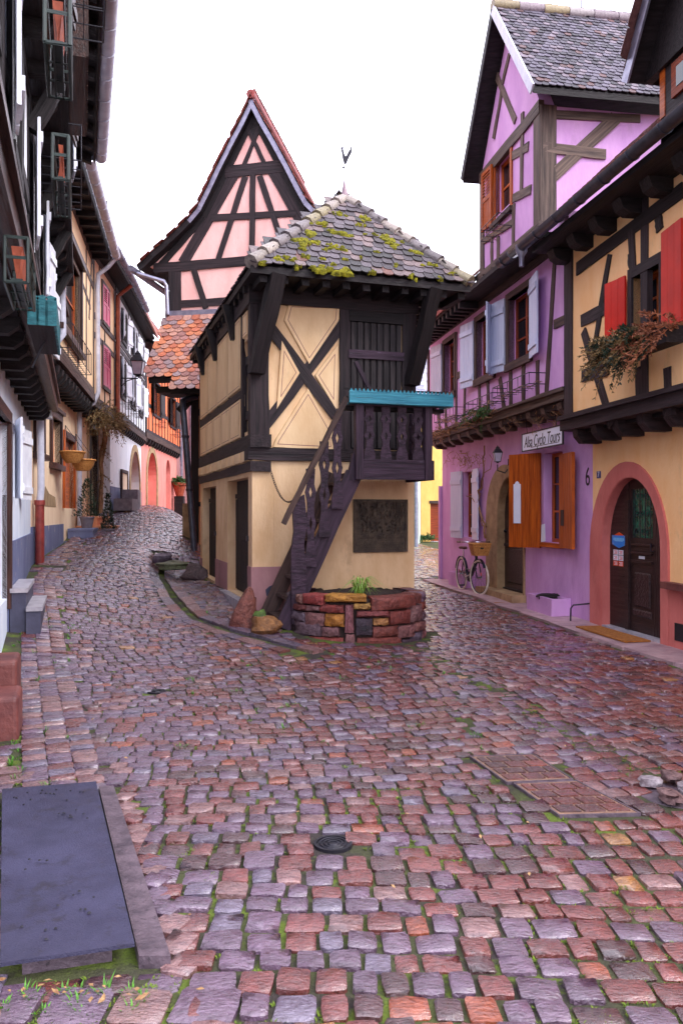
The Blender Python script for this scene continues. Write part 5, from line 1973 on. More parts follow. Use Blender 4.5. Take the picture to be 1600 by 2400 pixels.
for k in range(1, 5):
    timber(RO, oh, (UB - .9 - k * 1.1, ZU0), (UB - .9 - k * 1.1, ZU1), .15, M['timber'], WU - .05, WU + .02)
# eaves, roof and gutter
MB().fbox(RO, UO0, UB + .2, .0, .82, 5.28, 5.36).build('soffit', M['timber_black'], oh)
for k in range(9):
    u = UB + .0 - k * .62
    vs = [RO.P(u + s_ * .1, a, b) for s_ in (-1, 1) for a, b in ((WU - .05, 5.27), (WU - .05, 5.10), (WU + .16, 5.10), (WU + .25, 5.15), (WU + .3, 5.27))]
    MB().add(vs, [(0, 1, 2, 3, 4), (9, 8, 7, 6, 5)] + [(i, 5 + i, 5 + (i + 1) % 5, (i + 1) % 5) for i in range(5)]).build('rafter_end', M['timber_black'], oh)
rs = [(.86, 5.36), (-3.4, 9.6)]
mb = MB()
mb.hexa([RO.P(UO0, .86, 5.38), RO.P(UB + .35, .86, 5.38), RO.P(UB + .35, -3.4, 9.3), RO.P(UO0, -3.4, 9.3), RO.P(UO0, .86, 5.46), RO.P(UB + .35, .86, 5.46), RO.P(UB + .35, -3.4, 9.38), RO.P(UO0, -3.4, 9.38)])
ro_ = mb.build('roof', M['timber_black'], oh)
tmo = tile_meshes(.17, .3, n=5)
rcol = lambda u, y: pick([S(150, 106, 96), S(120, 84, 80), S(176, 130, 116), S(110, 96, 100)], [3, 2, 2, 1])
sl = RO.P(0, -3.4, 9.38) - RO.P(0, .86, 5.46)
it_ = tile_items(tmo, RO.P(UB + .35, .88, 5.47), -RO.u, sl, .17, .15, lambda y: 0, lambda y: UB + .35 - 7.0, 34, rcol)
pieces(ro_, 'roof_tile', (tmo, it_), M['tile_obj'], M['tile_att'], 120)
gpts = []
def gutter(F, par, u0, u1, w, z, r_, m, n=8):
    mb = MB()
    vs, fs = [], []
    for u in (u0, u1):
        for k in range(n + 1):
            a = math.pi * k / n
            vs.append(F.P(u, w - r_ * math.cos(a), z - r_ * math.sin(a)))
        for k in range(n + 1):
            a = math.pi * k / n
            vs.append(F.P(u, w - r_ * .9 * math.cos(a), z - r_ * .9 * math.sin(a) + .003))
    m_ = 2 * (n + 1)
    for k in range(n):
        fs.append((k, k + 1, m_ + k + 1, m_ + k))
        fs.append((n + 1 + k + 1, n + 1 + k, m_ + n + 1 + k, m_ + n + 2 + k))
        fs.append((k, n + 1 + k, n + 2 + k, k + 1))
        fs.append((m_ + k + 1, m_ + n + 2 + k, m_ + n + 1 + k, m_ + k))
    g_ = mb.add(vs, fs).build('gutter', m, par, 40)
    u = u0 + .3
    while u < u1:
        MB().tube([F.P(u, w - (r_ + .004) * math.cos(a), z - (r_ + .004) * math.sin(a)) for a in np.linspace(0, math.pi, 9)], .009, 4).build('gutter_bracket', m, g_)
        u += .62
    return g_
gutter(RO, oh, UO0, UB + .28, .93, 5.42, .085, M['zinc_dark'])
# dormer on the orange roof
dmr = [RO.U('g', 1568, .45) - .6, RO.U('g', 1430, .45)]
za_, zb_2 = Gq(1420, 740, .45)[1], Gq(1415, 430, .45)[1]
dmw = MB().fbox(RO, dmr[0], dmr[1], -2.0, .45, 5.5, zb_2).build('dormer', M['timber_black'], oh)
MB().fbox(RO, dmr[1] - .09, dmr[1] + .006, -.1, .46, za_, zb_2).build('corner_board', M['oak'], dmw)
MB().fbox(RO, dmr[0] + .1, dmr[1] - .25, .451, .48, za_ + .1, zb_2 - .1).build('dormer_window', M['oak_red'], dmw)
MB().fbox(RO, dmr[0] + .2, dmr[1] - .35, .481, .486, za_ + .18, zb_2 - .18).build('pane', M['glass'], dmw)
dc = (dmr[0] + dmr[1]) / 2
rr_ = [(dmr[1] + .26, zb_2 - .05), (dc, zb_2 + 1.05), (dmr[0] - .26, zb_2 - .05)]
for sgn in (0, 1):
    a, b = rr_[sgn * 2], rr_[1]
    MB().hexa([RO.P(a[0], .72, a[1]), RO.P(b[0], .72, b[1]), RO.P(b[0], -2.4, b[1]), RO.P(a[0], -2.4, a[1])] + [RO.P(a[0], .72, a[1] + .09), RO.P(b[0], .72, b[1] + .09), RO.P(b[0], -2.4, b[1] + .09), RO.P(a[0], -2.4, a[1] + .09)]).build('dormer_roof', M['timber_black'], oh)
    MB().fbeam(RO, (a[0], a[1] + .0), (b[0], b[1] + .0), .15, .721, .745, 3, .002).build('barge_board', M['zinc'], oh)
    t_ = tile_meshes(.17, .3, n=3)
    s_ = RO.P(b[0], .74, b[1] + .1) - RO.P(a[0], .74, a[1] + .1)
    ii = tile_items(t_, RO.P(a[0], .76, a[1] + .1), -RO.n, s_, .17, .14, lambda y: 0, lambda y: 3.0, int(s_.length / .14), lambda u, y: pick([S(110, 70, 66), S(84, 56, 58)], [1, 1]))
    pieces(dmw, 'dormer_tile', (t_, ii), M['tile_obj'], M['tile_att'], 0)
MB().fpoly(RO, [rr_[0], rr_[1], rr_[2]], .40, .5).build('dormer_gable', M['timber_black'], oh)

# ------------------------------------------------------------------ lavender house
lh = thing('lavender_house', RO.P(15, -2, 0), 'lavender half-timbered house with tall dormer gable and blue-grey shutters', 'house')
WL = .30
TG = M['timber_grey']
L_ = lambda x, y, w=WL: RO.q('h', x, y, w)
ZLJ = 3.12
# ground floor openings
sw = (RO.U('i', 402), RO.U('i', 348), I(372, 712)[1], I(372, 345)[1])
bw = (RO.U('i', 897), RO.U('i', 792), I(840, 742)[1], I(840, 238)[1])
aw = (RO.U('i', 684), RO.U('i', 540), .02, I(600, 372)[1])
wall(RO, lh, 'ground_wall', UB + .001, UE, -.3, ZLJ, M['lav'], [sw, bw, (aw[0], aw[1], -.3, aw[3], (aw[1] - aw[0]) * .55)], th=.3)
MB().fbox(RO, UE - .3, UE - .001, -6, -.3, -.3, ZLJ).build('end_wall', M['lav'], lh)
MB().fbox(RO, UE + .001, UE + .12, -.25, .06, -.3, 2.2).build('buttress', M['lav'], lh)
window(RO, lh, *sw, 0, .1, .05, 1, 3, M['oak'])
window(RO, lh, *bw, 0, .14, .06, 2, 3, M['oak'], sill=M['oak'])
shutter(RO, lh, sw[1] + .03, sw[2] - .03, sw[3] + .03, .58, 1, 6, M['lilac_paint'], .03, boards=3)
shutter(RO, lh, sw[0] - .03, sw[2] - .03, sw[3] + .03, .50, -1, 6, M['lilac_paint'], .03, boards=3)
# oak shutters either side of the shop window
LEAF = {}
for side, uh, ang, wid_ in ((1, bw[1] + .03, 34, .60), (-1, bw[0] - .03, 7, .60)):
    z0, z1 = (bw[2] - .10, bw[3] + .02) if side > 0 else (bw[2] - .06, bw[3] - .06)
    shutter(RO, lh, uh, z0, z1, wid_, side, ang, M['oak'], .03, boards=3, batten=False, th=.07)
    LEAF[side] = (uh, .03, ang)
# arched stone doorway
arch_band(RO, lh, aw[0], aw[1], aw[3], (aw[1] - aw[0]) * .55, RO.U('i', 690), RO.U('i', 478), I(585, 305)[1], (RO.U('i', 478) - RO.U('i', 690)) * .5, -.3, -.001, .03, M['sandstone'])
arch_band(RO, lh, aw[0] + .012, aw[1] - .012, aw[3] - .012, (aw[1] - aw[0]) * .55 - .012, aw[0] - .001, aw[1] + .001, aw[3] + .001, (aw[1] - aw[0]) * .55, -.3, -.15, .022, M['sandstone'], 'arch_reveal')
ld = MB().fbox(RO, aw[0] - .02, aw[1] + .02, -.17, -.12, 0, aw[3] + .04).build('door', M['door_dark'], lh)
for a, b, c, d in ((.12, .88, .3, .95), (.12, .88, 1.05, 1.45)):
    MB().fpoly(RO, [(aw[0] + (aw[1] - aw[0]) * a, c), (aw[0] + (aw[1] - aw[0]) * b, c), (aw[0] + (aw[1] - aw[0]) * b, d), (aw[0] + (aw[1] - aw[0]) * a, d)], -.119, -.095, .025).build('panel', M['door_dark'], ld)
MB().fbox(RO, aw[0] + .05, aw[1] - .05, -.119, -.09, .97, 1.02).build('moulding', M['slat_grey'], ld)
MB().fbox(RO, aw[0] + .02, aw[1] - .02, -.119, -.08, .12, .2).build('weather_bar', M['slat_grey'], ld)
MB().fbox(RO, RO.U('i', 695), RO.U('i', 485), -.2, .26, -.1, .17).build('door_step', M['sandstone'], lh)
MB().lathe(RO.P(aw[1] - .1, -.115, 1.25), [(.03, 0), (.03, .03), (.01, .05)], 8, axis=RO.n).build('door_knob', M['iron'], ld, 40)
# painted six
text_mesh('painted_numeral', '6', .38, RO, RO.U('i', 1037), .003, I(1037, 378)[1], M['black_ink'], lh, flip=True, sx=.8)
# jetty
def jet(z0, z1, w0, w1, m, name='jetty_beam'):
    MB().fbeam(RO, (UB + .13, (z0 + z1) / 2), (UE + .05, (z0 + z1) / 2), z1 - z0, w0, w1, 10, .008).build(name, m, lh)
jet(ZLJ + .10, ZLJ + .22, WL - .2, WL + .05, TG)
jet(ZLJ + .22, ZLJ + .27, WL - .2, WL + .10, TG, 'jetty_moulding')
MB().fbox(RO, UB + .13, UE, -.3, WL - .02, ZLJ + .001, ZLJ + .09).build('jetty_soffit', M['timber_black'], lh)
corbels(RO, lh, UB + .15, UE, 12, ZLJ + .08, TG, -.05, WL + .0, .17, .15)
ZL0, ZL1 = ZLJ + .27, 5.55
def uw(x0, x1, y0, y1):
    xm = (x0 + x1) / 2
    return (RO.U('h', x1, WL), RO.U('h', x0, WL), L_(xm, y1)[1], L_(xm, y0)[1])
W1, W2, W3 = uw(200, 258, 490, 770), uw(385, 482, 285, 690), uw(568, 692, 150, 575)
W1, W2, W3 = [(w[0], w[1], 4.12, 5.22) for w in (W1, W2, W3)]
wall(RO, lh, 'upper_wall', UB + .13, UE, ZL0, 5.9, M['lav_up'], [W1, W2, W3], w=WL, th=.25)
MB().fbox(RO, UE - .25, UE - .001, -6, WL - .26, ZL0, 5.5).build('end_wall', M['lav_up'], lh)
for w in (W1, W2, W3):
    window(RO, lh, *w, WL, .12, .06, 2, 3, M['oak_red'])
    for a, b in ((w[0] - .1, w[0]), (w[1], w[1] + .1)):
        MB().fbox(RO, a, b, WL - .1, WL + .03, w[2] - .12, w[3] + .1, 'z').build('window_casing', M['timber_brown'], lh)
    MB().fbox(RO, w[0], w[1], WL - .1, WL + .03, w[3], w[3] + .1).build('window_casing', M['timber_brown'], lh)
    MB().fbox(RO, w[0] - .1, w[1] + .1, WL - .1, WL + .06, w[2] - .13, w[2] - .001).build('window_casing', M['timber_brown'], lh)
    shutter(RO, lh, w[1] + .08, w[2] - .1, w[3] + .05, .52, 1, 10, M['lilac_paint'], WL + .04, boards=3)
shutter(RO, lh, W3[0] - .08, W3[2] - .1, W3[3] + .05, .52, -1, 10, M['lilac_paint'], WL + .04, boards=3)
shutter(RO, lh, W2[0] - .08, W2[2] - .1, W2[3] + .05, .42, -1, 35, M['lilac_paint'], WL + .04, boards=3)
def tl(a, b, wd, m=None): timber(RO, lh, L_(*a), L_(*b), wd, m or M['timber_brown'], WL - .05, WL + .02)
for a, b in (((835, 0), (785, 810)), ((940, 60), (945, 745)), ((735, 600), (735, 805)), ((655, 610), (655, 835)), ((520, 700), (545, 880)), ((580, 620), (582, 860)), ((450, 720), (455, 910)),
             ((400, 720), (405, 930)), ((325, 400), (312, 970)), ((268, 440), (268, 985)), ((205, 780), (210, 1000)), ((165, 900), (175, 1010)), ((105, 540), (108, 1030))):
    tl(a, b, .11)
tl((830, 395), (935, 345), .13)
tl((270, 690), (335, 655), .13)
timber(RO, lh, (UB + .16, 5.5), (UE, 5.5), .14, M['timber_brown'], WL - .05, WL + .03)
# eave of the low part
MB().fbox(RO, UB + .3, UE + .1, -.1, .72, 5.56, 5.64).build('soffit', M['timber_black'], lh)
for k in range(14):
    u = 15.6 + k * .27
    if u < UE: MB().fbox(RO, u - .05, u + .05, WL, .7, 5.44, 5.559).build('rafter_end', M['timber_black'], lh)
mb = MB()
mb.hexa([RO.P(15.5, .75, 5.62), RO.P(UE + .15, .75, 5.62), RO.P(UE + .15, -3.4, 9.4), RO.P(15.5, -3.4, 9.4), RO.P(15.5, .75, 5.70), RO.P(UE + .15, .75, 5.70), RO.P(UE + .15, -3.4, 9.48), RO.P(15.5, -3.4, 9.48)])
lr = mb.build('roof', M['timber_black'], lh)
t_ = tile_meshes(.17, .3, n=4)
s_ = RO.P(0, -3.4, 9.48) - RO.P(0, .75, 5.70)
ii = tile_items(t_, RO.P(UE + .15, .77, 5.71), -RO.u, s_, .17, .15, lambda y: 0, lambda y: UE - 15.3, 34, rcol)
pieces(lr, 'roof_tile', (t_, ii), M['tile_obj'], M['tile_att'], 60)
MB().beam(RO.P(15.5, .74, 5.66), RO.P(UE + .15, .74, 5.66), .12, .05, RO.n, 6).build('fascia', M['pipe_red'], lh)
# dormer gable
u0g, u1g, ZG0, ZGE = 12.68, 15.44, 5.92, 7.85
UG = (u0g + u1g) / 2 - .06
ZA = 10.03
gw_ = (RO.U('g', 522, WL), RO.U('g', 428, WL))
gz0, gz1 = RO.q('g', 470, 1290, WL)[1], RO.q('g', 470, 905, WL)[1]
wall(RO, lh, 'gable_wall', u0g, u1g, ZG0, ZGE, M['lav_up'], [(gw_[0], gw_[1], gz0, min(gz1, ZGE - .1))], w=WL + .02, th=.25)
gz1 = min(gz1, ZGE - .1)
hf = (u1g - u0g) / 2
MB().fpoly(RO, [(u0g, ZGE), (u1g, ZGE), (UG + .12, ZA - .25), (UG - .12, ZA - .25)], WL - .2, WL + .02).build('gable_wall', M['lav_up'], lh)
RS = Fr(*RO.P(u0g, WL + .02, 0)[:2], -RO.n.x, -RO.n.y, 1)
wall(RS, lh, 'gable_side_wall', .251, 3.6, ZG0 - .4, ZGE, M['lav_up'], w=0, th=.25)
MB().fbox(RO, u1g - .25, u1g, -3.4, WL - .24, ZG0 - .4, ZGE).build('gable_side_wall', M['lav_up'], lh)
window(RO, lh, gw_[0], gw_[1], gz0, gz1, WL + .02, .1, .07, 1, 2, M['oak'])
for a, b in ((gw_[0] - .08, gw_[0]), (gw_[1], gw_[1] + .08)):
    MB().fbox(RO, a, b, WL - .05, WL + .05, gz0 - .1, gz1 + .08, 'z').build('window_casing', M['oak'], lh)
MB().fbox(RO, gw_[0] - .12, gw_[1] + .12, WL - .05, WL + .1, gz0 - .18, gz0 - .1).build('sill', M['timber_brown'], lh)
shutter(RO, lh, gw_[1] + .05, gz0 - .1, gz1 + .05, .46, 1, 3, M['oak'], WL + .06, louvre=True)
Gv = lambda a, b, wd, m=TG: timber(RO, lh, RO.q('g', *a, WL + .02), RO.q('g', *b, WL + .02), wd, m, WL - .03, WL + .045)
timber(RO, lh, (u0g + .12, ZG0), (u0g + .12, ZGE), .24, TG, WL - .03, WL + .05)
timber(RO, lh, (u1g - .1, ZG0), (u1g - .1, ZGE), .2, TG, WL - .03, WL + .05)
timber(RO, lh, (u0g, ZGE - .02), (u1g, ZGE - .02), .2, TG, WL - .03, WL + .06)
timber(RO, lh, (u0g - .05, ZG0 + .02), (u1g + .1, ZG0 + .02), .22, TG, WL - .1, WL + .08)
Gv((520, 960), (625, 895), .14)
Gv((530, 1215), (640, 1160), .14)
Gv((508, 330), (466, 510), .10)
Gv((405, 400), (545, 740), .12)
Gv((462, 560), (412, 850), .10)
Gv((590, 690), (580, 1200), .1)
Gv((535, 1250), (530, 1540), .1)
Gv((400, 1440), (400, 1640), .1)
Gv((440, 1450), (440, 1620), .1)
Gv((345, 1480), (530, 1360), .1)
corbels(RO, lh, u0g, u1g + .1, 6, ZG0 - .08, TG, WL - .05, WL + .24, .2, .14)
timber(RS, lh, (.11, ZG0 - .3), (.11, ZGE), .26, TG, -.03, .03)
Sq = lambda x, y: RS.q('g', x, y)
for a, b, wd in (((705, 905), (1090, 950), .15), ((725, 1120), (1150, 725), .2), ((700, 700), (1300, 730), .12)):
    timber(RS, lh, Sq(*a), Sq(*b), wd, TG, -.03, .022 + rng.uniform(0, .01))
# gable roof
RW = .60
ue0, ue1 = u0g - .36, u1g + .22
gr = None
for a_, s_ in ((ue0, 1), (ue1, -1)):
    lo_, hi_ = (a_, ZGE - .02), (UG, ZA)
    mb = MB()
    mb.hexa([RO.P(lo_[0], RW, lo_[1]), RO.P(hi_[0], RW, hi_[1]), RO.P(hi_[0], -3.4, hi_[1]), RO.P(lo_[0], -3.4, lo_[1])] + [RO.P(lo_[0], RW, lo_[1] + .1), RO.P(hi_[0], RW, hi_[1] + .12), RO.P(hi_[0], -3.4, hi_[1] + .12), RO.P(lo_[0], -3.4, lo_[1] + .1)])
    g_ = mb.build('gable_roof', M['timber_black'], lh)
    MB().fbeam(RO, (lo_[0], lo_[1] + .06), (hi_[0], hi_[1] + .06), .15, RW + .001, RW + .03, 3, .002).build('barge_board', M['zinc_white'] if s_ > 0 else M['timber_black'], g_)
    tg_ = tile_meshes(.115, .22, n=6)
    O_ = RO.P(lo_[0] - .0, RW + .0, lo_[1] + .11)
    sl_ = RO.P(hi_[0], RW, hi_[1] + .13) - O_
    nrow = 26
    gi = tile_items(tg_, O_, -RO.n, sl_, .117, sl_.length / nrow, lambda y: 0.02, lambda y: 3.9, nrow,
                    lambda u, y: pick([S(94, 87, 102), S(68, 61, 74), S(118, 106, 116), S(98, 68, 68), S(50, 45, 55)], [4, 4, 2, 1, 2]), jit=.006, lift=.02)
    pieces(g_, 'roof_tile', (tg_, gi), M['tile_obj'], M['tile_att'], 300 if s_ > 0 else 0)
for k in range(9):
    a, b = RO.P(UG, RW - .45 * k + .02, ZA + .12), RO.P(UG, RW - .45 * (k + 1.1), ZA + .14)
    o = MB().tube([a, b], [.12, .10], 8).build('ridge_tile', M['tile_obj'], lh, 60)
    o.color = pick([S(160, 150, 150), S(140, 124, 130), S(150, 134, 100)], [1, 1, 1])
# hopper and short gutter at the gable foot
gutter(RO, lh, UB + .42, UB + .9, 1.02, 5.36, .1, M['zinc_dark'])
MB().lathe(RO.P(UB + .35, .92, 5.35), [(.035, -.22), (.04, -.08), (.085, 0), (.09, .09)], 12).build('rain_hopper', M['zinc'], lh, 40)
an = thing('antenna', RO.P(14.5, -2.4, 10.2), 'thin aerial mast rising above the ridge of the lavender gable', 'antenna')
b_ = at(1362, 60, 15.6)
MB().tube([V(b_.x, b_.y, 9.8), V(b_.x, b_.y, 12.6)], .012, 5).build('mast', M['iron'], an)

# ------------------------------------------------------------------ things on the right side
sg = thing('shop_sign', RO.P(RO.U('i', 780, .2), .2, I(780, 160, .2)[1]), 'white hanging sign with black script Alsa Cyclo Tours', 'sign')
q0, q1 = RO.q('i', 893, 140, .22), RO.q('i', 672, 190, .22)
su0, su1 = q0[0], q1[0]
sz0, sz1 = RO.q('i', 893, 188, .22)[1], RO.q('i', 893, 88, .22)[1]
MB().fbox(RO, su0, su1, .20, .215, sz0, sz1).build('panel', M['sign_white'], sg)
mb = MB()
e = .018
mb.fbox(RO, su0 - e, su0, .195, .222, sz0 - e, sz1 + e).fbox(RO, su1, su1 + e, .195, .222, sz0 - e, sz1 + e).fbox(RO, su0, su1, .195, .222, sz0 - e, sz0).fbox(RO, su0, su1, .195, .222, sz1, sz1 + e)
mb.build('frame', M['black_ink'], sg)
text_mesh('lettering', 'Alsa Cyclo Tours', .26, RO, (su0 + su1) / 2, .2165, (sz0 + sz1) / 2 - .01, M['black_ink'], sg, shear=.25, flip=True, sx=(su1 - su0) / 2.05 * 1.0)
MB().fbox(RO, su0 + .1, su1 - .35, .2155, .2175, (sz0 + sz1) / 2 - .105, (sz0 + sz1) / 2 - .095).build('underline', M['black_ink'], sg)
for u in (su0 + .2, su1 - .2): MB().tube([RO.P(u, .21, sz1), RO.P(u, .25, sz1 + .3)], .006, 5).build('hanger', M['iron'], sg)

def lantern(c, s, m_frame, name, label, bracket):
    """four-sided tapered street lantern, base centre c, height s"""
    t = thing(name, c, label, 'lamp')
    c = Vector(c)
    w0, w1 = s * .17, s * .27
    z0, z1 = 0, s * .55
    mb = MB()
    for i in range(4):
        a = R(45 + 90 * i)
        d = V(math.cos(a), math.sin(a), 0)
        mb.tube([c + d * w0 * 1.3 + V(0, 0, z0), c + d * w1 * 1.3 + V(0, 0, z1)], s * .018, 5)
        d2 = V(math.cos(a + R(90)), math.sin(a + R(90)), 0)
        mb.tube([c + d * w0 * 1.3, c + d2 * w0 * 1.3], s * .018, 5)
        mb.tube([c + d * w1 * 1.3 + V(0, 0, z1), c + d2 * w1 * 1.3 + V(0, 0, z1)], s * .022, 5)
    mb.build('cage', m_frame, t)
    vs = [c + V(math.cos(R(45 + 90 * i)), math.sin(R(45 + 90 * i)), 0) * (w * 1.26) + V(0, 0, z) for w, z in ((w0, z0 + .002), (w1, z1)) for i in range(4)]
    for i in range(4):
        j = (i + 1) % 4
        MB().add([vs[i], vs[j], vs[4 + j], vs[4 + i]], [(0, 1, 2, 3)]).build('pane', M['lamp_glass'], t)
    MB().lathe(c + V(0, 0, z1), [(w1 * 1.5, 0), (w1 * 1.35, s * .05), (w1 * .75, s * .24), (w1 * .6, s * .26), (w1 * .55, s * .33), (w1 * .25, s * .38), (.004, s * .46)], 4, R(45), R(45) + 2 * math.pi).build('cap', m_frame, t)
    MB().lathe(c - V(0, 0, s * .10), [(.006, 0), (w0 * .6, s * .03), (w0 * .4, s * .07), (w0 * 1.2, s * .10)], 8).build('base', m_frame, t, 40)
    for pth, r_ in bracket: MB().tube(pth, r_, 6).build('bracket', m_frame, t)
    return t


lc = RO.q('i', 535, 290, .22)
LC = RO.P(lc[0], .22, lc[1])
sz_ = (RO.q('i', 535, 195, .22)[1] - lc[1]) * .95
lantern(LC, sz_, M['iron'], 'wall_lantern', 'small black lantern on the lavender wall above the bicycle', [([LC + V(0, 0, -.05), LC - V(0, 0, .16), RO.P(lc[0], .08, lc[1] - .2), RO.P(lc[0], .0, lc[1] - .1)], .012), ([RO.P(lc[0], .01, lc[1] - .22), RO.P(lc[0], .01, lc[1] + .05)], .018)])

# low mauve boxes against the wall
def trough(name, label, u0, u1, w1, z1, plant):
    t = thing(name, RO.P((u0 + u1) / 2, w1 / 2, 0), label, 'planter', 'mauve wall planters')
    mb = MB()
    e = .04
    mb.fbox(RO, u0, u1, w1 - e, w1, -.05, z1).fbox(RO, u0, u0 + e, .01, w1 - e, -.05, z1).fbox(RO, u1 - e, u1, .01, w1 - e, -.05, z1).fbox(RO, u0 + e, u1 - e, .01, .01 + e, -.05, z1)
    mb.build('trough', M['lav'], t)
    MB().fbox(RO, u0 + e, u1 - e, .05, w1 - e, 0, z1 - .04).build('soil', M['soil'], t)
    mb = MB()
    c = RO.P((u0 + u1) / 2, w1 / 2, z1 - .05)
    if plant:
        blades(mb, c, 60, .17, .12, .5, .006)
        mb.build('dry_plant', M['dry_red'], t)['kind'] = 'stuff'
    else:
        mb.add(*lump(c + V(0, 0, .04), .2, .09, .05, 5))
        mb.build('dark_clod', M['timber_black'], t, 50)
    return t
trough('wall_planter', 'low mauve wall planter with dark clod below the oak shutter', RO.U('i', 842, .3), RO.U('i', 705, .3), .32, .30, False)
trough('wall_planter', 'low mauve wall planter with dry plant behind the bicycle', RO.U('i', 335, .3), RO.U('i', 262, .3), .30, .34, True)
def mat_(F, u0, u1, w0, w1, z, label):
    o = MB().fbox(F, u0, u1, w0, w1, z, z + .018).build('doormat', M['mat_brown'])
    return tag(o, label, 'doormat', 'doormats')
mat_(RO, ia + .12, ib - .05, .08, .42, .026, 'brown coir doormat before the pink arched doorway')
mat_(RO, aw[0] + .0, aw[1] + .1, .28, .52, .03, 'brown coir doormat before the stone arched doorway')
bs = thing('boot_scraper', RO.P(RO.U('i', 1020, .1), .1, 0), 'thin bent iron boot scraper at the corner of the lavender wall', 'boot scraper')
q = RO.U('i', 1055)
MB().tube([RO.P(q, 0, .30), RO.P(q + .02, .1, .29), RO.P(q + .1, .22, .27), RO.P(q + .12, .25, .22), RO.P(q + .13, .25, .0)], .012, 6).build('bar', M['iron'], bs)
# paper cards by the shop window
cd = MB().fpoly(RO, [(bw[1] - .16, bw[2] + .02), (bw[1] + .0, bw[2] - .0), (bw[1] - .02, bw[2] + .28), (bw[1] - .14, bw[2] + .30)], .04, .05).build('menu_card', M['sign_white'])
tag(cd, 'small white card leaning on the shop window sill', 'card')
def on_leaf(side, s0, s1, z, z1, name, m, label, top=False):
    uu, ww, an_ = LEAF[side]
    d = RO.u * side * math.cos(R(an_)) + RO.n * math.sin(R(an_))
    nn = RO.n * math.cos(R(an_)) - RO.u * side * math.sin(R(an_))
    h = RO.P(uu, ww, 0)
    p = []
    for t in (.044, .052):
        for s_, zz in ((s0, z), (s1, z), (s1, z1), (s0, z1)):
            q_ = h + d * s_ + nn * t
            q_.z = zz
            p.append(q_)
    mb = MB().hexa(p)
    if top:
        c = h + d * (s0 + s1) / 2 + nn * .048
        c.z = z1
        mb.prism([c + d * x + V(0, 0, y) - nn * .004 for x, y in ((-.045, .001), (.045, .001), (.03, .03), (0, .05), (-.03, .03))], nn * .008)
    return tag(mb.build(name, m), label, 'notice')
on_leaf(1, .36, .50, bw[2] + .3, bw[2] + .95, 'price_board', M['sign_white'], 'narrow white price board fixed to the oak shutter', True)
on_leaf(-1, .10, .24, bw[2] + .28, bw[2] + .52, 'slate_notice', M['black_ink'], 'small black notice on the nearer oak shutter')

# iron flower racks
def rack(F, u0, u1, w0, dep, z, h, name, label, cat, group=None, m=None, twigs=False):
    t = thing(name, F.P((u0 + u1) / 2, w0 + dep / 2, z), label, cat, group)
    m = m or M['iron']
    mb = MB()
    for zz in (z, z + h):
        mb.tube([F.P(u0, w0, zz), F.P(u0, w0 + dep, zz), F.P(u1, w0 + dep, zz), F.P(u1, w0, zz)], .008, 5)
    n = max(3, int((u1 - u0) / .22))
    for k in range(n + 1):
        u = u0 + (u1 - u0) * k / n
        mb.tube([F.P(u, w0, z), F.P(u, w0 + dep, z), F.P(u, w0 + dep, z + h)], .006, 4)
    mb.tube([F.P(u0, w0 + dep / 2, z), F.P(u1, w0 + dep / 2, z)], .006, 4)
    mb.build('rack', m, t)
    if twigs:
        mb = MB()
        for k in range(26):
            p = F.P(rng.uniform(u0, u1), w0 + rng.uniform(0, dep), z + .02)
            d = V(rng.uniform(-1, 1), rng.uniform(-1, 1), rng.uniform(-.2, .5))
            mb.tube([p, p + d * .09, p + d * .16 + V(0, 0, -.04)], .004, 3)
        mb.build('dry_twigs', M['dry'], t)['kind'] = 'stuff'
    return t
zR = L_(600, 770, .5)[1]
rack(RO, RO.U('h', 712, .48), RO.U('h', 500, .48), WL, .26, RO.q('h', 700, 735, .5)[1], .17, 'flower_rack', 'empty iron flower rack under the lavender window with open double shutters', 'flower rack', 'iron flower racks on the lavender house', twigs=True)
rack(RO, RO.U('h', 494, .48), RO.U('h', 335, .48), WL, .26, RO.q('h', 500, 830, .5)[1], .15, 'flower_rack', 'empty iron flower rack, middle one on the lavender house', 'flower rack', 'iron flower racks on the lavender house', twigs=True)
rack(RO, RO.U('h', 270, .48), RO.U('h', 160, .48), WL, .26, RO.q('h', 265, 915, .5)[1], .17, 'flower_rack', 'iron flower rack with dry twigs beside the turquoise trough', 'flower rack', 'iron flower racks on the lavender house', twigs=True)
gq_ = RO.q('g', 440, 1400, .4)
rack(RO, gq_[0] - .45, gq_[0] + .4, WL + .05, .24, gq_[1] - .1, .2, 'flower_rack', 'iron flower rack with bare twigs below the gable window', 'flower rack', 'iron flower racks on the lavender house', twigs=True)

# dry window-box greenery on the orange house
gb = thing('window_greenery', RO.P((wa + wb_) / 2, WU + .3, zwa), 'withered conifer and heather sprays in the red-shuttered window box', 'plant')
MB().fbox(RO, wa - .6, wb_ + .1, WU + .1, WU + .3, zwa - .22, zwa - .04).build('box', M['timber_black'], gb)
def spray(mb, p, d, ln, nl, size):
    pts = [p + d * ln * t + V(0, 0, -.5 * ln * t * t) for t in np.linspace(0, 1, 6)]
    mb.tube(pts, [.006, .005, .004, .004, .003, .002], 3)
    for k in range(nl):
        t = rng.uniform(.1, 1)
        c = p + d * ln * t + V(0, 0, -.5 * ln * t * t)
        e = (V(rng.uniform(-1, 1), rng.uniform(-1, 1), rng.uniform(-.9, .5)) + d * .6).normalized() * size * rng.uniform(.6, 1.3)
        s = e.cross(V(rng.uniform(-1, 1), rng.uniform(-1, 1), rng.uniform(-1, 1))).normalized() * size * .16
        mb.add([c, c + e * .5 + s, c + e, c + e * .5 - s], [(0, 1, 2, 3)])
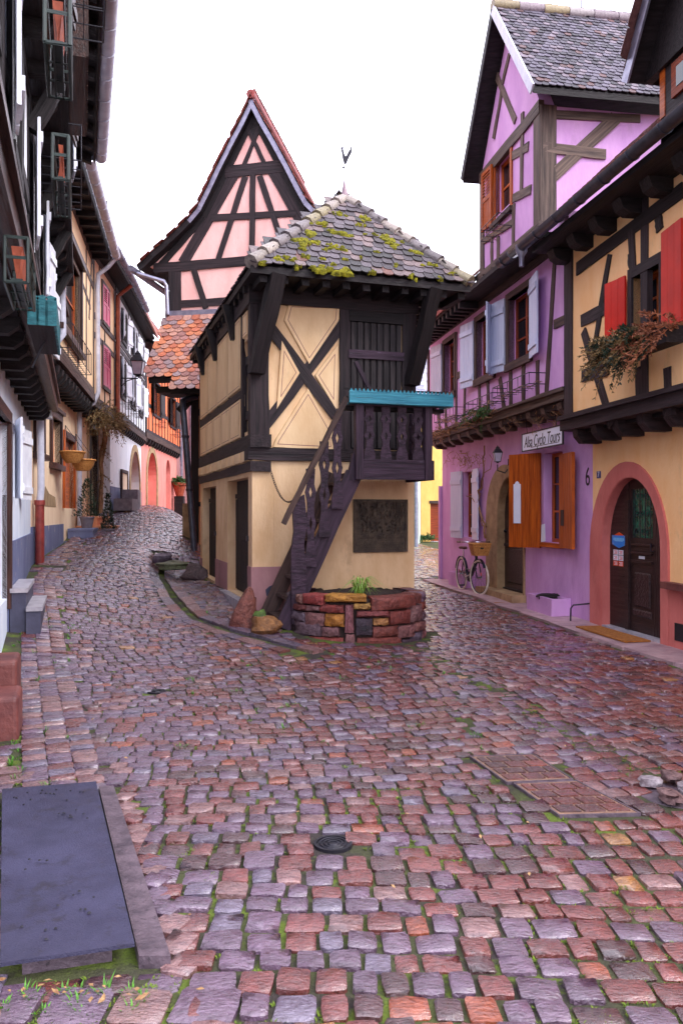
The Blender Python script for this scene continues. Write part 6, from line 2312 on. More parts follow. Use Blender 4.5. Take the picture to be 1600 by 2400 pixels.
for mname, ua_, ub_, cnt in (('dry_leaf', wa - .1, wb_ + .22, 90), ('leaf_dark', wa - .1, wb_ + .05, 60), ('dry_red', wa - .7, wa + .1, 36)):
    mb = MB()
    for k in range(cnt):
        p = RO.P(rng.uniform(ua_, ub_), WU + .2, zwa - .05 + rng.uniform(-.05, .06))
        d = (RO.n * rng.uniform(.1, 1) + RO.u * rng.uniform(-.6, 1.0) + V(0, 0, rng.uniform(-.5, .7))).normalized()
        spray(mb, p, d, rng.uniform(.2, .46), 44, .055)
    mb.build('sprays', M[mname], gb)['kind'] = 'stuff'

# climbing vine on the lavender house
vn_ = thing('climbing_vine', RO.P(RO.U('i', 455), .1, 0), 'bare climbing vine rising past the lilac shutter and along the jetty', 'vine')
mb = MB()
def vine(mb, pts, r0, r1, wob=.03):
    out = []
    for i in range(len(pts) - 1):
        for t in (0, .33, .66):
            p = Vector(pts[i]).lerp(Vector(pts[i + 1]), t)
            out.append(p + V(rng.gauss(0, wob), rng.gauss(0, wob * .4), rng.gauss(0, wob)))
    out.append(Vector(pts[-1]))
    n = len(out)
    mb.tube(out, [r0 + (r1 - r0) * k / (n - 1) for k in range(n)], 5)
iv = lambda x, y, w=.08: RO.P(RO.U('i', x, w), w, RO.q('i', x, y, w)[1])
vine(mb, [iv(462, 720), iv(460, 640), iv(425, 540), iv(430, 450), iv(455, 370), iv(460, 270), iv(462, 200)], .022, .014, .015)
vine(mb, [iv(462, 660), iv(440, 600), iv(395, 500), iv(360, 480)], .014, .006)
vine(mb, [iv(430, 500), iv(445, 430), iv(490, 330), iv(490, 250)], .012, .006)
mb.build('stem', M['dry'], vn_, 60)
mb = MB()
for k in range(70):
    u = rng.uniform(RO.U('h', 480, WL), UE + .05)
    p = RO.P(u, WL + rng.uniform(-.05, .16), ZLJ + .22 + rng.gauss(0, .06))
    d = RO.u * rng.choice([-1, 1]) + RO.n * rng.gauss(0, .2) + V(0, 0, rng.gauss(0, .12))
    vine(mb, [p, p + d * .3, p + d * .6 + V(0, 0, rng.gauss(0, .06)), p + d * .85], .008, .004, .03)
for k in range(26):
    u = rng.uniform(UB + .3, RO.U('h', 560, WL))
    p = RO.P(u, WL - rng.uniform(0, .2), ZLJ + rng.gauss(.03, .05))
    d = RO.u * rng.choice([-1, 1]) + V(0, 0, rng.gauss(0, .5))
    vine(mb, [p, p + d * .18 + V(0, 0, -.08), p + d * .3 + V(0, 0, .05), p + d * .4], .006, .003, .05)
for k in range(30):
    p = iv(rng.uniform(240, 470), rng.uniform(230, 300), .06)
    d = RO.u * rng.uniform(-1, 1) + V(0, 0, rng.uniform(-.5, .2)) + RO.n * rng.uniform(0, .3)
    vine(mb, [p, p + d * .25, p + d * .45 + V(0, 0, -.1)], .006, .003, .03)
mb.build('dry_tendrils', M['dry'], vn_)['kind'] = 'stuff'
mb = MB()
for k in range(60):
    p = RO.P(RO.U('h', rng.uniform(330, 470), WL + .1), WL + .1 + rng.uniform(-.04, .12), ZLJ + .26 + rng.uniform(-.05, .12))
    spray(mb, p, V(rng.uniform(-1, 1), rng.uniform(-1, 1), rng.uniform(-.4, .6)).normalized(), rng.uniform(.1, .25), 22, .05)
mb.build('green_shoots', M['leaf'], vn_)['kind'] = 'stuff'

# ------------------------------------------------------------------ bicycle leaning along the wall
bk = thing('bicycle', RO.P(16.0, .34, 0), 'dark blue bicycle with cream tyres and wicker basket by the wall', 'bicycle')
ub0, ub1 = 16.55, 15.48   # rear, front axle along the wall
WB = .34
RW_ = .335
z0 = .03
def wheel(u, steer, nm):
    c = RO.P(u, WB, z0 + RW_)
    ax = (-RO.u * math.cos(R(steer)) + RO.n * math.sin(R(steer)))
    up_ = V(0, 0, 1)
    ring = lambda r_: [c + ax * (r_ * math.cos(t)) + up_ * (r_ * math.sin(t)) for t in np.linspace(0, 2 * math.pi, 33)[:-1]]
    w = MB().tube(ring(RW_ - .02), .021, 8, True).build('wheel', M['tyre_cream'], bk, 80)
    MB().tube(ring(RW_ - .046), .010, 5, True).build('rim', M['rubber'], w, 80)
    nn = ax.cross(up_)
    MB().lathe(c - nn * .04, [(.02, 0), (.02, .08)], 8, axis=nn).build('hub', M['chrome'], w, 60)
    mb = MB()
    for k in range(20):
        t = 2 * math.pi * k / 20
        d = ax * math.cos(t) + up_ * math.sin(t)
        mb.tube([c + nn * (.03 if k % 2 else -.03), c + d * (RW_ - .05)], .0018, 3)
    mb.build('spokes', M['chrome'], w)
    return c
cr = wheel(ub0, 0, 'rear')
cf = wheel(ub1, -12, 'front')
B_ = lambda u, z, w=WB: RO.P(u, w, z0 + z)
mb = MB()
seat_t, bb, head_t, head_b = B_(16.42, .62), B_(16.15, .30), B_(15.68, .86), B_(15.63, .64)
mb.tube([seat_t, bb], .024, 8).tube([bb, B_(15.9, .36), head_b], .032, 8).tube([head_t, head_b], .028, 8)
mb.tube([B_(16.3, .46), B_(16.0, .44), B_(15.65, .70)], .016, 8)
mb.tube([bb, cr], .013, 6).tube([seat_t, cr], .012, 6)
fr2 = mb.build('frame', M['bike_blue'], bk, 60)
mb = MB()
sdv = RO.n * .045
for sg_ in (-1, 1): mb.tube([head_b - V(0, 0, .02), head_b + sdv * sg_ - V(0, 0, .04), cf + sdv * sg_], .012, 6)
mb.build('fork', M['bike_blue'], bk, 60)
for c_, a0_, a1_, nm in ((cr, .1, 2.9, 'rear'), (cf, .6, 2.4, 'front')):
    mb = MB()
    vs, fs = [], []
    n = 14
    for k in range(n + 1):
        t = a0_ + (a1_ - a0_) * k / n
        for s_ in (-1, 1): vs.append(c_ - RO.u * ((RW_ + .022) * math.cos(t)) + V(0, 0, (RW_ + .022) * math.sin(t)) + RO.n * (.026 * s_))
    for k in range(n): fs.append((2 * k, 2 * k + 1, 2 * k + 3, 2 * k + 2))
    mb.add(vs, fs).build('mudguard', M['bike_blue'], bk, 180)
sd2 = MB().add(*lump((0, 0, 0), .13, .075, .032, 2, 8, 12, .04))
sd2.v = [seat_t + V(0, 0, .24) - RO.u * v.x * (1) + RO.n * (v.y * (1.15 if v.x < 0 else .6)) + V(0, 0, v.z) for v in sd2.v]
sd2.g = [tuple(v) for v in sd2.v]
sd2.build('saddle', M['leather'], bk, 80)
MB().tube([seat_t, seat_t + V(0, 0, .23)], .013, 8).build('seat_post', M['chrome'], bk, 60)
hb = head_t + V(0, 0, .14)
st2 = -RO.u
MB().tube([head_t, hb], .012, 6).build('stem', M['chrome'], bk)
mb = MB()
for s_ in (-1, 1): mb.tube([hb, hb + RO.n * s_ * .14 + st2 * .06, hb + RO.n * s_ * .27 - st2 * .02, hb + RO.n * s_ * .30 - st2 * .16], .011, 6)
mb.build('handlebar', M['chrome'], bk, 60)
for s_ in (-1, 1): MB().tube([hb + RO.n * s_ * .293 - st2 * .07, hb + RO.n * s_ * .303 - st2 * .19], .017, 8).build('grip', M['leather'], bk, 60)
bc = head_t + st2 * .22 + V(0, 0, -.10)
mb = MB()
lo_ = [bc + st2 * a * .10 + RO.n * b * .13 for a, b in ((-1, -1), (1, -1), (1, 1), (-1, 1))]
hi_ = [bc + st2 * a * .14 + RO.n * b * .18 + V(0, 0, .22) for a, b in ((-1, -1), (1, -1), (1, 1), (-1, 1))]
n_ = 4
mb.add(lo_ + hi_, [(3, 2, 1, 0)] + [(i, (i + 1) % 4, 4 + (i + 1) % 4, 4 + i) for i in range(4)])
bsk = mb.build('basket', M['wicker'], bk)
for zf in (.0, .25, .5, .75, 1.0):
    MB().tube([a.lerp(b, zf) for a, b in zip(lo_, hi_)], .009, 5, True).build('wicker_band', M['wicker'], bsk)
MB().fbox(RO, *sorted((loc(RO, *(bc + st2 * .13)[:2])[0] - .004, loc(RO, *(bc + st2 * .13)[:2])[0] + .004)), WB - .03, WB + .03, bc.z + .12, bc.z + .15).build('basket_tag', M['black_ink'], bsk)
mb = MB()
mb.lathe(bb - RO.n * .03, [(.09, 0), (.09, .012)], 20, axis=RO.n)
crk = mb.build('chainring', M['rubber'], bk)
MB().tube([bb + RO.n * .05, bb + RO.n * .06 + V(0, 0, -.16) - st2 * .03], .01, 6).tube([bb - RO.n * .05, bb - RO.n * .06 + V(0, 0, .16) + st2 * .03], .01, 6).build('crank', M['chrome'], bk)
for s_ in (-1, 1): MB().hexa(rot_box(bb + RO.n * s_ * .11 + V(0, 0, -.16 * s_) - st2 * .03 * s_, RO.u, .045, .045, .012)).build('pedal', M['rubber'], bk)
MB().tube([bb - RO.n * .03 + V(0, 0, .09), cr - RO.n * .03 + V(0, 0, .04)], .02, 5).tube([bb - RO.n * .03 - V(0, 0, .09), cr - RO.n * .03 - V(0, 0, .04)], .012, 5).build('chain_guard', M['bike_blue'], bk)
MB().lathe(cf + RO.n * .02 - RO.u * .16 + V(0, 0, .08), [(.03, 0), (.03, .006)], 8, axis=RO.n).build('reflector', M['orange_sign'], bk)

# ------------------------------------------------------------------ end of the right-hand lane
yh = thing('yellow_house', at(1010, 1265, 35), 'bright yellow plastered house with brown door closing the lane', 'house')
YF = Fr(*at(986, 1200, 34.5)[:2], 1, .12, 1)
Yq = lambda x, y, w=0.0: YF.q('s', x, y, w)
du0, du1 = Yq(1008, 0)[0], Yq(1046, 0)[0]
dz0, dz1 = Yq(1015, 1268)[1], Yq(1015, 1180)[1]
wall(YF, yh, 'wall', 0, 6, -.3, 6.5, M['yellow'], [(du0, du1, dz0, dz1)], th=.3)
MB().fbox(YF, du0, du1, -.2, -.12, dz0, dz1).build('door', M['oak_red'], yh)
MB().fbox(YF, du0 - .05, du1, -.1, .03, dz1, dz1 + .12).build('lintel', M['timber_brown'], yh)
MB().fbox(YF, du0, du1, -.1, .15, dz0 - .1, dz0).build('threshold', M['step_stone'], yh)
MB().fbox(YF, 0, .3, -5, -.3, -.3, 6.5).build('side_wall', M['yellow'], yh)
bx_ = thing('corner_shrub', at(996, 1262, 34), 'small leafy green shrub at the foot of the yellow wall', 'plant')
mb = MB()
p = at(994, 1266, 34)
p.z = G(p.x, p.y)
for k in range(34): spray(mb, p + V(rng.gauss(0, .1), 0, .1), V(rng.gauss(0, 1), rng.gauss(0, 1), 1).normalized(), .5, 26, .12)
mb.build('foliage', M['leaf'], bx_)['kind'] = 'stuff'
mh = thing('mint_house', at(960, 1280, 30), 'pale mint house with slate roof seen past the balcony', 'house')
MF = Fr(*at(940, 1200, 29)[:2], .18, 1, 1)
MFu = MF.U('s', 988)
m1, m2 = at(985, 1200, 34)[:2]
MF = Fr(*at(962, 1200, 28.5)[:2], m1 - at(962, 1200, 28.5).x, m2 - 28.5, 1)
LM = math.hypot(m1 - at(962, 1200, 28.5).x, m2 - 28.5) - .05
wz0, wz1 = 1.0, 2.3
wall(MF, mh, 'wall', 0, LM, -.3, 5.2, M['mint'], [(LM * .55, LM * .75, .5, 2.0)], th=.3)
MB().fbox(MF, LM * .55, LM * .75, -.2, -.15, .5, 2.0).build('window', M['glass'], mh)
MB().tube([MF.P(LM * .3, .08, 5.1), MF.P(LM * .3, .08, .3)], .07, 8).build('downpipe', M['zinc'], mh)
MB().fbox(MF, 0, LM, -5, -4.7, -.3, 5.2).build('back_wall', M['mint'], mh)
MB().fbox(MF, 0, .3, -4.7, -.3, -.3, 5.2).build('side_wall', M['mint'], mh)
# its neighbour's slate-grey roof
r0, r1 = at(935, 925, 34.2), at(1075, 925, 34.9)
t0, t1 = r0 + V(0, 4.0, 5.2), r1 + V(0, 4.0, 5.2)
rb = MB().hexa([r0 - V(0, 0, .1), r1 - V(0, 0, .1), t1 - V(0, 0, .1), t0 - V(0, 0, .1), r0, r1, t1, t0]).build('roof', M['zinc'], yh)
tsl = tile_meshes(.3, .5, n=4)
isl = tile_items(tsl, r0, V(1, 0, 0), t0 - r0, .3, .26, lambda y: 0, lambda y: r1.x - r0.x, 24, lambda u, y: pick([S(176, 176, 196), S(150, 150, 172), S(196, 196, 214)], [2, 2, 1]))
pieces(rb, 'roof_tile', (tsl, isl), M['tile_obj'], M['tile_att'], 60)
MB().tube([r0 + V(0, -.05, -.02), r1 + V(0, -.05, -.02)], .09, 8).build('gutter', M['zinc_white'], yh, 40)
# ------------------------------------------------------------------ left side houses
def halftimber(F, par, u0, u1, z0, z1, w, opens, m, step=.6, rails=(.5,), wd=.11, braces=2, tw=.018):
    free = lambda u: not any(o[0] - .12 < u < o[1] + .12 for o in opens)
    n = max(1, round((u1 - u0) / step))
    for k in range(n + 1):
        u = u0 + (u1 - u0) * k / n
        u = min(max(u, u0 + wd / 2), u1 - wd / 2)
        if free(u):
            timber(F, par, (u, z0), (u + rng.uniform(-.03, .03), z1), wd, m, w - .04, w + tw)
        else:
            o = [o for o in opens if o[0] - .12 < u < o[1] + .12][0]
            if o[2] - z0 > .3: timber(F, par, (u, z0), (u, o[2] - .1), wd * .8, m, w - .04, w + tw)
    for r_ in (0.0,) + tuple(rails) + (1.0,):
        z = z0 + (z1 - z0) * r_
        z = min(max(z, z0 + .07), z1 - .07)
        segs, a = [], u0
        for o in sorted(opens):
            if o[2] - .1 < z < o[3] + .1:
                segs.append((a, o[0] - .1))
                a = o[1] + .1
        segs.append((a, u1))
        for a, b in segs:
            if b - a > .1: timber(F, par, (a, z), (b, z), .13, m, w - .04, w + tw + .004)
    for k in range(braces):
        u = u0 + (u1 - u0) * (k + rng.uniform(.2, .6)) / braces
        if free(u) and free(u + .5):
            za, zb = (z0, z0 + (z1 - z0) * .5) if k % 2 else (z0 + (z1 - z0) * .5, z1)
            timber(F, par, (u, za), (u + .55, zb), .1, m, w - .04, w + tw - .004)
    for o in opens:
        for a, b in ((o[0] - .09, o[0]), (o[1], o[1] + .09)): MB().fbox(F, a, b, w - .1, w + .035, o[2] - .09, o[3] + .09, 'z').build('window_casing', m, par)
        MB().fbox(F, o[0], o[1], w - .1, w + .035, o[3], o[3] + .09).build('window_casing', m, par)
        MB().fbox(F, o[0], o[1], w - .1, w + .05, o[2] - .09, o[2]).build('window_casing', m, par)


def slab_roof(F, par, u0, u1, w_e, z_e, w_r, z_r, cols, limit=0, wid=.18, ex=.16):
    mb = MB().hexa([F.P(u0, w_e, z_e), F.P(u1, w_e, z_e), F.P(u1, w_r, z_r), F.P(u0, w_r, z_r), F.P(u0, w_e, z_e + .09), F.P(u1, w_e, z_e + .09), F.P(u1, w_r, z_r + .09), F.P(u0, w_r, z_r + .09)])
    o = mb.build('roof', M['timber_black'], par)
    t_ = tile_meshes(wid, ex * 2, n=4)
    O_ = F.P(u0, w_e + .02, z_e + .1)
    s_ = F.P(u0, w_r, z_r + .1) - O_
    ii = tile_items(t_, O_, F.u, s_, wid, ex, lambda y: 0, lambda y: u1 - u0, int(s_.length / ex), lambda u, y: pick(cols, [2, 1, 1]))
    pieces(o, 'roof_tile', (t_, ii), M['tile_obj'], M['tile_att'], limit)
    return o


RC = [S(150, 100, 92), S(120, 82, 80), S(170, 124, 112)]

# ---- nearest house: white, two jettied storeys
h1 = thing('white_house', H1.P(8, -2, 0), 'white timber-framed house at the near left with deep eaves and window boxes', 'house')
ZJ1, ZJ2, ZE1 = 3.15, 5.35, 7.45
dw = (H1.U('s', -30), H1.U('s', 17), .62, H1.q('s', 12, 985)[1])
ww1 = (H1.U('s', 31), H1.U('s', 44), H1.q('s', 38, 1165)[1], H1.q('s', 38, 1000)[1])
wall(H1, h1, 'ground_wall', 0, H1L, -.4, ZJ1, M['bluewhite'], [dw, ww1], th=.3)
MB().fbox(H1, 0, dw[0] - .02, .001, .02, -.4, 1.0).build('plinth', M['blue_plinth'], h1)
MB().fbox(H1, dw[1] + .02, H1L, .001, .02, -.4, 1.25).build('plinth', M['blue_plinth'], h1)
d_ = MB().fbox(H1, dw[0], dw[1], -.16, -.1, .62, dw[3]).build('door', M['oak_red'], h1)
for k in range(2):
    a = dw[0] + (dw[1] - dw[0]) * (.1 + .45 * k)
    MB().fpoly(H1, [(a, .8), (a + (dw[1] - dw[0]) * .35, .8), (a + (dw[1] - dw[0]) * .35, 1.7), (a, 1.7)], -.099, -.08, .02).build('panel', M['oak_red'], d_)
MB().fbox(H1, dw[0] - .12, dw[0], -.05, .05, .5, dw[3] + .12, 'z').build('door_casing', M['oak_dark'], h1)
MB().fbox(H1, dw[1], dw[1] + .12, -.05, .05, .5, dw[3] + .12, 'z').build('door_casing', M['oak_dark'], h1)
MB().fbox(H1, dw[0], dw[1], -.05, .05, dw[3], dw[3] + .12).build('door_casing', M['oak_dark'], h1)
window(H1, h1, *ww1, 0, .1, .05, 1, 2, M['oak_dark'])
shutter(H1, h1, ww1[0] - .03, ww1[2] - .03, ww1[3] + .03, .45, -1, 12, M['white_paint'], .03)
shutter(H1, h1, ww1[1] + .03, ww1[2] - .03, ww1[3] + .03, .45, 1, 12, M['white_paint'], .03)
corbels(H1, h1, 3, H1L - .1, 13, ZJ1 + .08, M['timber_black'], -.05, .32, .14, .13)
MB().fbox(H1, 0, H1L, -.3, .3, ZJ1 + .08, ZJ1 + .14).build('jetty_soffit', M['timber_black'], h1)
MB().fbeam(H1, (0, ZJ1 + .2), (H1L + .02, ZJ1 + .2), .16, .2, .43, 12, .012).build('jetty_beam', M['oak_dark'], h1)
MB().fbeam(H1, (0, ZJ1 + .31), (H1L + .02, ZJ1 + .31), .06, .2, .47, 12, .008).build('jetty_moulding', M['oak_dark'], h1)
# first floor
sw1 = [(2.2, 3.0, 4.0, 5.0), (4.6, 5.5, 4.0, 5.05), (6.6, 7.5, 4.0, 5.05), (8.9, 9.7, 4.0, 5.0)]
wall(H1, h1, 'first_floor_wall', 0, H1L, ZJ1 + .34, ZJ2, M['white'], sw1, w=.35, th=.25)
halftimber(H1, h1, 0, H1L, ZJ1 + .34, ZJ2, .35, sw1, M['timber_black'], .85, (.42,), .15, 6)
for o in sw1:
    window(H1, h1, *o, .35, .1, .05, 2, 2, M['oak_dark'])
    if o[0] > 6: shutter(H1, h1, o[1] + .06, o[2], o[3], .42, 1, 8, M['white_paint'], .40)
    shutter(H1, h1, o[0] - .06, o[2], o[3], .42, -1, 6, M['white_paint'], .40)
corbels(H1, h1, 1, H1L - .1, 15, ZJ2 + .08, M['timber_black'], .3, .6, .12, .12)
MB().fbeam(H1, (0, ZJ2 + .15), (H1L + .02, ZJ2 + .15), .15, .3, .68, 10, .01).build('jetty_beam', M['timber_black'], h1)
# second floor
sw2 = [(3.4, 4.3, 6.2, 7.1), (6.0, 6.9, 6.2, 7.1), (8.6, 9.4, 6.2, 7.1)]
wall(H1, h1, 'second_floor_wall', 0, H1L, ZJ2 + .22, ZE1, M['white'], sw2, w=.62, th=.25)
halftimber(H1, h1, 0, H1L, ZJ2 + .22, ZE1, .62, sw2, M['timber_black'], .9, (.3,), .15, 5)
for o in sw2:
    window(H1, h1, *o, .62, .1, .05, 2, 2, M['oak_dark'])
    if o[0] < 8: shutter(H1, h1, o[1] + .06, o[2], o[3], .42, 1, 8, M['oak_dark'], .67)
    shutter(H1, h1, o[0] - .06, o[2], o[3], .42, -1, 6, M['white_paint'], .67)
MB().fbox(H1, H1L - .3, H1L - .001, -5, .34, ZJ1, ZJ2).build('end_wall', M['white'], h1)
MB().fbox(H1, H1L - .3, H1L - .001, -5, .36, ZJ2 + .22, ZE1).build('end_wall', M['white'], h1)
MB().fbox(H1, H1L - .3, H1L - .001, -5, -.31, -.4, ZJ1).build('end_wall', M['white'], h1)
MB().fbox(H1, .001, .3, -5, -.301, -.4, ZE1).build('end_wall', M['beige'], h1)
MB().fbox(H1, .001, .3, -.299, .09, ZJ1 + .35, ZE1).build('end_wall', M['beige'], h1)
MB().fbox(H1, -.012, -.001, -5, .0, -.4, 3.2).build('end_render', M['beige'], h1)
# eaves: boards, rafters, gutter
EW, EZ = 1.0, 7.62
MB().hexa([H1.P(0, .5, ZE1 + .32), H1.P(H1L + .1, .5, ZE1 + .32), H1.P(H1L + .1, EW, EZ), H1.P(0, EW, EZ), H1.P(0, .5, ZE1 + .38), H1.P(H1L + .1, .5, ZE1 + .38), H1.P(H1L + .1, EW, EZ + .05), H1.P(0, EW, EZ + .05)]).build('soffit', M['timber_black'], h1)
for k in range(20):
    u = .3 + k * .56
    MB().beam(H1.P(u, .3, ZE1 + .3), H1.P(u, EW - .03, EZ - .07), .12, .13, (0, 0, 1), 3, .006).build('rafter', M['timber_black'], h1)
MB().fbox(H1, 0, H1L, .37, .6, ZE1 + .001, ZE1 + .34).build('frieze', M['timber_black'], h1)
MB().fbox(H1, 0, H1L + .1, EW, EW + .03, EZ - .05, EZ + .14).build('fascia', M['timber_black'], h1)
slab_roof(H1, h1, 0, H1L + .12, EW + .02, EZ + .06, -4, 12.6, RC)
gutter(H1, h1, 0, H1L + .15, EW + .12, EZ + .1, .11, M['zinc_white'])
# boarded bay high on the near part
bu0, bu1 = 5.1, 6.9
by = MB().fbox(H1, bu0, bu1, .63, .85, 6.15, 7.5).build('boarded_bay', M['oak_dark'], h1)
for k in range(6):
    MB().fbox(H1, bu0 + .3 * k + .01, bu0 + .3 * k + .29, .851, .87, 6.17, 7.48, 'z').build('board', M['oak_dark'], by)
MB().tube([H1.P(7.15, .78, 7.5), H1.P(7.2, .78, 7.2), H1.P(7.2, .74, 6.9)], .075, 10).build('downpipe', M['zinc'], h1, 40)
MB().fbeam(H1, (0, 3.62), (H1L, 3.62), .0001, .36, .38).build('timber', M['timber_black'], h1)
for u in (4.2, 6.2, 8.2, 10.2):
    MB().beam(H1.P(u, .38, 4.95), H1.P(u, .62, 5.40), .12, .12, H1.u, 4).build('knee_brace', M['timber_black'], h1)

# window boxes hung on the white house
def wbox(F, xi, xo, yn, yf, w0, hgt, name, label, cat, style, group=None):
    u0 = F.U('s', xi, w0)
    z = F.q('s', xi, yn, w0)[1]
    p = F.P(u0, w0, 0)
    # outer face from the outer corner's direction
    rx = (xo - CX) / FPX
    w1 = w0 + (rx * p.y - p.x) / (F.n.x - rx * F.n.y)
    dn = (z - EYE) * FPX / (CY - yf)
    pf = F.P(0, (w0 + w1) / 2, 0)
    u1 = (dn - pf.y) / F.u.y
    u1 = max(u1, u0 + .5)
    t = thing(name, F.P((u0 + u1) / 2, (w0 + w1) / 2, z), label, cat, group)
    if style == 'pot':
        e = .025
        MB().fbox(F, u0 + .03, u1 - .03, w0 + .03, w1 - .03, z + .012, z + .03).build('drip_tray', M['green_metal'], t)
        n = max(1, int((u1 - u0) / .5))
        for k in range(n):
            a, b = u0 + .04 + (u1 - u0 - .08) * k / n, u0 + .04 + (u1 - u0 - .08) * (k + 1) / n - .02
            MB().hexa([F.P(a + .02, w0 + .06, z + .031), F.P(b - .02, w0 + .06, z + .031), F.P(b - .02, w1 - .06, z + .031), F.P(a + .02, w1 - .06, z + .031),
                       F.P(a, w0 + .03, z + hgt - .04), F.P(b, w0 + .03, z + hgt - .04), F.P(b, w1 - .03, z + hgt - .04), F.P(a, w1 - .03, z + hgt - .04)]).build('trough', M['pot'], t)
        mb = MB()
        for zz in (z, z + hgt * .55, z + hgt):
            mb.tube([F.P(u0, w0, zz), F.P(u0, w1, zz), F.P(u1, w1, zz), F.P(u1, w0, zz)], .011, 5, True)
        n = max(3, int((u1 - u0) / .2))
        for k in range(n + 1):
            u = u0 + (u1 - u0) * k / n
            mb.tube([F.P(u, w0, z), F.P(u, w1, z), F.P(u, w1, z + hgt)], .007, 4)
        for k in range(4):
            w = w0 + (w1 - w0) * k / 3
            mb.tube([F.P(u0, w, z), F.P(u1, w, z)], .007, 4)
        for u, w in ((u0, w0), (u0, w1), (u1, w0), (u1, w1)): mb.tube([F.P(u, w, z), F.P(u, w, z + hgt)], .011, 5)
        mb.build('cage', M['green_metal'], t)
    else:
        MB().fbox(F, u0, u1, w0, w1, z, z + .03).build('floor', M['timber_black'], t)
        def picket(F2, a, w_, z0, z1, wd):
            MB().fpoly(F2, [(a, z0), (a + wd, z0), (a + wd, z1 - .06), (a + wd * .75, z1 - .03), (a + wd * .95, z1 - .015), (a + wd / 2, z1), (a + wd * .05, z1 - .015), (a + wd * .25, z1 - .03), (a, z1 - .06)], w_, w_ + .02).build('picket', M['teal_dark'], t)
        n = int((u1 - u0) / .11)
        for k in range(n): picket(F, u0 + (u1 - u0) * k / n, w1, z - .01, z + hgt, .09)
        E_ = Fr(*F.P(u0, w0, 0)[:2], F.n.x, F.n.y, 1)
        n = max(3, int((w1 - w0) / .11))
        for k in range(n): picket(E_, (w1 - w0) * k / n, .0, z - .01, z + hgt, .09)
        MB().fbox(F, u0, u1, w1 - .03, w1 - .002, z + .06, z + .12).build('rail', M['teal_dark'], t)
        MB().tube([F.P((u0 + u1) / 2, w0, z - .25), F.P((u0 + u1) / 2, w1 - .1, z - .01)], .012, 5).build('stay', M['iron'], t)
    return t
wbox(H1, 106, 164, 97, 230, .64, .26, 'window_box', 'green caged terracotta window box, topmost under the eaves', 'window box', 'pot', 'caged window boxes')
wbox(H1, 124, 161, 418, 508, .64, .26, 'window_box', 'narrow green caged terracotta window box on the far end of the white house', 'window box', 'pot', 'caged window boxes')
wbox(H1, 12, 66, 659, 726, .38, .26, 'window_box', 'green caged terracotta window box above the teal picket box', 'window box', 'pot', 'caged window boxes')
wbox(H1, 65, 127, 758, 830, .38, .24, 'picket_balcony_box', 'teal wooden balcony box with cut-out pickets on the white house', 'balcony box', 'picket')
rack(H1, 5.2, 6.6, .38, .42, 5.15, .36, 'flower_rack', 'large empty wire rack on the white house beside the topmost boxes', 'flower rack', 'wire racks on the white house')
rack(H1, 3.6, 4.6, .64, .36, 6.05, .32, 'flower_rack', 'wire rack at the top left edge with metal bars', 'flower rack', 'wire racks on the white house')

# steps
stp = thing('house_steps', H1.P(6.9, .3, .2), 'two dark blue painted steps with pale tops before the white house', 'steps')
s0, s1 = H1.U('s', -40, .2), H1.U('s', 50, .5)
def step(F, par, u0, u1, w0, w1, z0, z1, top=M['step_stone'], body=M['step_blue'], name='step'):
    o = MB().fbox(F, u0, u1, w0, w1, z0, z1 - .05).build(name, body, par)
    MB().fbox(F, u0 - .015, u1 + .015, w0, w1 + .02, z1 - .049, z1).build('tread_slab', top, o)
step(H1, stp, 6.5, 7.9, .03, .20, -.2, .73)
step(H1, stp, 6.45, 7.75, .205, .36, -.2, .52)
rs_ = thing('sandstone_steps', H1.P(2.9, .25, 0), 'red sandstone doorstep blocks at the left edge of the picture', 'steps')
for u0, u1, w1, z1 in ((2.72, 3.16, .38, .30), (3.17, 3.6, .34, .48)):
    o = MB().fbox(H1, u0, u1, .03, w1, -.2, z1).build('block', M['red_stone'], rs_)
    bv = o.modifiers.new('bevel', 'BEVEL')
    bv.width = .035
    bv.segments = 3

# ---- second house: beige with big bay window
h2 = thing('beige_house', H2.P(2.7, -2, .8), 'beige house with joist-end jetty and framed oriel window above blue plinth', 'house')
B = lambda x, y, w=0.0: H2.q('b', x, y, w)
ZJ = 4.0
def bo(x0, x1, yt, yb, F=H2, w=0.0, c='b'):
    xm = x0 * .5 + x1 * .5
    return (F.U(c, x0, w), F.U(c, x1, w), F.q(c, xm, yb, w)[1], F.q(c, xm, yt, w)[1])
g1, g2 = bo(285, 345, 1230, 1610), bo(415, 490, 1330, 1700)
dd = bo(520, 600, 1500, 2060)
wall(H2, h2, 'ground_wall', .002, H2L, -.2, ZJ, M['beige'], [g1, g2, dd], th=.3)
MB().fbox(H2, .002, dd[0] - .1, .001, .02, -.2, 1.35).build('plinth', M['blue_plinth'], h2)
pt = [B(350, 2040, .02), B(350, 1960, .02), B(380, 1880, .02), B(410, 1940, .02), B(460, 1970, .02), B(465, 2050, .02)]
MB().fpoly(H2, pt, .001, .006).build('bare_render_patch', M['sandstone'], h2)
for g_ in (g1, g2):
    window(H2, h2, *g_, 0, .12, .05, 1, 2, M['oak'])
    for a, b in ((g_[0] - .13, g_[0]), (g_[1], g_[1] + .13)): MB().fbox(H2, a, b, -.1, .05, g_[2] - .0, g_[3] + .13, 'z').build('window_casing', M['oak_dark'], h2)
    MB().fbox(H2, g_[0] - .001, g_[1] + .001, -.1, .05, g_[3], g_[3] + .13).build('window_casing', M['oak_dark'], h2)
    MB().fbox(H2, g_[0] - .18, g_[1] + .18, -.1, .10, g_[3] + .131, g_[3] + .2).build('cornice', M['oak_dark'], h2)
    MB().fbox(H2, g_[0] - .18, g_[1] + .18, -.1, .10, g_[2] - .11, g_[2] - .001).build('sill', M['oak_dark'], h2)
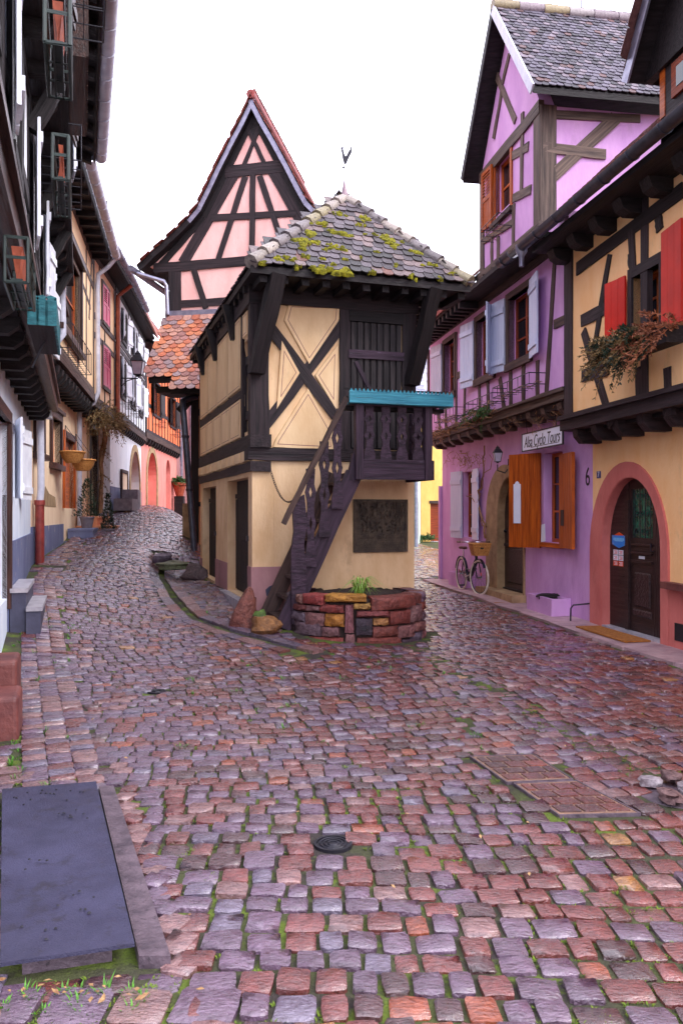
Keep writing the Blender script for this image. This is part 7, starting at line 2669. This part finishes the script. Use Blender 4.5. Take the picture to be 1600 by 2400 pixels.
od = MB().fbox(H2, dd[0], dd[1], -.14, -.08, dd[2], dd[3]).build('door', M['oak'], h2)
for a, b in ((dd[0] - .14, dd[0]), (dd[1], dd[1] + .14)): MB().fbox(H2, a, b, -.1, .05, dd[2], dd[3] + .14, 'z').build('door_casing', M['oak'], h2)
MB().fbox(H2, dd[0], dd[1], -.1, .05, dd[3], dd[3] + .14).build('door_casing', M['oak_dark'], h2)
corbels(H2, h2, .1, H2L - .1, 12, ZJ + .1, M['timber_black'], -.05, .42, .2, .17)
MB().fbox(H2, .0, H2L, -.3, .38, ZJ + .1, ZJ + .16).build('jetty_soffit', M['timber_black'], h2)
MB().fbeam(H2, (0, ZJ + .25), (H2L, ZJ + .25), .18, .25, .46, 10, .012).build('jetty_beam', M['timber_brown'], h2)
W2U = .4
ow = bo(530, 680, 330, 800, w=.5)
ow = (ow[0], ow[1], ZJ + .95, ZJ + 2.35)
wall(H2, h2, 'upper_wall', 0, H2L, ZJ + .34, 7.5, M['beige2'], [ow], w=W2U, th=.25)
halftimber(H2, h2, 0, H2L, ZJ + .34, 7.5, W2U, [ow], M['timber_grey'], 1.5, (.8,), .08, 3)
for a, b, wd in (((450, 0), (560, 480), .1), ((390, 60), (480, 330), .1), ((600, 0), (740, 420), .1)):
    timber(H2, h2, B(*a, W2U), B(*b, W2U), wd, M['timber_brown'], W2U - .04, W2U + .012)
window(H2, h2, *ow, W2U, .06, .08, 2, 2, M['oak'])
for a, b in ((ow[0] - .2, ow[0] - .1), (ow[1] + .1, ow[1] + .2)): MB().fbox(H2, a, b, W2U - .05, W2U + .08, ow[2] - .15, ow[3] + .15, 'z').build('oriel_jamb', M['oak_dark'], h2)
MB().fbox(H2, ow[0] - .26, ow[1] + .26, W2U - .05, W2U + .14, ow[3] + .15, ow[3] + .25).build('oriel_canopy', M['oak_dark'], h2)
MB().fbox(H2, ow[0] - .26, ow[1] + .26, W2U - .05, W2U + .12, ow[2] - .25, ow[2] - .15).build('oriel_sill', M['oak_dark'], h2)
rack(H2, ow[0] - .1, ow[1] + .2, W2U + .04, .2, ow[2] - .55, .42, 'flower_rack', 'scrolled iron rack below the oriel window of the beige house', 'flower rack')
MB().fbox(H2, 0, H2L, .0, .78, 7.52, 7.58).build('soffit', M['timber_black'], h2)
for k in range(10): MB().beam(H2.P(.2 + k * .55, .3, 7.47), H2.P(.2 + k * .55, .78, 7.47), .1, .1, (0, 0, 1), 2).build('rafter', M['timber_black'], h2)
slab_roof(H2, h2, 0, H2L, .82, 7.6, -3.6, 12.0, RC)
gutter(H2, h2, .1, H2L, .92, 7.62, .1, M['zinc_white'])
# corner downpipe: white above, red cast-iron below
MB().tube([H2.P(.15, .12, ZJ + .3), H2.P(.15, .14, 2.0), H2.P(.15, .12, 1.75)], .06, 10).build('downpipe', M['zinc_white'], h2, 40)
MB().tube([H2.P(.15, .12, 1.75), H2.P(.15, .12, .5)], .075, 10).build('downpipe_foot', M['pipe_red'], h2, 40)
MB().lathe(H2.P(.15, .12, 1.72), [(.09, 0), (.09, .08)], 10).build('pipe_collar', M['pipe_red'], h2)
MB().tube([H2.P(.12, .45, 7.3), H2.P(.12, .5, ZJ + .6), H2.P(.15, .2, ZJ + .2)], .055, 10).build('downpipe', M['zinc_white'], h2, 40)
# downpipe between second and third house
z_ = [H2.P(H2L - .05, .9, 7.55), H2.P(H2L - .05, .75, 7.35), H2.P(H2L - .05, .52, 7.15), H2.P(H2L - .05, .5, 6.9), H2.P(H2L - .05, .52, ZJ + .4), H2.P(H2L - .05, .42, ZJ + .15), H2.P(H2L - .05, .1, ZJ - .1), H2.P(H2L - .05, .1, 1.2)]
MB().tube(z_, .055, 10).build('downpipe', M['zinc_white'], h2, 40)
# hanging baskets beside the orange door
def basket(c, r_, label):
    t = thing('hanging_basket', c, label, 'basket', 'orange half-round wall baskets')
    prof = [(r_ * .55, -r_ * .9), (r_ * .85, -r_ * .45), (r_, 0), (r_ * .92, 0.0), (r_ * .75, -.1)]
    MB().lathe(c, prof, 16, cap=False).build('bowl', M['wicker'], t, 60)
    MB().lathe(V(*c) - V(0, 0, r_ * .9), [(r_ * .55, 0), (.01, .001)], 16).build('bottom', M['wicker'], t)
    MB().lathe(V(*c) - V(0, 0, .06), [(r_ * .85, 0), (.01, .02)], 16).build('soil', M['soil'], t)
    MB().tube([V(*c) + V(r_ * math.cos(a), r_ * math.sin(a), 0) for a in np.linspace(0, 6.28, 17)[:-1]], .018, 5, True).build('rim', M['wicker'], t)
    mb = MB()
    for a in (0, 2.1, 4.2): mb.tube([V(*c) + V(r_ * math.cos(a), r_ * math.sin(a), 0), V(*c) + V(-r_ * .6, 0, r_ * 2.2)], .006, 4)
    mb.build('hanger', M['iron'], t)
q = bo(545, 640, 1600, 1690, w=.35)
basket(H2.P((q[0] + q[1]) / 2, .35, q[3]), .24, 'orange wicker wall basket, the higher of two by the orange door')
q = bo(625, 700, 1660, 1740, w=.45)
basket(H2.P((q[0] + q[1]) / 2 - .1, .5, q[3] - .02), .24, 'orange wicker wall basket, the lower of two by the orange door')
# stoop blocks and potted conifers
sp_ = thing('blue_stoop', H2.P(4.4, .6, 1), 'worn blue painted stone stoop blocks before the orange door', 'steps')
def dep(px, py, z):  # depth where a pixel meets height z
    return (EYE - z) * FPX / (py - CY)
SB = [(4.05, 5.0, .03, .55, 1.24), (3.6, 4.9, .03, .95, .98)]
for u0, u1, w0, w1, z1 in SB: step(H2, sp_, u0, u1, w0, w1, .3, z1, M['blue_plinth'], M['blue_plinth'])
op = thing('orange_stoop', H3.P(.6, .6, 1.2), 'orange plastered stair blocks before the brown door', 'steps')
for u0, u1, w1, z1 in ((.0, 1.6, .5, 1.5), (-.1, 1.3, .95, 1.28)): step(H3, op, u0, u1, .03, w1, .5, z1, M['peach'], M['peach'])
def conifer(base, hp, hr, hc, rc, label, m_pot):
    t = thing('potted_conifer', base, label, 'potted plant', 'potted conifers by the steps')
    b = Vector(base)
    MB().lathe(b, [(hr * .7, 0), (hr * .95, hp * .85), (hr * 1.05, hp * .86), (hr * 1.05, hp), (hr * .85, hp), (hr * .8, hp - .04)], 14, cap=True).build('pot', m_pot, t, 40)
    MB().tube([b + V(0, 0, hp - .05), b + V(0, 0, hp + hc * .5)], .015, 6).build('trunk', M['dry'], t)
    mb = MB()
    for k in range(900):
        t_ = rng.random() ** 1.3
        r_ = rc * (1 - t_) ** .8 * rng.uniform(.55, 1.1) * (1 + .25 * math.sin(t_ * 17 + k % 3)) + .01
        a = rng.uniform(0, 6.28)
        p = b + V(r_ * math.cos(a), r_ * math.sin(a), hp + hc * t_)
        e = V(math.cos(a), math.sin(a), rng.uniform(.3, 1.6)).normalized() * rng.uniform(.03, .07)
        s = e.cross(V(rng.uniform(-1, 1), rng.uniform(-1, 1), rng.uniform(-1, 1))).normalized() * .012
        mb.add([p - s, p + s, p + e], [(0, 1, 2)])
    mb.build('crown', M['leaf_dark'], t)['kind'] = 'stuff'
conifer(H2.P(4.75, .35, 1.24), .26, .16, .85, .24, 'potted dark conifer on the blue stoop, the wider of the two', M['pot_grey'])
conifer(H2.P(5.0, .78, .98), .24, .15, .8, .13, 'slim potted dark conifer standing lower beside the orange blocks', M['pot_grey'])

# ---- third house: beige with pink shutters and brown double door
h3 = thing('pink_shutter_house', H3.P(1.4, -2, 1), 'narrow beige house with pink louvred shutters and brown door under dry vine', 'house')
d3 = bo(725, 850, 1490, 2070, H3)
d3 = (max(.15, d3[0]), min(d3[1], H3L - .4), 1.35, 3.75)
wall(H3, h3, 'ground_wall', .002, H3L, 0, ZJ + .1, M['beige'], [d3], th=.3)
D3 = MB().fbox(H3, d3[0], d3[1], -.2, -.12, d3[2], d3[3]).build('door', M['oak_dark'], h3)
for i in range(2):
    for j in range(3):
        a, b = d3[0] + (d3[1] - d3[0]) * (.08 + .46 * i), d3[0] + (d3[1] - d3[0]) * (.46 + .46 * i)
        c, d = d3[2] + .15 + j * .75, d3[2] + .75 + j * .75
        MB().fpoly(H3, [(a, c), (b, c), (b, d), (a, d)], -.119, -.09, .03).build('panel', M['oak_dark'], D3)
MB().fbox(H3, d3[0] - .2, d3[0], -.1, .03, d3[2], d3[3] + .2, 'z').build('door_casing', M['sandstone'], h3)
MB().fbox(H3, d3[1], d3[1] + .2, -.1, .03, d3[2], d3[3] + .2, 'z').build('door_casing', M['oak_dark'], h3)
MB().fbox(H3, d3[0], d3[1], -.1, .03, d3[3], d3[3] + .2).build('door_casing', M['oak_dark'], h3)
wU, wL = bo(815, 872, 190, 440, H3, .4), bo(824, 888, 740, 1010, H3, .4)
wU = (1.1, 2.0, 6.35, 7.25)
wL = (1.15, 2.1, 4.75, 5.75)
wall(H3, h3, 'upper_wall', .002, H3L, ZJ + .2, 7.7, M['beige2'], [wU, wL], w=.4, th=.25)
halftimber(H3, h3, .002, H3L, ZJ + .2, 7.7, .4, [wU, wL], M['timber_brown'], .7, (.45, .58), .1, 2)
MB().fbeam(H3, (0, ZJ + .15), (H3L, ZJ + .15), .16, .2, .45, 6, .01).build('jetty_beam', M['timber_brown'], h3)
corbels(H3, h3, .1, H3L - .1, 6, ZJ + .08, M['timber_black'], -.05, .4, .18, .15)
for w in (wU, wL):
    window(H3, h3, *w, .4, .1, .05, 1, 2, M['oak_dark'])
    hw = (w[1] - w[0]) / 2
    shutter(H3, h3, w[0] + .01, w[2], w[3], hw - .01, 1, 3, M['pink_paint'], .405, louvre=True)
    shutter(H3, h3, w[1] - .01, w[2], w[3], hw - .01, -1, 3, M['pink_paint'], .405, louvre=True)
MB().fbox(H3, 0, H3L, .0, .75, 7.72, 7.8).build('soffit', M['timber_black'], h3)
slab_roof(H3, h3, 0, H3L, .8, 7.82, -3.6, 12.0, RC)
gutter(H3, h3, 0, H3L, .9, 7.85, .09, M['zinc'])
MB().tube([H3.P(H3L - .05, .85, 7.7), H3.P(H3L - .05, .5, 7.4), H3.P(H3L - .05, .5, ZJ + .1), H3.P(H3L - .25, .5, ZJ + .0)], .06, 10).build('downpipe', M['pipe_brown'], h3, 40)
vy = thing('dry_creeper', H3.P(2.5, .2, 1.5), 'dry brown creeper trunk and bushy mat over the brown door', 'vine')
mb = MB()
for k in range(3):
    vine(mb, [H3.P(2.35 + .08 * k, .15, 1.3), H3.P(2.4 + .1 * k, .14, 2.2), H3.P(2.35, .2, 3.2), H3.P(2.3 - .3 * k, .4, 4.0)], .06 - .01 * k, .03, .03)
mb.build('trunk', M['dry'], vy, 60)
mb = MB()
for k in range(150):
    p = H3.P(rng.uniform(-.2, 2.7), .3 + rng.uniform(0, .4), 4.0 + rng.gauss(0, .14))
    spray(mb, p, V(rng.gauss(0, 1), rng.gauss(0, 1), rng.gauss(-.3, .7)).normalized(), rng.uniform(.2, .5), 14, .07)
for k in range(40):
    p = H3.P(2.35 + rng.gauss(0, .12), .2, rng.uniform(1.6, 4))
    spray(mb, p, V(rng.gauss(0, 1), rng.gauss(0, 1), rng.gauss(-.3, .7)).normalized(), rng.uniform(.15, .3), 10, .06)
mb.build('dry_foliage', M['dry_leaf'], vy)['kind'] = 'stuff'

# ---- fourth house: white
h4 = thing('white_arch_house', H4.P(3.5, -2, 1.5), 'white half-timbered house with arched entrance farther up the street', 'house')
G4, U4 = .28, .42
Z4 = 4.0
a4 = (H4.U('b', 1062, G4), H4.U('b', 1138, G4), 1.3, H4.q('b', 1100, 1595, G4)[1])
wall(H4, h4, 'ground_wall', .002, H4L, .5, Z4, M['white'], [(a4[0], a4[1], 1.3, a4[3], (a4[1] - a4[0]) * .5)], w=G4, th=.5)
MB().fbox(H4, .002, a4[0] - .15, G4 + .001, G4 + .015, .5, 2.3).build('plinth', M['blue_plinth'], h4)
MB().fbox(H4, a4[1] + .15, H4L, G4 + .001, G4 + .015, .5, 2.3).build('plinth', M['blue_plinth'], h4)
arch_band(H4, h4, a4[0], a4[1], a4[3], (a4[1] - a4[0]) * .5, a4[0] - .22, a4[1] + .22, a4[3] + .22, (a4[1] - a4[0]) * .5 + .22, .5, G4 + .001, G4 + .04, M['sandstone'])
MB().fbox(H4, a4[0], a4[1], G4 - .45, G4 - .4, 1.3, a4[3]).build('door', M['oak'], h4)
corbels(H4, h4, .1, H4L, 16, Z4 + .1, M['timber_black'], G4 - .1, U4 + .02, .18, .15)
MB().fbeam(H4, (0, Z4 + .18), (H4L, Z4 + .18), .16, .2, U4 + .05, 8, .01).build('jetty_beam', M['timber_brown'], h4)
o4 = [(1.0, 1.8, 4.9, 5.9), (3.2, 4.0, 4.9, 5.9), (5.3, 6.1, 4.9, 5.9), (1.2, 2.0, 6.5, 7.3), (3.6, 4.4, 6.5, 7.3), (5.5, 6.2, 6.5, 7.3)]
wall(H4, h4, 'upper_wall', .002, H4L, Z4 + .26, 7.7, M['white'], o4, w=U4, th=.25)
halftimber(H4, h4, .002, H4L, Z4 + .26, 7.7, U4, [], M['timber'], .62, (.55,), .07, 0, tw=.012) if False else None
halftimber(H4, h4, .002, H4L, Z4 + .26, 6.2, U4, o4[:3], M['timber'], .62, (), .08, 1)
halftimber(H4, h4, .002, H4L, 6.25, 7.7, U4, o4[3:], M['timber'], .62, (), .08, 1)
for o in o4:
    window(H4, h4, *o, U4, .1, .05, 2, 2, M['oak_dark'])
    shutter(H4, h4, o[0] - .05, o[2], o[3], .4, -1, 14, M['white_paint'], U4 + .04)
    shutter(H4, h4, o[1] + .05, o[2], o[3], .4, 1, 14, M['white_paint'], U4 + .04)
for i, (a, b) in enumerate(((.8, 2.0), (3.0, 4.2))):
    rack(H4, a, b, U4, .25, 4.62, .2, 'flower_rack', ('iron flower rack on the white arched house, nearest the street lamp', 'iron flower rack on the white arched house, farther along')[i], 'flower rack', 'iron racks on the white arched house')
MB().fbox(H4, 0, H4L, .0, .75, 7.72, 7.8).build('soffit', M['timber_black'], h4)
slab_roof(H4, h4, 0, H4L, .8, 7.82, -3.6, 12.0, RC)
gutter(H4, h4, 0, 3.2, .9, 7.85, .09, M['zinc'])
MB().beam(H4.P(3.2, .85, 7.84), H4.P(H4L, .85, 7.84), .14, .05, H4.n, 4).build('fascia', M['pipe_brown'], h4)
nb = thing('notice_board', H4.P(H4.U('b', 1025, .3), .3, 1.6), 'small wooden notice board standing against the white wall', 'notice board')
nq = (H4.U('b', 1002, .35), H4.U('b', 1046, .35))
MB().fbox(H4, nq[0], nq[1], .31, .33, 1.6, 2.75).build('board', M['beige'], nb)
mb = MB()
for a, b, c, d in ((nq[0] - .06, nq[0], 1.5, 2.85), (nq[1], nq[1] + .06, 1.5, 2.85)): mb.fbox(H4, a, b, .3, .36, c, d)
mb.fbox(H4, nq[0], nq[1], .3, .36, 2.75, 2.85)
mb.build('frame', M['timber_brown'], nb)
st4 = H4.P(H4.U('b', 1015, .6), .65, 0)
tr = thing('stone_trough', st4, 'grey stone trough on blocks before the white arched house', 'trough')
zg = G(st4.x, st4.y)
for dx, s in ((0, 1.0),):
    e = rot_box(st4 + V(0, 0, zg + .16), H4.u, .62, .24, .16)
    MB().hexa(e).build('basin', M['pot_grey'], tr)
    MB().hexa(rot_box(st4 + V(0, 0, zg + .322), H4.u, .54, .17, .003)).build('water', M['glass'], tr)
MB().hexa(rot_box(st4 + H4.u * 1.1 + V(0, 0, zg + .3), H4.u, .32, .22, .3)).build('block', M['pot_grey'], tr)
# street lamp on its bracket at the corner of the white arched house
lx = H4.q('b', 1118, 968, 1.0)
pL = H4.P(.15, 1.0, 0)
zL = EYE + (CY - (600 + 970 / 3.484)) / FPX * pL.y
pL.z = zL
w0 = H4.P(.15, U4, zL - .1)
lantern(pL, .66, M['iron'], 'street_lantern', 'black street lantern on a scrolled bracket over the left street', [([w0, pL + V(0, 0, -.10), pL], .018), ([w0 - V(0, 0, .35), w0.lerp(pL, .5) - V(0, 0, .12), w0.lerp(pL, .8) - V(0, 0, .09)], .014), ([w0 + V(0, 0, .1), w0 - V(0, 0, .5)], .02)])

# ---- fifth house: coral above, pink below
h5 = thing('coral_house', H5.P(4, -2, 1.5), 'coral-orange half-timbered house with pink ground floor and arches', 'house')
G5, U5 = .28, .42
Z5 = 4.15
a5 = (H5.U('b', 1200, G5), H5.U('b', 1278, G5), 1.5, H5.q('b', 1240, 1605, G5)[1])
n5 = (H5.U('b', 1357, G5), H5.U('b', 1392, G5), 1.6, H5.q('b', 1375, 1665, G5)[1])
wall(H5, h5, 'ground_wall', .002, H5L, .5, Z5, M['pinkwall'], [(*a5, (a5[1] - a5[0]) * .5), (*n5, (n5[1] - n5[0]) * .5)], w=G5, th=.5)
arch_band(H5, h5, a5[0], a5[1], a5[3], (a5[1] - a5[0]) * .5, a5[0] - .2, a5[1] + .25, a5[3] + .22, (a5[1] - a5[0]) * .5 + .22, .5, G5 + .001, G5 + .04, M['sandstone'])
for a in (a5, n5): MB().fbox(H5, a[0], a[1], G5 - .4, G5 - .35, a[2], a[3]).build('door', M['plinth'] if a is n5 else M['pinkwall'], h5)
corbels(H5, h5, .1, H5L, 15, Z5 + .1, M['timber_black'], G5 - .1, U5 + .04, .2, .16)
MB().fbeam(H5, (0, Z5 + .2), (H5L, Z5 + .2), .2, .2, U5 + .06, 8, .01).build('jetty_beam', M['timber_brown'], h5)
o5 = [(H5.U('b', 1252, U5), H5.U('b', 1305, U5), 5.3, 6.5), (H5.U('b', 1388, U5), H5.U('b', 1432, U5), 5.3, 6.5)]
wall(H5, h5, 'upper_wall', .002, H5L, Z5 + .3, 7.4, M['coral'], o5, w=U5, th=.25)
halftimber(H5, h5, .002, H5L, Z5 + .3, 7.4, U5, o5, M['timber'], .7, (.35,), .11, 2)
for i, o in enumerate(o5):
    window(H5, h5, *o, U5, .1, .06, 2, 2, M['oak_dark'])
    shutter(H5, h5, o[0] - .05, o[2], o[3], .5, -1, 10, M['slat_grey'], U5 + .04)
    shutter(H5, h5, o[1] + .05, o[2], o[3], .5, 1, 10, M['slat_grey'], U5 + .04)
    rack(H5, o[0], o[1], U5, .25, 4.9, .22, 'flower_rack', ('iron flower rack on the coral wall, nearest', 'iron flower rack on the coral wall, farthest up the street')[i], 'flower rack', 'iron racks on the coral house')
timber(H5, h5, (.12, Z5 + .3), (.12, 7.4), .3, M['timber_black'], U5 - .04, U5 + .03)
slab_roof(H5, h5, 0, H5L, .8, 7.5, -3, 9.4, [S(130, 110, 116), S(150, 130, 136), S(110, 96, 104)])
gutter(H5, h5, 0, H5L, .9, 7.5, .1, M['zinc'])
MB().tube([H5.P(H5L - .1, .7, 7.3), H5.P(H5L - .1, .5, 7.0), H5.P(H5L - .1, .5, 2.2)], .07, 8).build('downpipe', M['zinc'], h5, 40)

# ---- sixth house rises behind it, and the street's end
h6 = thing('slate_roofed_house', H5.P(5, -2, 8), 'pink timbered upper storey with blue-grey slate roof behind the coral house', 'house')
X6 = -1.2
wall(H5, h6, 'wall', 1.2, 11, 8.2, 10.0, M['pinkpl'], w=X6, th=.3)
for u in (1.5, 2.6, 3.9, 5.2, 6.5, 7.8):
    timber(H5, h6, (u, 8.2), (u + .2, 10.0), .2, M['timber_brown'], X6 - .04, X6 + .02)
timber(H5, h6, (1.2, 8.9), (11, 8.9), .16, M['timber_brown'], X6 - .04, X6 + .024)
MB().fbox(H5, 1.2, 11, -7, X6 - .3, 1, 9.9).build('body', M['pinkpl'], h6)
slab_roof(H5, h6, .9, 11.5, X6 + .55, 9.95, X6 - 2.8, 14.5, [S(160, 164, 190), S(136, 140, 168), S(186, 188, 208)], wid=.3, ex=.26)
MB().beam(H5.P(.9, X6 + .56, 9.97), H5.P(11.5, X6 + .56, 9.97), .16, .06, H5.n, 4).build('fascia', M['pipe_brown'], h6)
h7 = thing('end_house', V(-5.4, 44, 2), 'grey-mauve plastered house closing the far end of the left street', 'house')
EF = Fr(-8.5, 40.5, 1, .25, 1)
wall(EF, h7, 'wall', 0, 8, 1, 8.0, M['plinth'], [(1.6, 2.4, 2.9, 4.3), (3.4, 4.2, 2.9, 4.3)], th=.3)
for a, b in ((1.6, 2.4), (3.4, 4.2)): window(EF, h7, a, b, 2.9, 4.3, 0, .1, .06, 1, 2, M['white_paint'])
MB().fbox(EF, 0, 8, -5, -.3, 1, 8).build('body', M['plinth'], h7)
slab_roof(EF, h7, -.2, 8.2, .4, 8.0, -3, 11.5, RC)
MB().tube([EF.P(1.0, .08, 7.9), EF.P(1.0, .08, 3.4)], .08, 8).build('downpipe', M['zinc'], h7, 40)
pc = H5.P(8.2, .8, 0)
zp = G(pc.x, pc.y)
pb_ = at(421, 1134, 36)
pt_ = thing('potted_shrub', pb_, 'terracotta pot with green shrub mounted high at the far corner', 'potted plant')
MB().lathe(V(pb_.x, pb_.y, pb_.z - .55), [(.16, 0), (.3, .5), (.34, .5), (.34, .6), (.26, .6)], 14).build('pot', M['pot'], pt_, 40)
MB().box(pb_.x - .2, pb_.x + .2, pb_.y - .2, pb_.y + .2, G(pb_.x, pb_.y) - .1, pb_.z - .551).build('pedestal', M['timber_black'], pt_)
mb = MB()
for k in range(60): spray(mb, V(pb_.x, pb_.y, pb_.z + .05), V(rng.gauss(0, 1), rng.gauss(0, 1), rng.uniform(.2, 1.4)).normalized(), rng.uniform(.3, .6), 22, .11)
mb.build('foliage', M['leaf'], pt_)['kind'] = 'stuff'
# television aerials over the left roofs
for x, y0, y1, d, lab in ((251, 470, 600, 24, 'thin aerial mast above the beige roofs on the left'), (345, 520, 640, 38, 'tall forked aerial between the left roofs and the pink gable')):
    b, t = at(x, y1, d), at(x, y0, d)
    an = thing('antenna', b - V(0, 0, 1), lab, 'antenna', 'roof aerials')
    mb = MB().tube([b - V(0, 0, 1.5), t], .018, 5)
    for k in range(4): mb.tube([t - V(.25 - .04 * k, 0, .15 + .22 * k), t + V(.25 - .04 * k, 0, -.15 - .22 * k)], .010, 4)
    mb.build('mast', M['iron'], an)
